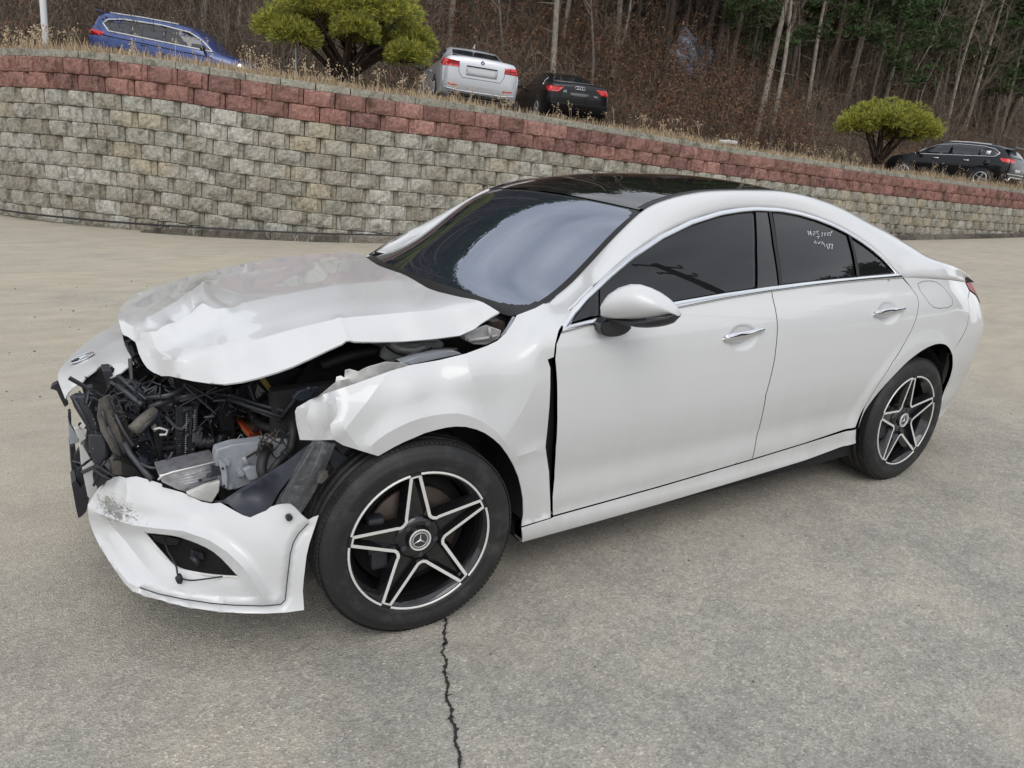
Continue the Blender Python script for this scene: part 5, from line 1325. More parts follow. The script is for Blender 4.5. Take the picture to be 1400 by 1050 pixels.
# dark liner panel
ln_ = [(292, 685), (305, 684), (330, 667), (355, 653), (372, 643), (388.6, 632.7), (404, 621), (418, 610), (427, 605), (436, 603), (426, 622), (410, 640), (393, 657.6), (381, 673.6), (374, 686), (368, 697), (355, 702), (341, 708), (331, 703), (320, 696), (312, 689)]
free_panel('inner_liner_panel', ln_, [(292, 685, 'y', -.70), (355, 653, 'y', -.73), (418, 610, 'y', -.78), (436, 603, 'y', -.80), (381, 673, 'y', -.79), (341, 708, 'y', -.785), (320, 696, 'y', -.75), (360, 680, 'y', -.745)], M['plastic_blue'], HERO, step=10, thick=.004, creases=[([(300, 690), (345, 664), (400, 628), (430, 606)], .008, 6)])
# hoses
tube('coolant_hose', [aty(382, 590, -.50), aty(371, 603, -.58), aty(361, 622, -.66), aty(357.5, 640, -.69), aty(361, 652, -.70)], .016, M['rubber'], HERO, 12)
tube('coolant_hose', [aty(402, 600, -.58), aty(394, 618, -.66), aty(380, 632, -.70), aty(371, 645, -.70)], .012, M['rubber'], HERO, 12)
tube('coolant_hose', [aty(398, 556, -.52), aty(399, 575, -.60), aty(400, 592, -.64), aty(397, 612, -.66), aty(388, 622, -.68)], .013, M['rubber'], HERO, 12)
tube('coolant_hose', [aty(343, 560, -.40), aty(350, 575, -.45), aty(363, 583, -.50), aty(383, 588, -.54), aty(397, 590, -.56)], .016, M['rubber'], HERO, 12)
for k in range(9):
    a = [(362+random.uniform(-12, 34), 600+random.uniform(-14, 30)) for _ in range(4)]; a.sort()
    tube('wire', [aty(p[0], p[1], -.66+random.uniform(-.03, .03)) for p in a], .0022, random.choice([M['rubber'], M['disc'], G_]), HERO, 5)
# air filter
def prism(name, top, drop, m, parent, bev=.001):
    bm = bmesh.new(); P = [aty(*p) for p in top]; a = [bm.verts.new(p) for p in P]; b2 = [bm.verts.new(p+np.array(drop)) for p in P]
    bm.faces.new(a); bm.faces.new(b2[::-1]); n = len(P)
    for i in range(n): bm.faces.new((a[i], b2[i], b2[(i+1) % n], a[(i+1) % n]))
    if bev: bmesh.ops.bevel(bm, geom=list(bm.edges), offset=bev, segments=1, affect='EDGES')
    return mb(name, bm, m, parent)
af = prism('air_filter', [(318, 566.5, -.28), (324, 566.5, -.27), (343, 587, -.44), (366, 580, -.36), (398, 570.5, -.36), (402, 571.5, -.37), (399, 576, -.38), (366, 587.5, -.40), (340, 592.5, -.50)], (0, 0, -.014), M['orange'], HERO)
prism('filter_pleats', [(322, 571, -.30), (341, 592, -.49), (366, 588, -.395), (385, 583, -.385), (372, 580, -.30), (340, 575, -.26)], (.005, 0, -.030), M['cream'], af)
# battery / ecu with labels
bt = slab('battery_box', [(312, 541), (330, 527), (361, 512), (392, 496), (420, 505), (407, 530), (398, 545), (372, 552), (350, 556), (322, 551)], P_, HERO, ext=(.05, .22, -.05), y=-.34, bev=.006)
slab('paper_label', [(342.5, 531.5), (351, 524.5), (363, 536), (351.5, 545)], M['label'], bt, ext=(0, .002, 0), y=-.345, bev=0)
slab('yellow_label', [(355, 519), (361.5, 516), (372.5, 531), (366.5, 535)], M['ylabel'], bt, ext=(0, .002, 0), y=-.345, bev=0)
slab('relay_cover', [(352, 566), (366, 553), (385, 540), (397, 531), (400, 545), (392, 556), (378, 566), (360, 577)], G_, HERO, ext=(.02, .06, -.02), y=-.42, bev=.004)
slab('relay_cover', [(387, 555), (398, 545), (399, 551), (390, 559)], M['plastic_grey'], HERO, ext=(0, .02, 0), y=-.44)
# plastic carrier bars
def bars(L, r, m, nm='carrier_strut', sides=4):
    for pts in L: bar(nm, pts, r, m, HERO, sides)
bars([[(312, 545, -.50), (340, 555, -.55), (384, 570, -.62)], [(384, 571, -.62), (399, 552, -.64), (413, 534, -.66), (424, 531, -.70)], [(316, 541, -.5), (350, 552, -.55), (388, 562, -.62)]], .0085, P_)
bars([[(330, 548, -.53), (345, 560, -.56), (384, 575, -.62)], [(300, 540, -.45), (325, 541, -.5)]], .004, G_)
slab('torn_bracket', [(400, 545), (409, 535), (424, 531), (436, 529), (424, 545), (410, 549)], M['plastic_blue'], HERO, ext=(0, .02, 0), y=-.70)
# front carrier frame with cross bracing
bars([[(161, 514, -.27), (180, 530, -.33), (196, 545, -.40)], [(196, 545, -.40), (228, 541, -.45), (262, 528, -.40)], [(165, 510, -.20), (185, 522, -.25), (207, 539, -.34)]], .0085, G_)
bars([[(184, 530, -.32), (200, 524, -.26), (217, 517, -.2)], [(195, 541, -.38), (204, 528, -.3), (214, 514, -.2)], [(184, 528, -.3), (198, 517, -.2), (206, 507, -.1)], [(193, 539, -.37), (215, 527, -.33), (242, 541, -.42)], [(215, 528, -.33), (217, 540, -.4)], [(170, 507, -.2), (196, 504, -.12), (214, 516, -.15)]], .0048, G_)
slab('carrier_plate', [(196, 541), (215, 530), (232, 538), (205, 546)], P_, HERO, ext=(0, .03, 0), y=-.36)
bars([[(160, 527, -.30), (178, 541, -.36), (194, 553, -.42)]], .010, M['plastic_grey'])
bars([[(204, 557, -.42), (221, 550, -.42), (238, 545, -.42)], [(238, 545, -.42), (262, 540, -.42), (280, 535, -.40)]], .009, G_)
slab('crossmember_shadow', [(215, 552), (262, 541), (282, 537), (276, 552), (240, 562), (218, 565)], P_, HERO, ext=(0, .06, 0), y=-.38)
bars([[(179, 473, -.06), (186, 490, -.15), (190, 500, -.2)], [(172, 470, -.05), (180, 484, -.1), (188, 497, -.2)]], .006, P_)
bars([[(178, 490, -.18), (188, 484, -.12)], [(181, 497, -.2), (192, 490, -.15)], [(186, 503, -.22), (196, 500, -.18)]], .004, G_)
slab('nose_gap_filler', [(160, 458), (178, 452), (206, 478), (222, 512), (200, 520), (182, 502), (172, 480)], M['dark'], HERO, ext=(.03, .06, -.03), y=.16)  # dark plate added behind nose and hood, standing in for the gap's shade
slab('nose_gap_filler', [(164, 470), (176, 468), (200, 505), (212, 530), (180, 540), (168, 512)], M['plastic'], HERO, ext=(.02, .05, 0), y=.02)  # second added dark plate, lower in the same gap
# cooling pack with fin teeth
rad = slab('cooling_pack', [(240, 556), (270, 556), (268, 600), (266, 628), (243, 632), (240, 600)], P_, HERO, ext=(0, .06, 0), y=-.42)
for k in range(22):
    y_ = 561+k*3.0; x_ = 255.5-.09*k*1.2
    bar('cooling_fin', [(x_-13, y_+1.2, -.424), (x_, y_, -.425)], .0016, M['plastic'], rad, 4)
    bar('cooling_fin_tip', [(x_-.8, y_, -.427), (x_+.8, y_+1, -.427)], .0022, M['apron'], rad, 4)
for k in range(14):
    y_ = 561+k*3.2; x_ = 265.5-.1*k
    bar('cooling_fin', [(x_, y_, -.427), (x_+2.5, y_+.4, -.427)], .0016, M['apron'], rad, 4)
slab('fan_shroud_strip', [(261, 556), (264, 556), (262, 596), (258, 595)], P_, HERO, ext=(0, .02, 0), y=-.43)
slab('fan_shroud_strip', [(266, 556), (271, 556), (270, 597), (262, 598)], P_, HERO, ext=(0, .02, 0), y=-.425)
gr = slab('grille_shutter', [(213, 562), (239, 562), (240, 628), (222, 634), (212, 606)], P_, HERO, ext=(0, .05, 0), y=-.36)
for k in range(8):
    y_ = 566+k*7.6
    slab('shutter_blade', [(221, y_), (236, y_-1), (237, y_+3.2), (221, y_+4)], G_ if k % 3 == 0 else P_, gr, ext=(0, .015, 0), y=-.38, bev=.001)
bars([[(220, 560, -.39), (221, 632, -.40)], [(238, 560, -.39), (239, 628, -.40)], [(229, 560, -.385), (230, 630, -.39)]], .005, P_)
bars([[(182, 588, -.46), (196, 574, -.44), (212, 561, -.42)]], .019, M['dusty'], 'bumper_bracket', 6)
bars([[(190, 591, -.465), (203, 578, -.45), (216, 566, -.43)]], .008, G_, 'bumper_bracket', 6)
slab('engine_mount', [(270, 565), (300, 560), (318, 575), (320, 600), (300, 618), (275, 625)], M['dark'], HERO, ext=(0, .1, 0), y=-.33)
for k in range(5):
    q = aty(268+k*5.2, 604+(k % 2)*1.5, -.43)
    bm = bmesh.new(); add_tube(bm, [q+np.array([-.006, 0, 0]), q+np.array([.006, 0, 0])], .020, 14); mb('hose_coupling', bm, P_, HERO, True, autos=30)
tube('coolant_hose', [aty(266, 604, -.43), aty(285, 606, -.43), aty(300, 600, -.40), aty(312, 590, -.36)], .015, M['rubber'], HERO, 10)
bars([[(328, 612, -.48), (325, 600, -.48), (329, 594, -.47), (333, 598, -.47)]], .0025, M['apron'], 'wire_loop', 5)
# left column of broken plastics
slab('bumper_absorber', [(93, 541), (114, 542.5), (127, 566), (135.7, 589), (132, 593), (121, 590), (112, 574), (101, 556)], M['plastic_grey'], HERO, ext=(.02, .03, 0), y=-.36, bev=.004)
bar('absorber_ridge', [(100, 543, -.365), (113, 566, -.375), (126, 589, -.39)], .004, M['apron'] if 0 else G_, HERO)
slab('bumper_absorber', [(120, 594), (141, 595.7), (144, 610), (145.7, 626), (135.7, 637), (124, 626), (120, 610)], M['plastic_grey'], HERO, ext=(.02, .03, 0), y=-.395, bev=.004)
slab('dusty_air_duct', [(134, 545), (143, 551), (151, 565), (160, 581), (167, 600), (173.6, 618.6), (161, 629), (152, 616), (143, 603), (137, 588), (131, 571)], M['dusty'], HERO, ext=(.03, .05, 0), y=-.40, bev=.005)
bars([[(146, 583, -.405), (156, 600, -.41), (167, 622, -.42)], [(139, 560, -.405), (147, 583, -.41)]], .005, M['plastic_grey'], 'duct_rib')
bars([[(147, 540, -.37), (156, 556, -.385), (164, 578, -.40)], [(157, 540, -.36), (165, 556, -.38), (173, 574, -.40)]], .003, P_, 'lattice_rail')
for k in range(6):
    f = k/5; a = (147+17*f, 540+36*f); b_ = (157+15*min(1, f+.12), 540+34*min(1, f+.12))
    bars([[(a[0], a[1], -.38), (b_[0], b_[1], -.38)], [(a[0]+3, a[1]+7, -.38), (b_[0]-2, b_[1]-5, -.38)]], .0016, G_, 'lattice_brace')
bars([[(118, 552, -.38), (121, 536, -.34), (127, 528, -.3)], [(121, 556, -.38), (128, 540, -.34)], [(121, 536, -.34), (127, 540, -.35)], [(108, 535, -.33), (116, 545, -.35)]], .0035, G_, 'bracket_wire')
slab('bracket', [(118, 530), (127, 528), (133, 540), (136, 560), (128, 566), (120, 552)], P_, HERO, ext=(0, .03, 0), y=-.33)
slab('bracket', [(140, 507), (152, 506), (160, 530), (172, 560), (178, 584), (166, 575), (152, 548)], P_, HERO, ext=(0, .08, 0), y=-.26)
slab('bracket', [(110, 525), (140, 503), (150, 512), (150, 545), (135, 560), (118, 548)], M['dark'], HERO, ext=(0, .04, 0), y=-.20)
bars([[(170, 605, -.43), (179, 622, -.45), (195, 641, -.50), (208, 656, -.54)]], .010, G_, 'cross_strut', 5)
bars([[(157, 566, -.4), (168, 587, -.41), (183, 610, -.44)]], .006, G_, 'cross_strut', 5)
tube('loose_cable', [aty(192, 633, -.49), aty(205, 639, -.52), aty(218, 639, -.52), aty(229, 630, -.5), aty(236, 618, -.48)], .0048, G_, HERO, 8)
bars([[(210, 587, -.44), (218, 585, -.44), (229, 588, -.44), (227, 594, -.44), (218, 594.5, -.44)]], .0038, M['inner_white'], 'metal_hook', 6)
slab('bracket', [(206, 584), (213, 579), (216, 588), (211, 592)], M['dusty'], HERO, ext=(0, .01, 0), y=-.44)
bars([[(127, 640, -.41), (140, 650, -.44), (150, 655, -.46)], [(133, 636, -.41), (146, 645, -.44), (156, 651, -.46)], [(128, 664, -.39), (137, 640, -.41), (144, 630, -.42)], [(148, 628, -.44), (152, 646, -.46)]], .0045, P_, 'broken_clip')
slab('torn_plastic', [(128, 640), (137, 637), (147, 645), (150, 655), (141, 662), (134, 668), (128, 660), (126, 648)], P_, HERO, ext=(.01, .03, 0), y=-.39)
slab('torn_plastic', [(142, 636), (153, 624), (166, 632), (168, 650), (154, 650)], M['dusty'], HERO, ext=(.01, .03, 0), y=-.42)
slab('torn_plastic', [(165, 632), (185, 640), (200, 655), (188, 652), (168, 652)], M['dark'], HERO, ext=(.01, .05, 0), y=-.45)
# front face: slats, white strip, plate holder, metal
slab('grille_surround', [(101, 622), (109, 613), (114, 640), (119, 660), (116, 668), (106, 665)], P_, HERO, ext=(.01, .05, 0), y=-.14)
slab('grille_slat', [(95.5, 610), (103, 609), (104, 625), (106, 650), (98, 646)], P_, HERO, ext=(.0, .1, 0), y=-.06)
slab('bumper_front_strip', [(108, 607), (114, 610), (122, 625), (131, 637), (128, 650), (133, 668), (134, 677), (128, 684), (120, 680), (115, 655), (110, 630)], M['paint'], HERO, ext=(.01, .04, 0), y=-.28)
slab('plate_holder', [(97.5, 660), (104, 655), (110, 668), (118, 660), (122, 682), (118, 700), (112, 706), (107, 709), (103, 690)], P_, HERO, ext=(0, .10, 0), y=-.16)
slab('torn_metal', [(92.5, 569), (97, 584), (108.6, 601), (107, 605), (95.7, 608)], M['apron'], HERO, ext=(.0, .03, 0), y=-.22)
slab('torn_foil', [(101, 586), (108, 584), (113, 590), (119, 588), (118, 600), (112, 604), (106, 598)], M['inner_white'], HERO, ext=(0, .02, 0), y=-.28)
slab('latch_tab', [(69, 533), (71.5, 527), (78.6, 523), (81.5, 526), (86, 536), (94, 553), (88.6, 557), (83, 546), (78.6, 534), (74, 532)], P_, HERO, ext=(0, .03, 0), y=-.10)
slab('latch_tab', [(93, 563), (97, 562), (98, 585), (94, 580)], P_, HERO, ext=(0, .03, 0), y=-.15)
# junk wiring everywhere: one nest of small dark pieces
bm = bmesh.new(); rs = random.Random(3)
for k in range(420):
    px = rs.uniform(150, 412); py = rs.uniform(512, 635)
    lo = float(np.interp(px, [150, 190, 221, 307, 379, 412], [520, 515, 530, 536, 520, 508]))
    hi = float(np.interp(px, [150, 215, 296, 412], [640, 636, 606, 596]))
    if not lo < py < hi: continue
    y0 = rs.uniform(-.47, -.18)+(0.0 if px > 250 else .06); a = aty(px, py, y0)
    if rs.random() < .62:
        add_tube(bm, smooth_path([a, a+np.array([rs.uniform(-.06, .06), rs.uniform(-.03, .03), rs.uniform(-.05, .05)]), a+np.array([rs.uniform(-.11, .11), rs.uniform(-.04, .04), rs.uniform(-.08, .08)])], 4), rs.choice([.0018, .0025, .003, .004, .007]), 5)
    else:
        R = Matrix.Rotation(rs.uniform(0, 3), 3, 'X') @ Matrix.Rotation(rs.uniform(0, 3), 3, 'Z')
        add_box(bm, a, (rs.uniform(.006, .045), rs.uniform(.006, .03), rs.uniform(.004, .02)), R, .001)
w_ = mb('engine_wiring', bm, P_, HERO); w_['kind'] = 'stuff'
bm = bmesh.new()
for k in range(120):                                     # shards of broken plastic
    px = rs.uniform(104, 330); lo = float(np.interp(px, [104, 130, 190, 330], [548, 530, 520, 545])); hi = float(np.interp(px, [104, 150, 215, 296, 330], [640, 655, 640, 606, 590]))
    a = Vector(aty(px, rs.uniform(lo, hi), rs.uniform(-.46, -.25) if px > 150 else rs.uniform(-.36, -.2))); R = Matrix.Rotation(rs.uniform(0, 6), 3, 'X') @ Matrix.Rotation(rs.uniform(0, 6), 3, 'Y') @ Matrix.Rotation(rs.uniform(0, 6), 3, 'Z'); L = rs.uniform(.012, .040)
    n_ = rs.choice((3, 4, 5)); ring = [Vector((math.cos(6.283*q/n_)*L*rs.uniform(.4, 1.3), math.sin(6.283*q/n_)*L*rs.uniform(.3, .9), 0)) for q in range(n_)]
    t1 = [bm.verts.new(a+R @ v) for v in ring]; t2 = [bm.verts.new(a+R @ (v+Vector((0, 0, .003)))) for v in ring]; bm.faces.new(t1[::-1]); bm.faces.new(t2)
    for q in range(n_): bm.faces.new((t1[q], t1[(q+1) % n_], t2[(q+1) % n_], t2[q]))
w_ = mb('plastic_shards', bm, M['plastic_blue'], HERO); w_['kind'] = 'stuff'
# pale clips, screws, bolt heads and broken edges glinting in the dark
bm = bmesh.new()
for k in range(46):
    px = rs.uniform(112, 400); lo = float(np.interp(px, [112, 221, 307, 400], [560, 540, 545, 525])); hi = float(np.interp(px, [112, 215, 296, 400], [640, 634, 604, 592]))
    a = aty(px, rs.uniform(lo, hi), rs.uniform(-.49, -.40)); add_box(bm, a, (rs.uniform(.003, .012), .004, rs.uniform(.0015, .004)), Matrix.Rotation(rs.uniform(0, 3), 3, 'Y'), 0)
w_ = mb('clips_and_screws', bm, M['dusty'], HERO); w_['kind'] = 'stuff'
# strut tower zone seen between hood and fender
slab('strut_tower', [(519, 487), (524, 476), (540, 470), (590, 469), (610, 468), (604, 482), (586, 490), (560, 495), (530, 495)], M['inner_white'], HERO, ext=(0, .2, 0), y=-.50, bev=.01)
tube('strut_ring', [aty(536, 470, -.53), aty(548, 477, -.56), aty(566, 479, -.57), aty(580, 474, -.55)], .010, M['inner_white'], HERO, 8)
tube('strut_ring', [aty(528, 474, -.55), aty(545, 484, -.58), aty(570, 485, -.6), aty(590, 476, -.56)], .004, M['rubber'], HERO, 8)
slab('inner_fender_rail', [(548, 496), (575, 487), (600, 482), (622, 480), (632, 484), (600, 490), (562, 499)], M['apron'], HERO, ext=(0, .05, 0), y=-.76)
tube('rubber_strip', [aty(522, 497, -.70), aty(560, 487, -.72), aty(595, 478, -.72), aty(625, 478, -.74)], .006, M['rubber'], HERO, 8)
slab('hinge_bracket', [(636, 459), (660, 453), (672, 447), (686, 452), (683, 463), (665, 472), (648, 471), (637, 466)], M['inner_white'], HERO, ext=(0, .04, 0), y=-.70, bev=.003)
bars([[(640, 465, -.71), (660, 463, -.715), (680, 459, -.72)], [(668, 448, -.72), (671, 462, -.72)]], .006, M['inner_white'], 'hinge_arm', 6)
slab('hinge_block', [(672, 440), (682, 437), (690, 440), (692, 452), (684, 458), (674, 450)], M['disc'], HERO, ext=(0, .03, 0), y=-.69)
slab('cowl_cover', [(676, 436), (690, 430), (704, 430), (700, 442), (690, 455), (684, 448)], P_, HERO, ext=(0, .04, 0), y=-.66)
bars([[(686, 461, -.74), (694, 450, -.73), (703, 434, -.72)]], .007, M['apron'], 'hood_seal', 8)
slab('bay_floor', [(480, 474), (640, 462), (690, 440), (660, 480), (560, 500), (450, 535), (410, 560), (400, 530), (430, 495)], M['dark'], HERO, ext=(0, .03, 0), y=-.42, bev=0)
tube('coolant_hose', [aty(440, 500, -.5), aty(480, 486, -.52), aty(515, 480, -.5)], .02, M['rubber'], HERO, 10)
# clear tape from fender to bumper, over a broken lamp bracket
tp = mat('clear_tape', (.22, .225, .235), .10, alpha=.17, spec=.8, var=.3, vscale=40, bump=.8, bscale=35)
tape = [(428, 601), (444, 603), (459, 607), (450, 629), (440.6, 651), (430, 672), (421, 688), (411, 703), (401, 691), (388, 687), (375, 692), (383, 676), (394, 660.6), (404, 640), (416, 620)]
free_panel('clear_tape', tape, [(428, 601, 'y', -.885), (459, 607, 'y', -.895), (394, 661, 'y', -.875), (375, 692, 'y', -.865), (411, 703, 'y', -.885), (430, 660, 'y', -.89), (440, 630, 'y', -.90)], tp, HERO, step=6, thick=.0008, wob=.004, wscale=26, creases=[([(444, 604), (402, 692)], .006, 4), ([(452, 606), (410, 700)], .005, 3)])
for a in ([(431, 606, -.86), (408, 645, -.86), (386, 685, -.86)], [(443, 608, -.86), (425, 650, -.86), (404, 690, -.86)]): bar('lamp_bracket', a, .008, M['plastic_grey'], HERO)
for k in range(7):
    f = k/6; a = (431-38*f, 612+66*f); b_ = (446-36*f, 614+66*f)
    bars([[(a[0], a[1], -.85), (b_[0]+2, b_[1]-3, -.85)]], .005, random.choice([G_, M['dusty'], M['apron'], P_]), 'lamp_bracket_rib')
slab('lamp_bracket_plate', [(426, 612), (446, 612), (436, 640), (420, 668), (405, 690), (394, 680), (408, 650)], P_, HERO, ext=(0, .02, 0), y=-.83)
slab('lamp_bracket_plate', [(437, 648), (448, 644), (450, 652), (440, 662), (434, 660)], M['dusty'], HERO, ext=(0, .02, 0), y=-.84)
slab('lamp_bracket_plate', [(455, 611), (468, 622), (479, 626), (470, 634), (458, 643), (452, 632)], G_, HERO, ext=(0, .02, 0), y=-.80)
# dark strip set into the door gap in place of its shade
slab('door_gap_strip', [(751, 492), (760, 490), (761, 560), (759, 620), (756, 700), (751, 700), (746, 612)], M['rubber'], HERO, ext=(.02, .03, 0), y=-.845, bev=0)
# ================================================================== WHEELS
def wheel(loc, rot, ang0, side=1):
    V = []; F = []
    def P(r, y): return (r, y)
    barrel = [(.2385, -.104), (.2310, -.106), (.2270, -.100), (.214, -.085), (.205, -.04), (.198, .09)]
    V, F = lathe_vf(barrel, 72); w = mk('wheel', V, F, M['gloss_black'], HERO, local=False)
    w.matrix_parent_inverse = HERO.matrix_basis.inverted(); w.location = loc; w.rotation_euler = rot
    tp_ = [(.2375, -.098), (.2420, -.106), (.2475, -.1105), (.252, -.1085), (.262, -.1135), (.280, -.1155), (.292, -.1145), (.294, -.1125), (.300, -.1115), (.3105, -.1045), (.3185, -.0955), (.3245, -.083), (.3275, -.070), (.3285, -.056), (.3220, -.0545), (.3220, -.0475), (.3290, -.046), (.3300, -.024), (.3225, -.0225), (.3225, -.0150), (.3300, -.0135), (.3300, .0135), (.3225, .015), (.3225, .0225), (.3300, .024), (.3290, .046), (.3220, .0475), (.3220, .0545), (.3285, .056), (.3245, .083), (.3105, .1045), (.28, .1155), (.24, .105), (.20, .10)]
    V, F = lathe_vf(tp_, 120)
    mk('tyre', V, F, M['tyre'], w, local=True)
    # tread blocks on the shoulders
    bm = bmesh.new()
    for k in range(128):
        a = 2*math.pi*k/128
        for s in (-1, 1):
            R = Matrix.Rotation(-a, 3, 'Y')
            g = add_box(bm, (0, 0, 0), (.0045, .036, .0125))
            for v in g: v.co = R @ (v.co+Vector((.3255-abs(0), s*.0745, 0)))
    o = mb('tread_block', bm, M['tyre'], w, local=True); o['kind'] = 'stuff'
    # machined ring arcs and spokes
    def prib(path, wt=.0116, base=.036, depth=.036):
        """U rib: silver face, dark flanks; path of (x,z,ylevel)"""
        n = len(path); V = []; F = []; mi = []
        for i, p in enumerate(path):
            a = np.array(path[max(0, i-1)][:2]); b = np.array(path[min(n-1, i+1)][:2]); d = b-a; d /= np.linalg.norm(d)+1e-9; nr = np.array([-d[1], d[0]])
            x, z, y = p
            for off_, dy in ((-base/2, depth), (-wt/2, .0015), (-wt/2*.9, 0), (wt/2*.9, 0), (wt/2, .0015), (base/2, depth)):
                V.append((x+nr[0]*off_, y+dy, z+nr[1]*off_))
        for i in range(n-1):
            for k in range(5): F.append((i*6+k, i*6+k+1, (i+1)*6+k+1, (i+1)*6+k)); mi.append(0 if k == 2 else 1)
        return V, F, mi
    for k in range(5):
        c0 = math.radians(ang0+72*k)
        u = np.array([math.cos(c0), math.sin(c0)]); s = np.array([-u[1], u[0]])
        def q(r, l, y): p = u*r+s*l; return (p[0], p[1], y)
        # outline of one spoke (two ribs and the tip), open towards the hub
        yt = -.1045; yh = -.092
        hw = lambda r: .0130+(.232-r)*.170
        left = [q(r, hw(r), yt+(yh-yt)*((.229-r)/.137)) for r in np.linspace(.086, .226, 9)]
        right = [(p) for p in [q(r, -hw(r), yt+(yh-yt)*((.229-r)/.137)) for r in np.linspace(.086, .226, 9)]]
        # bends that run on to the neighbours at the valley
        va = math.radians(ang0+72*k+36); vb = math.radians(ang0+72*k-36)
        lv = [(math.cos(va)*.0800, math.sin(va)*.0800, yh+.001), q(.0765, .0385, yh)]
        rv = [(math.cos(vb)*.0800, math.sin(vb)*.0800, yh+.001), q(.0765, -.0385, yh)]
        path = lv+left+[q(.2290, hw(.226)-.003, yt), q(.2290, -hw(.226)+.003, yt)]+right[::-1]+rv[::-1]
        V, F, mi = prib(path)
        sp = mk('spoke', V, F, [M['alu'], M['gloss_black']], w, smooth=False, local=True, mi=mi)
        # trough between the ribs
        bm = bmesh.new(); a_ = [q(.05, .03, -.068), q(.10, .034, -.070), q(.228, .014, -.078), q(.228, -.014, -.078), q(.10, -.034, -.070), q(.05, -.03, -.068)]
        top = [bm.verts.new((p[0], p[2], p[1])) for p in a_]; bot = [bm.verts.new((p[0], p[2]+.022, p[1])) for p in a_]
        bm.faces.new(top); bm.faces.new(bot[::-1])
        for i in range(6): bm.faces.new((top[i], bot[i], bot[(i+1) % 6], top[(i+1) % 6]))
        mb('spoke_back', bm, M['gloss_black'], w, local=True)
        # ring arc between the spokes
        V, F = lathe_vf([(.2385, -.1035), (.2380, -.1085), (.2325, -.1090), (.2310, -.1060)], 14, a0=c0+.075, a1=c0+math.radians(72)-.075)
        mk('machined_rim_ring', V, F, M['alu'], w, local=True)
        # wheel bolt
        ab = math.radians(ang0+72*k+36); bm = bmesh.new(); p = Vector((math.cos(ab)*.057, 0, math.sin(ab)*.057))
        add_tube(bm, [p+Vector((0, -.086, 0)), p+Vector((0, -.060, 0))], .0095, 6); mb('wheel_bolt', bm, M['plastic_grey'], w, local=True)
    V, F = lathe_vf([(.0, -.078), (.044, -.080), (.050, -.083), (.066, -.080), (.076, -.070), (.080, -.040), (.0, -.03)], 40); mk('hub', V, F, M['gloss_black'], w, local=True)
    V, F = lathe_vf([(.0, -.0905), (.034, -.0905), (.0365, -.088), (.0365, -.075)], 32); mk('hub_cap', V, F, M['gloss_black'], w, local=True)
    c = np.array([0, -.0925, 0]); bmat_ = M['alu']
    d = badge('star_badge', c, (0, -1, 0), (math.sin(.1), 0, math.cos(.1)), .0345, w, M['alu'], M['plastic_grey'], True)
    for o in (d, d.parent): o.matrix_parent_inverse = Matrix.Identity(4)
    V, F = lathe_vf([(.06, -.030), (.155, -.030), (.158, -.027), (.158, -.008), (.06, -.008)], 48); mk('brake_disc', V, F, M['disc'], w, local=True)
    V, F = lathe_vf([(.02, -.020), (.196, -.0), (.199, .06)], 40); mk('brake_backing', V, F, M['dark'], w, local=True)
    bm = bmesh.new(); R = Matrix.Rotation(.0, 3, 'Y')
    for a in ((-.135, .055), (-.135, .0), (-.125, -.055)): add_box(bm, (a[0], -.045, a[1]), (.055, .05, .07), None, .012)
    mb('brake_caliper', bm, M['plastic'], w, local=True)
    return w
tm = mat('tyre_rubber', (.020, .020, .020), .62, var=.35, vscale=30, bump=.2, bscale=90); M['tyre'] = tm
# grey scuffs on the tyre
tt = tm.node_tree; bb = tt.nodes['Principled BSDF']; tcx = N(tt, 'ShaderNodeTexCoord'); nx = N(tt, 'ShaderNodeTexNoise', Scale=9., Detail=8., Roughness=.7); rx = N(tt, 'ShaderNodeValToRGB')
rx.color_ramp.elements[0].position = .50; rx.color_ramp.elements[0].color = (.014, .014, .015, 1); rx.color_ramp.elements[1].position = .78; rx.color_ramp.elements[1].color = (.060, .058, .055, 1)
tt.links.new(tcx.outputs['Object'], nx.inputs['Vector']); tt.links.new(nx.outputs['Fac'], rx.inputs['Fac']); tt.links.new(rx.outputs[0], bb.inputs['Base Color'])
FRONT_YC = -.9067-.0346+.1085; REAR_YC = -.9067+.1085
wheel((0, FRONT_YC, .325), (0, 0, -.059), 24)
wheel((2.729, REAR_YC, .325), (0, 0, 0), 22)
wheel((0, -FRONT_YC-.02, .325), (0, 0, math.pi-.059), 24)
wheel((2.729, -REAR_YC, .325), (0, 0, math.pi), 22)
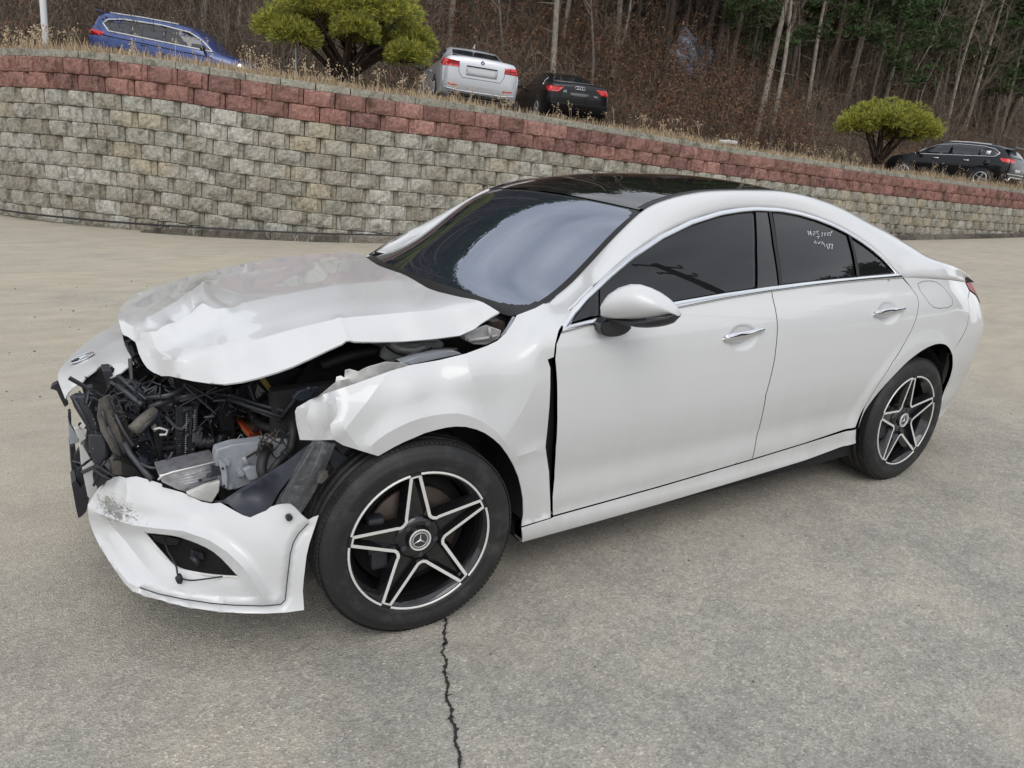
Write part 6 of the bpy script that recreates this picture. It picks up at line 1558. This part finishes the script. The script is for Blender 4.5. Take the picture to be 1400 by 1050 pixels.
# ================================================================== MIRROR AND HANDLES
def mirror(sgn, parent):
    c = aty(878, 425, -1.0)
    # shell: stacked rings along the outward axis
    outl_t = [(829, 434), (830, 420), (833, 408), (840, 399), (850, 392), (862, 388.5), (875, 388.8), (888, 393), (900, 399), (911, 407), (920, 415), (925.5, 422), (928, 427), (929.2, 430)]
    outl_b = [(829, 434), (832, 434.5), (840, 435.5), (850, 436), (862, 436.2), (875, 436.5), (888, 436), (900, 434.5), (911, 432), (920, 429.5), (924, 429.5), (927, 430.5), (928.5, 431.5), (929.4, 432)]
    def yy(px): return -.92-.19*((px-829)/100.)
    def build(top, bot, name, m, bulge, par):
        rows = []
        for (a, b_) in zip(top, bot):
            A = aty(a[0], a[1], yy(a[0])); B = aty(b_[0], b_[1], yy(b_[0])); C = (A+B)/2; h = (A-B)/2; L = np.linalg.norm(h)+1e-6
            r = []
            for k in range(25):
                ph = 2*math.pi*k/24; front = np.array([-1.0, -.25, 0]); front /= np.linalg.norm(front)
                dep = bulge*min(1, L/.05)**.6
                v = math.cos(ph)*h+math.sin(ph)*front*dep*(1 if math.sin(ph) > 0 else .55)
                q_ = C+v; r.append((q_[0], q_[1] if sgn < 0 else -q_[1], q_[2]))
            rows.append(r)
        V, F = loft_vf(rows, sgn > 0); n0 = len(V)
        V.append(tuple(np.mean(rows[0], axis=0))); V.append(tuple(np.mean(rows[-1], axis=0)))
        for k in range(24): F.append((k, k+1, n0)); F.append(((len(rows)-1)*25+k, (len(rows)-1)*25+k+1, n0+1))
        return mk(name, V, F, m, par)
    cap = build(outl_t, outl_b, 'wing_mirror', M['paint'], .075, parent)
    lo_t = [(831, 434), (840, 434.5), (850, 434.8), (862, 435.5), (875, 434.5), (888, 431.5), (900, 430), (911, 428.5), (920, 427.5), (928, 427)]
    lo_b = [(831, 436), (840, 439), (850, 442), (862, 445), (875, 447.5), (888, 448), (900, 447), (911, 445), (920, 442), (928, 434)]
    build(lo_t, lo_b, 'mirror_base', M['plastic'], .078, cap)
    # indicator strip
    tube('mirror_indicator', [Vector((q_[0], q_[1]*(1 if sgn < 0 else -1), q_[2])) for q_ in (aty(884, 436.5, -1.09), aty(900, 435, -1.115), aty(914, 433.5, -1.128))], .0035, M['gloss_black'], cap, 8)
    fa = [(821, 452), (824, 441), (832, 436), (845, 438), (860, 443), (866, 447), (858, 456), (846, 460.5), (832, 461), (825, 458)]
    bm = bmesh.new(); P = [aty(p[0], p[1], -.935) for p in fa]
    P = [Vector((p[0], p[1]*(1 if sgn < 0 else -1), p[2])) for p in P]; a = [bm.verts.new(p) for p in P]
    b2 = [bm.verts.new(Vector((p[0]+.02, -.865*(1 if sgn < 0 else -1), p[2]-.005))) for p in P]; bm.faces.new(a); bm.faces.new(b2[::-1])
    for i in range(len(P)): bm.faces.new((a[i], b2[i], b2[(i+1) % len(P)], a[(i+1) % len(P)]))
    bmesh.ops.bevel(bm, geom=list(bm.edges), offset=.006, segments=3, affect='EDGES'); mb('mirror_foot', bm, M['plastic'], cap, True, autos=50)
mirror(-1, HERO)
def handle(pxs, door, sgn):
    pts = []
    for (a, b_, o) in pxs:
        q = hitW(a, b_, o); pts.append((q[0], q[1]*(1 if sgn < 0 else -1), q[2]))
    P = smooth_path(pts, 6); n = len(P); V = []; rows = []
    for i, p in enumerate(P):
        t_ = i/(n-1); hgt = .0180*(.55+.45*math.sin(math.pi*min(1, t_*1.1+.12)))*(1 if 0 < t_ < 1 else .4); dp = .009
        rows.append([(p[0], p[1]+dp*math.sin(ph)*(1 if 1 else 0), p[2]+hgt*math.cos(ph)) for ph in np.linspace(0, 2*math.pi, 17)])
    V, F = loft_vf(rows); F.append(tuple(range(16))); F.append(tuple(len(V)-17+k for k in range(16))[::-1])
    mk('door_handle', V, F, M['chrome'], door)
h1 = [(990.5, 463, .006), (1003, 461.5, .020), (1020, 458.5, .024), (1034, 453.5, .020), (1044.5, 450.5, .006)]
h2 = [(1195.5, 429.5, .006), (1206, 428.5, .020), (1218, 426.5, .024), (1228, 424, .020), (1237, 421.5, .006)]
handle(h1, df, -1); handle(h2, dr, -1); handle(h1, df2, 1); handle(h2, dr2, 1)
# writing in white marker on the rear window, copied as seen
def stroke(L, par):
    pts = []
    for (a, b_) in L: pts.append(hitW(1000+a/3.5, 240+b_/3.5, .0))
    bm = bmesh.new(); add_tube(bm, pts, .0013, 5); return bm
bm = bmesh.new()
S = [[(365, 265), (370, 285)], [(370, 267), (377, 285), (378, 265)], [(378, 268), (385, 287)], [(390, 270), (400, 268), (399, 278), (390, 280), (396, 288)], [(405, 268), (416, 264), (408, 275), (418, 283)], [(408, 293), (422, 291)], [(414, 292), (415, 302)],
     [(430, 273), (438, 274), (432, 283), (436, 290), (430, 290)], [(443, 276), (450, 274), (444, 288), (452, 288)], [(456, 275), (464, 274), (458, 287), (466, 287)], [(470, 272), (474, 288)], [(474, 273), (482, 266), (479, 276)],
     [(395, 322), (403, 312), (408, 326), (397, 322)], [(412, 318), (418, 328), (424, 316)], [(428, 320), (436, 316), (432, 330)], [(440, 322), (448, 340)], [(455, 328), (462, 352)], [(462, 330), (472, 326), (466, 350)], [(476, 332), (484, 328), (480, 352)]]
for L in S:
    pts = [hitW(1000+a/3.5, 240+b_/3.5, -.003) for a, b_ in L]; add_tube(bm, pts, .0011, 5)
mb('marker_writing', bm, M['mark'], HERO)
# ================================================================== CARS ON THE TERRACE
def body_mesh(st, n=60):
    """st: stations (x, zlow, zmid, zbelt, wmax, wbelt, ztop, wtop)"""
    S = np.array(smooth_path([np.array(s, float) for s in st], 5)); rows = []
    for (x, zl, zm, zb, wm, wb, zt, wt) in S:
        h = [(0, zl), (wm*.80, zl), (wm*.97, zl+.07), (wm, zm), (wm*.995, (zm+zb)/2), (wb, zb), (wb-(wb-wt)*.12, zb+(zt-zb)*.10), (wt+(wb-wt)*.42, zb+(zt-zb)*.60), (wt, zt-.06*min(1, (zt-zb)/.3)), (wt*.86, zt-.012), (wt*.5, zt+.006), (0, zt+.012)]
        full = [(x, y, z) for y, z in h]+[(x, -y, z) for y, z in h[::-1][1:-1]]; full.append(full[0]); rows.append(full)
    V, F = loft_vf(rows); k = len(rows[0]); F.append(tuple(range(k-1))[::-1]); F.append(tuple((len(rows)-1)*k+i for i in range(k-1))); return V, F
def shade_mat(name, col, metal=0., rough=.3): return mat(name, col, rough, metal=metal, coat=1., coat_rough=.03)
class BG:
    def __init__(s, name, label, pose, stations, paint, group=None):
        loc, (yaw, pit, rol) = pose[:3], pose[3:]
        s.o = empty(name, loc, label, 'car', group, (rol, pit, yaw)); s.paint = paint
        V, F = body_mesh(stations); bm = bmesh.new(); vs = [bm.verts.new(v) for v in V]
        for f in F:
            try: bm.faces.new([vs[i] for i in f])
            except Exception: pass
        bmesh.ops.remove_doubles(bm, verts=bm.verts, dist=.0005); bmesh.ops.recalc_face_normals(bm, faces=bm.faces); s.bvh = BVHTree.FromBMesh(bm)
        me = bpy.data.meshes.new('body'); bm.to_mesh(me); bm.free(); me.materials.append(paint); me.polygons.foreach_set('use_smooth', [True]*len(me.polygons)); me.set_sharp_from_angle(angle=math.radians(50)); s.body = link('body', me, s.o, True)
    def cast(s, o, d):
        h = s.bvh.ray_cast(Vector(o), Vector(d)); return h
    def decal(s, name, poly, view, m, off=.006, step=.07, th=.01, par=None, sub=None):
        """poly in 2D: view 'L' / 'R' = (x,z) seen from the side; 'B' = (y,z) seen from behind; 'F' from the front; 'T' = (x,y) from above"""
        vo, tr, loops = cdt(poly, [], step); P = []; ok = []
        for a, b_ in vo:
            o, d = {'L': ((a, 3, b_), (0, -1, 0)), 'R': ((a, -3, b_), (0, 1, 0)), 'B': ((-4, a, b_), (1, 0, 0)), 'F': ((4, a, b_), (-1, 0, 0)), 'T': ((a, b_, 3), (0, 0, -1))}[view]
            h = s.cast(o, d)
            if h[0] is None: P.append(None); continue
            P.append((np.array(h[0]), np.array(h[1]), -np.array(d)))
        F = [t for t in tr if all(P[i] is not None for i in t)]; V = []; idx = {}
        for i, p in enumerate(P):
            if p is not None:
                nn = p[1] if p[1]@p[2] > 0 else -p[1]; idx[i] = len(V); V.append(p[0]+nn*off*.6+p[2]*off*.4)
        d = np.array({'L': (0, 1, 0), 'R': (0, -1, 0), 'B': (-1, 0, 0), 'F': (1, 0, 0), 'T': (0, 0, 1)}[view], float); n0 = len(V); FF = []
        for t in F:
            a, b_, c = (idx[i] for i in t); nn = np.cross(V[b_]-V[a], V[c]-V[a]); FF.append((a, b_, c) if nn@d > 0 else (a, c, b_))
        V = V+[v-d*th for v in V]
        for lp in loops[:1]:
            k = len(lp)
            for i in range(k):
                a, b_ = lp[i], lp[(i+1) % k]
                if a in idx and b_ in idx: FF.append((idx[a], idx[b_], n0+idx[b_], n0+idx[a]))
        return mk(name, V, FF, m, par or s.o, True, local=True)
    def line(s, name, pts, view, r, m, off=.004, par=None):
        P = []
        for a, b_ in resample(pts, .08, False):
            o, d = {'L': ((a, 3, b_), (0, -1, 0)), 'R': ((a, -3, b_), (0, 1, 0)), 'B': ((-4, a, b_), (1, 0, 0)), 'F': ((4, a, b_), (-1, 0, 0)), 'T': ((a, b_, 3), (0, 0, -1))}[view]
            h = s.cast(o, d)
            if h[0] is not None: P.append(np.array(h[0])-np.array(d)*off)
        if len(P) < 2: return
        bm = bmesh.new(); add_tube(bm, P, r, 6); return mb(name, bm, m, par or s.o, True, local=True)
    def wheels(s, xs, y, r, rim):
        for x in xs:
            for sg in (1, -1):
                V, F = lathe_vf([(.0, -.10), (r*.64, -.105), (r*.68, -.115), (r*.93, -.112), (r, -.08), (r, .08), (r*.9, .11), (0, .10)], 36); w = mk('wheel', V, F, M['tyre'], s.o, local=True); w.location = (x, sg*(y-.10), r); w.rotation_euler = (0, 0, math.pi if sg > 0 else 0)
                V, F = lathe_vf([(r*.55, -.100), (r*.60, -.122), (r*.66, -.122), (r*.67, -.108)], 36); mk('rim', V, F, rim, w, local=True)
                bm = bmesh.new()
                for k in range(5):
                    for dl in (-.13, .13):
                        a = 2*math.pi*k/5+dl; add_box(bm, (r*.34, -.118, 0), (r*.60, .022, .030), None, .005)
                        R = Matrix.Rotation(a, 3, 'Y')
                        for v in list(bm.verts)[-0 or -len(bm.verts):]: pass
                        nv = [v for v in bm.verts if not v.tag]
                        for v in nv: v.co = R @ v.co; v.tag = True
                V2, F2 = lathe_vf([(0, -.128), (r*.16, -.126), (r*.18, -.11)], 20)
                n0 = [bm.verts.new(v) for v in V2]
                for f in F2:
                    try: bm.faces.new([n0[i] for i in f])
                    except Exception: pass
                mb('spokes', bm, rim, w, local=True)
                s.decal('wheel_arch', [(x+(r+.065)*math.cos(a), max(.16, r+(r+.065)*math.sin(a))) for a in np.linspace(0, 2*math.pi, 28)[:-1]], 'L' if sg > 0 else 'R', M['dark'], off=.003, step=.12)
    def side(s, fn):
        for v in 'LR': fn(v)
    def mirror(s, x, y, z, m):
        for sg in (1, -1):
            bm = bmesh.new(); g = bmesh.ops.create_icosphere(bm, subdivisions=2, radius=1.)['verts']
            for v in g: v.co = Vector((v.co.x*.075*(1.2 if v.co.x > 0 else .6)+x, v.co.y*.12+sg*(y+.08), v.co.z*.075+z))
            add_box(bm, (x, sg*(y-.02), z-.05), (.05, .12, .03), None, .008); mb('wing_mirror', bm, m, s.o, True, local=True)
silver = shade_mat('silver_paint', (.62, .64, .68), .35, .3); black = mat('black_car_paint', (.006, .006, .008), .25, coat=.35, coat_rough=.04, spec=.3); blue = shade_mat('blue_car_paint', (.030, .065, .23), .25)
lampred = mat('tail_lamp_red', (.60, .018, .02), .2, coat=.5); rimm = mat('alloy_rim', (.60, .61, .63), .3, metal=.6); glassb = mat('car_window_glass', (.016, .018, .022), .03, spec=.9)
white_plate = mat('pale_plate', (.50, .51, .53), .5)
# --- silver saloon, tail towards us
S1 = [(-2.31, .50, .62, .80, .60, .58, .93, .52), (-2.27, .32, .60, .93, .80, .74, 1.045, .66), (-2.15, .22, .60, .97, .87, .82, 1.085, .70), (-1.90, .20, .62, .97, .895, .85, 1.095, .70), (-1.62, .20, .62, .97, .905, .86, 1.12, .67), (-1.30, .20, .62, .965, .905, .86, 1.25, .62), (-.95, .20, .62, .96, .905, .86, 1.375, .60), (-.5, .20, .62, .95, .905, .865, 1.425, .60), (.1, .20, .62, .94, .905, .865, 1.425, .60), (.55, .20, .62, .93, .905, .865, 1.34, .62), (.95, .20, .62, .92, .905, .86, 1.15, .66), (1.25, .20, .6, .90, .90, .85, 1.0, .70), (1.8, .20, .56, .83, .88, .80, .90, .66), (2.2, .22, .50, .70, .80, .70, .76, .55), (2.31, .32, .46, .60, .60, .50, .63, .4)]
c = BG('silver_sedan', 'silver saloon seen from behind, parked on the wall top beside the black coupe', (8.25, 14.5, 2.44, 1.251, -.016, .067), S1, silver)
c.decal('rear_window', [(-.56, 1.13), (.56, 1.13), (.50, 1.37), (0, 1.395), (-.50, 1.37)], 'B', glassb, step=.12); c.side(lambda v: c.decal('side_window', [(-1.45, 1.03), (.98, .99), (.55, 1.26), (.1, 1.36), (-.6, 1.36), (-1.05, 1.27)], v, glassb))
for sg in (1, -1):
    c.decal('tail_lamp', [(sg*.50, .84), (sg*.50, .945), (sg*.80, .975), (sg*.80, .84)], 'B', lampred, off=.010, step=.05); c.decal('tail_lamp', [(-2.24, .83), (-2.00, .90), (-2.02, .96), (-2.24, .985)], 'L' if sg > 0 else 'R', lampred, off=.010, step=.05)
    c.decal('rear_reflector', [(sg*.50, .46), (sg*.72, .47), (sg*.72, .495), (sg*.50, .485)], 'B', lampred, off=.008, step=.05)
    c.line('lamp_strip', [(sg*.52, .895), (sg*.79, .905)], 'B', .006, M['dark'], .014); c.line('lamp_strip', [(sg*.63, .85), (sg*.63, .96)], 'B', .005, M['dark'], .014)
c.decal('plate_recess', [(-.34, .70), (.34, .70), (.36, .87), (-.36, .87)], 'B', white_plate, off=.004, step=.1); c.line('trunk_handle', [(-.34, .885), (.34, .885)], 'B', .012, M['dark'], .004)
c.line('boot_seam', [(-.52, .96), (-.50, .74), (-.42, .64), (.42, .64), (.50, .74), (.52, .96)], 'B', .005, M['dark'], .0); c.line('bumper_crease', [(-.78, .40), (-.5, .37), (.5, .37), (.78, .40)], 'B', .012, silver, .006); c.decal('lower_grille', [(-.66, .26), (.66, .26), (.70, .335), (-.70, .335)], 'B', M['dark'], off=.006, step=.1)
c.line('window_trim', [(-1.5, 1.02), (1.0, .975)], 'L', .008, M['dark'], .004); c.mirror(.82, .92, .98, M['plastic'])
for x, z in ((.35, .80), (-.65, .82)): c.line('door_handle', [(x, z), (x+.2, z)], 'L', .013, silver, .02)
for x in (1.1, .05, -.95): c.line('door_seam', [(x, .30), (x-.02, .95)], 'L', .004, M['dark'], .0)
bm = bmesh.new(); v = [bm.verts.new(q) for q in ((-1.05, .02, 1.40), (-1.05, -.02, 1.40), (-.85, .02, 1.42), (-.85, -.02, 1.42), (-1.07, 0, 1.50))]
for f in ((0, 1, 4), (0, 2, 3, 1), (0, 4, 2), (1, 3, 4), (2, 4, 3)): bm.faces.new([v[i] for i in f])
mb('roof_antenna', bm, silver, c.o, local=True)
def roundel(c, y, z, r, view='B'):
    h = c.cast((-4, y, z), (1, 0, 0)); p = Vector(h[0])+Vector((-.008, 0, 0)); bm = bmesh.new()
    for k in range(4):
        a0 = k*math.pi/2; vs = [bm.verts.new(p)]+[bm.verts.new(p+Vector((0, math.cos(a0+q*math.pi/12)*r*.72, math.sin(a0+q*math.pi/12)*r*.72))) for q in range(7)]; f = bm.faces.new(vs); f.material_index = k % 2
    me = bpy.data.meshes.new('roundel'); bm.to_mesh(me); bm.free(); me.materials.append(mat('roundel_blue', (.05, .16, .45), .3)); me.materials.append(mat('roundel_white', (.75, .75, .75), .3)); o = link('round_badge', me, c.o, True)
    bm = bmesh.new(); add_tube(bm, [p+Vector((0, math.cos(q*math.pi/12)*r*.86, math.sin(q*math.pi/12)*r*.86)) for q in range(25)], r*.16, 6, False); mb('badge_ring', bm, M['plastic'], o, True, local=True)
roundel(c, 0, .985, .042); c.wheels((-1.42, 1.39), .90, .325, rimm)
# --- black coupe
S2 = [(-2.31, .50, .60, .78, .60, .58, .90, .52), (-2.27, .30, .58, .90, .80, .76, 1.00, .66), (-2.12, .20, .60, .94, .88, .82, 1.035, .72), (-1.85, .20, .62, .94, .915, .86, 1.05, .70), (-1.5, .20, .62, .935, .925, .87, 1.13, .64), (-1.0, .20, .62, .93, .925, .87, 1.28, .58), (-.45, .20, .62, .92, .92, .87, 1.36, .56), (.15, .20, .62, .91, .92, .87, 1.355, .56), (.6, .20, .62, .90, .92, .87, 1.24, .60), (1.0, .20, .6, .89, .92, .86, 1.03, .66), (1.4, .20, .58, .85, .91, .84, .93, .68), (1.9, .22, .54, .78, .88, .78, .84, .62), (2.25, .24, .48, .66, .78, .66, .70, .5), (2.31, .34, .46, .58, .6, .5, .6, .4)]
c = BG('black_coupe', 'glossy black coupe seen from behind, parked on the wall top right of the silver saloon', (12.44, 16.4, 2.50, 1.22, -.046, .031), S2, black)
c.decal('rear_window', [(-.58, 1.07), (.58, 1.07), (.50, 1.31), (0, 1.34), (-.50, 1.31)], 'B', glassb, step=.12); c.side(lambda v: c.decal('side_window', [(-1.35, 1.0), (.95, .97), (.6, 1.17), (.15, 1.29), (-.45, 1.29), (-1.0, 1.2)], v, glassb))
for sg in (1, -1):
    c.decal('tail_lamp', [(sg*.50, .88), (sg*.44, .935), (sg*.80, .935), (sg*.80, .80), (sg*.60, .80)], 'B', lampred, off=.010, step=.05); c.decal('tail_lamp', [(-2.24, .79), (-2.0, .86), (-2.03, .92), (-2.24, .935)], 'L' if sg > 0 else 'R', lampred, off=.010, step=.05)
c.decal('number_plate', [(-.26, .70), (.26, .70), (.26, .81), (-.26, .81)], 'B', mat('plate_holder_grey', (.09, .09, .095), .4), off=.010, step=.1)
for k in range(4):
    y = (k-1.5)*.062; h = c.cast((-4, y, .935), (1, 0, 0)); p = Vector(h[0])+Vector((-.008, 0, 0)); bm = bmesh.new(); add_tube(bm, [p+Vector((0, .040*math.cos(q*math.pi/10), .040*math.sin(q*math.pi/10))) for q in range(21)], .006, 6, False); mb('badge_ring', bm, M['chrome'], c.o, True, local=True)
def letters(c, txt, y, z, size, m, depth=.004):
    cu = bpy.data.curves.new('badge_text', 'FONT'); cu.body = txt; cu.size = size; cu.extrude = depth/2; o = bpy.data.objects.new('badge_letters', cu); COL.objects.link(o); h = c.cast((-4, y, z), (1, 0, 0)); o.data.materials.append(m)
    dg = bpy.context.evaluated_depsgraph_get(); me = bpy.data.meshes.new_from_object(o.evaluated_get(dg)); bpy.data.objects.remove(o); q = link('badge_letters', me, c.o, True)
    q.matrix_basis = Matrix.Translation(Vector(h[0])+Vector((-.012, 0, 0))) @ Matrix(((0, 0, -1, 0), (-1, 0, 0, 0), (0, 1, 0, 0), (0, 0, 0, 1))); return q
letters(c, 'A5', .46, .80, .085, M['chrome']); letters(c, 'TFSI', -.40, .74, .06, M['chrome'])
c.line('boot_seam', [(-.56, .96), (-.54, .74), (-.44, .66), (.44, .66), (.54, .74), (.56, .96)], 'B', .005, M['dark'], .0); c.line('window_trim', [(-1.42, .985), (-1.05, 1.22), (-.45, 1.315), (.15, 1.315), (.64, 1.18), (1.0, .955)], 'L', .008, M['chrome'], .004); c.line('bumper_crease', [(-.80, .52), (.80, .52)], 'B', .012, black, .006)
c.mirror(.75, .93, .97, black); c.wheels((-1.38, 1.37), .915, .33, rimm)
# --- blue estate suv, its right side to us
S3 = [(-2.22, .55, .70, .90, .60, .58, .98, .5), (-2.18, .34, .68, 1.00, .80, .76, 1.12, .60), (-2.08, .28, .68, 1.03, .87, .82, 1.33, .60), (-1.95, .25, .68, 1.04, .90, .85, 1.53, .58), (-1.6, .25, .68, 1.04, .91, .86, 1.585, .60), (-.8, .25, .68, 1.02, .91, .865, 1.60, .61), (0, .25, .68, 1.01, .91, .865, 1.59, .61), (.45, .25, .68, 1.0, .91, .865, 1.53, .62), (.85, .25, .68, .99, .91, .86, 1.32, .64), (1.15, .25, .66, .98, .91, .85, 1.09, .68), (1.5, .26, .64, .95, .90, .83, 1.01, .68), (1.95, .28, .58, .86, .85, .75, .90, .6), (2.18, .32, .52, .72, .72, .6, .76, .5), (2.22, .40, .5, .62, .55, .5, .65, .4)]
c = BG('blue_suv', 'blue suv with white window trim, parked nose down behind the left part of the wall', (2.907, 21.16, 2.84, -.557, .105, .048), S3, blue)
dlo = [(-1.80, 1.27), (-1.62, 1.10), (1.12, 1.03), (.78, 1.28), (.45, 1.42), (-.3, 1.475), (-1.3, 1.455), (-1.70, 1.38)]
c.side(lambda v: c.decal('side_window', dlo, v, glassb, step=.12)); c.side(lambda v: c.line('window_trim', dlo+[dlo[0]], v, .022, M['whitepole'], .008))
for x0, x1 in ((-1.05, -.98), (-.22, -.12), (.0, .02)): c.side(lambda v: c.decal('door_pillar', [(x0, 1.09), (x1, 1.09), (x1-.02, 1.46), (x0-.02, 1.46)], v, M['gloss_black'], off=.010, step=.2))
c.side(lambda v: c.line('roof_rail', [(-1.7, 1.565), (-.8, 1.585), (.1, 1.575)], v, .02, M['whitepole'], .03)); c.side(lambda v: c.decal('tail_lamp', [(-2.16, .95), (-2.16, 1.09), (-1.75, 1.06), (-1.72, 1.02), (-1.8, .96)], v, lampred, off=.012, step=.06))
c.decal('rear_window', [(-.60, 1.14), (.60, 1.14), (.52, 1.46), (-.52, 1.46)], 'B', glassb, step=.15); c.side(lambda v: c.line('body_crease', [(-1.75, .98), (-.4, .93), (1.2, .88)], v, .012, M['dark'], .002)); c.side(lambda v: c.decal('sill_cladding', [(-1.0, .26), (1.0, .26), (1.0, .40), (-1.0, .40)], v, M['plastic'], off=.01, step=.2))
bm = bmesh.new(); add_box(bm, (-2.02, 0, 1.575), (.22, 1.12, .03), None, .01); mb('roof_spoiler', bm, blue, c.o, local=True); c.mirror(.92, .92, 1.08, M['plastic']); c.side(lambda v: c.decal('headlamp', [(1.78, .78), (2.12, .70), (2.10, .80), (1.85, .88)], v, M['chrome'], off=.008, step=.06))
for x in (.42, -.55): c.line('door_handle', [(x, .90), (x-.2, .905)], 'R', .014, blue, .02)
c.wheels((-1.32, 1.35), .90, .34, rimm)
# --- black crossover at the right
S4 = [(-2.18, .55, .70, .90, .60, .58, .96, .5), (-2.14, .34, .66, .98, .80, .76, 1.06, .62), (-2.02, .28, .66, 1.02, .87, .82, 1.22, .62), (-1.80, .25, .66, 1.03, .90, .85, 1.40, .60), (-1.45, .25, .66, 1.03, .905, .86, 1.50, .60), (-.8, .25, .66, 1.01, .905, .86, 1.545, .61), (0, .25, .66, .99, .905, .86, 1.54, .61), (.45, .25, .66, .98, .905, .86, 1.46, .62), (.85, .25, .64, .97, .905, .855, 1.27, .64), (1.2, .25, .64, .96, .905, .85, 1.05, .68), (1.6, .26, .60, .92, .89, .82, .96, .68), (1.95, .28, .56, .84, .84, .74, .87, .6), (2.15, .32, .52, .70, .72, .6, .74, .5), (2.2, .40, .5, .62, .55, .5, .63, .4)]
c = BG('black_crossover', 'black crossover with chrome window trim parked at the right end of the wall top', (28.2, 12.94, 1.40, 1.702, -.041, .031), S4, black)
dlo = [(-1.72, 1.22), (-1.60, 1.10), (1.12, 1.00), (.78, 1.24), (.45, 1.38), (-.3, 1.45), (-1.1, 1.43), (-1.5, 1.36)]
c.side(lambda v: c.decal('side_window', dlo, v, glassb, step=.12)); c.side(lambda v: c.line('window_trim', dlo+[dlo[0]], v, .014, M['chrome'], .008))
for x0, x1 in ((-1.12, -1.05), (-.18, -.06)): c.side(lambda v: c.decal('door_pillar', [(x0, 1.08), (x1, 1.08), (x1-.02, 1.43), (x0-.02, 1.43)], v, M['gloss_black'], off=.010, step=.2))
c.side(lambda v: c.line('roof_rail', [(-1.3, 1.505), (-.6, 1.535), (.25, 1.525)], v, .022, M['whitepole'], .03)); c.side(lambda v: c.decal('tail_lamp', [(-2.12, .93), (-2.12, 1.06), (-1.85, 1.08), (-1.80, 1.04), (-1.9, .95)], v, lampred, off=.012, step=.05))
for sg in (1, -1): c.decal('tail_lamp', [(sg*.50, .96), (sg*.50, 1.03), (sg*.78, 1.07), (sg*.78, .92)], 'B', lampred, off=.012, step=.05)
c.decal('rear_window', [(-.60, 1.10), (.60, 1.10), (.54, 1.38), (-.54, 1.38)], 'B', mat('bright_rear_glass', (.10, .11, .13), .04, spec=1.), step=.15); c.side(lambda v: c.decal('wheel_cladding', [(-1.85, .30), (-1.78, .62), (-1.5, .76), (-1.2, .76), (-.92, .62), (-.85, .30), (-1.0, .27), (-1.7, .27)], v, M['plastic'], off=.004, step=.1))
bm = bmesh.new(); add_box(bm, (-1.93, 0, 1.46), (.30, 1.15, .035), None, .012); mb('roof_spoiler', bm, black, c.o, local=True); c.mirror(.90, .92, 1.04, black)
c.line('bumper_trim', [(-.80, .38), (-.62, .34), (-.55, .46), (.55, .46), (.62, .34), (.80, .38)], 'B', .02, M['chrome'], .01); c.line('bumper_trim', [(-.80, .56), (.80, .56)], 'B', .016, M['chrome'], .01); c.decal('number_plate', [(-.26, .62), (.26, .62), (.26, .74), (-.26, .74)], 'B', white_plate, off=.012, step=.1)
for x in (.42, -.62): c.line('door_handle', [(x, .90), (x-.22, .905)], 'L', .02, M['chrome'], .025)
for x in (1.0, -.10, -1.0): c.line('door_seam', [(x, .36), (x-.02, .98)], 'L', .005, M['dark'], .0)
c.decal('window_sticker', [(-1.42, 1.16), (-1.28, 1.16), (-1.28, 1.28), (-1.42, 1.28)], 'L', M['mark'], off=.010, step=.1); c.decal('fuel_flap', [(-1.42+.10*math.cos(a), .88+.10*math.sin(a)) for a in np.linspace(0, 6.1, 14)], 'L', black, off=.006, step=.06)
c.wheels((-1.35, 1.35), .895, .34, rimm)
# ================================================================== WHAT THE WINDOWS REFLECT: a utility pole and far trees behind the camera
bm = bmesh.new(); b0 = Vector((11.6, -8.2, 0)); up = Vector(tuple(UPV)); add_tube(bm, [b0, b0+up*10.6], [.17, .11], 12)
mb_ = mb('utility_pole', bm, M['barkdark'], None, True, autos=40)
tag(mb_, 'dark utility pole with two crossarms, reflected in the front side window', 'pole')
bm = bmesh.new()
for h, L in ((10.3, 1.9), (9.3, 1.5)):
    add_tube(bm, [b0+up*h+Vector((-L/2, .25, 0)), b0+up*h+Vector((L/2, -.25, 0))], .055, 6)
    for q in (-.45, 0, .45): add_tube(bm, [b0+up*h+Vector((L*q, -.25*q*2*.5, .0)), b0+up*(h+.22)+Vector((L*q, -.25*q, 0))], .04, 6)
mb('crossarms', bm, M['barkdark'], mb_)
A = Acc(); R = np.random.RandomState(33)
for k in range(7000):
    az = math.radians(R.uniform(30, 88)); ds = R.uniform(32, 38); x = 1.5+ds*math.sin(az); y = -.8-ds*math.cos(az); g = math.degrees(az); hmax = ds*math.tan(math.radians(np.interp(g, [30, 56, 60, 63, 67, 75, 88], [8, 13, 19.5, 22.4, 23.6, 22, 16])+1.0*math.sin(g*1.9)+.7*math.sin(g*4.3))); tuft(A, np.array([x, y, hmax*(1-.9*R.rand()**1.6)]), R, .8, .09, 7)
ob = link('distant_treeline', A.mesh('distant_treeline', M['needle'])); ob['kind'] = 'stuff'
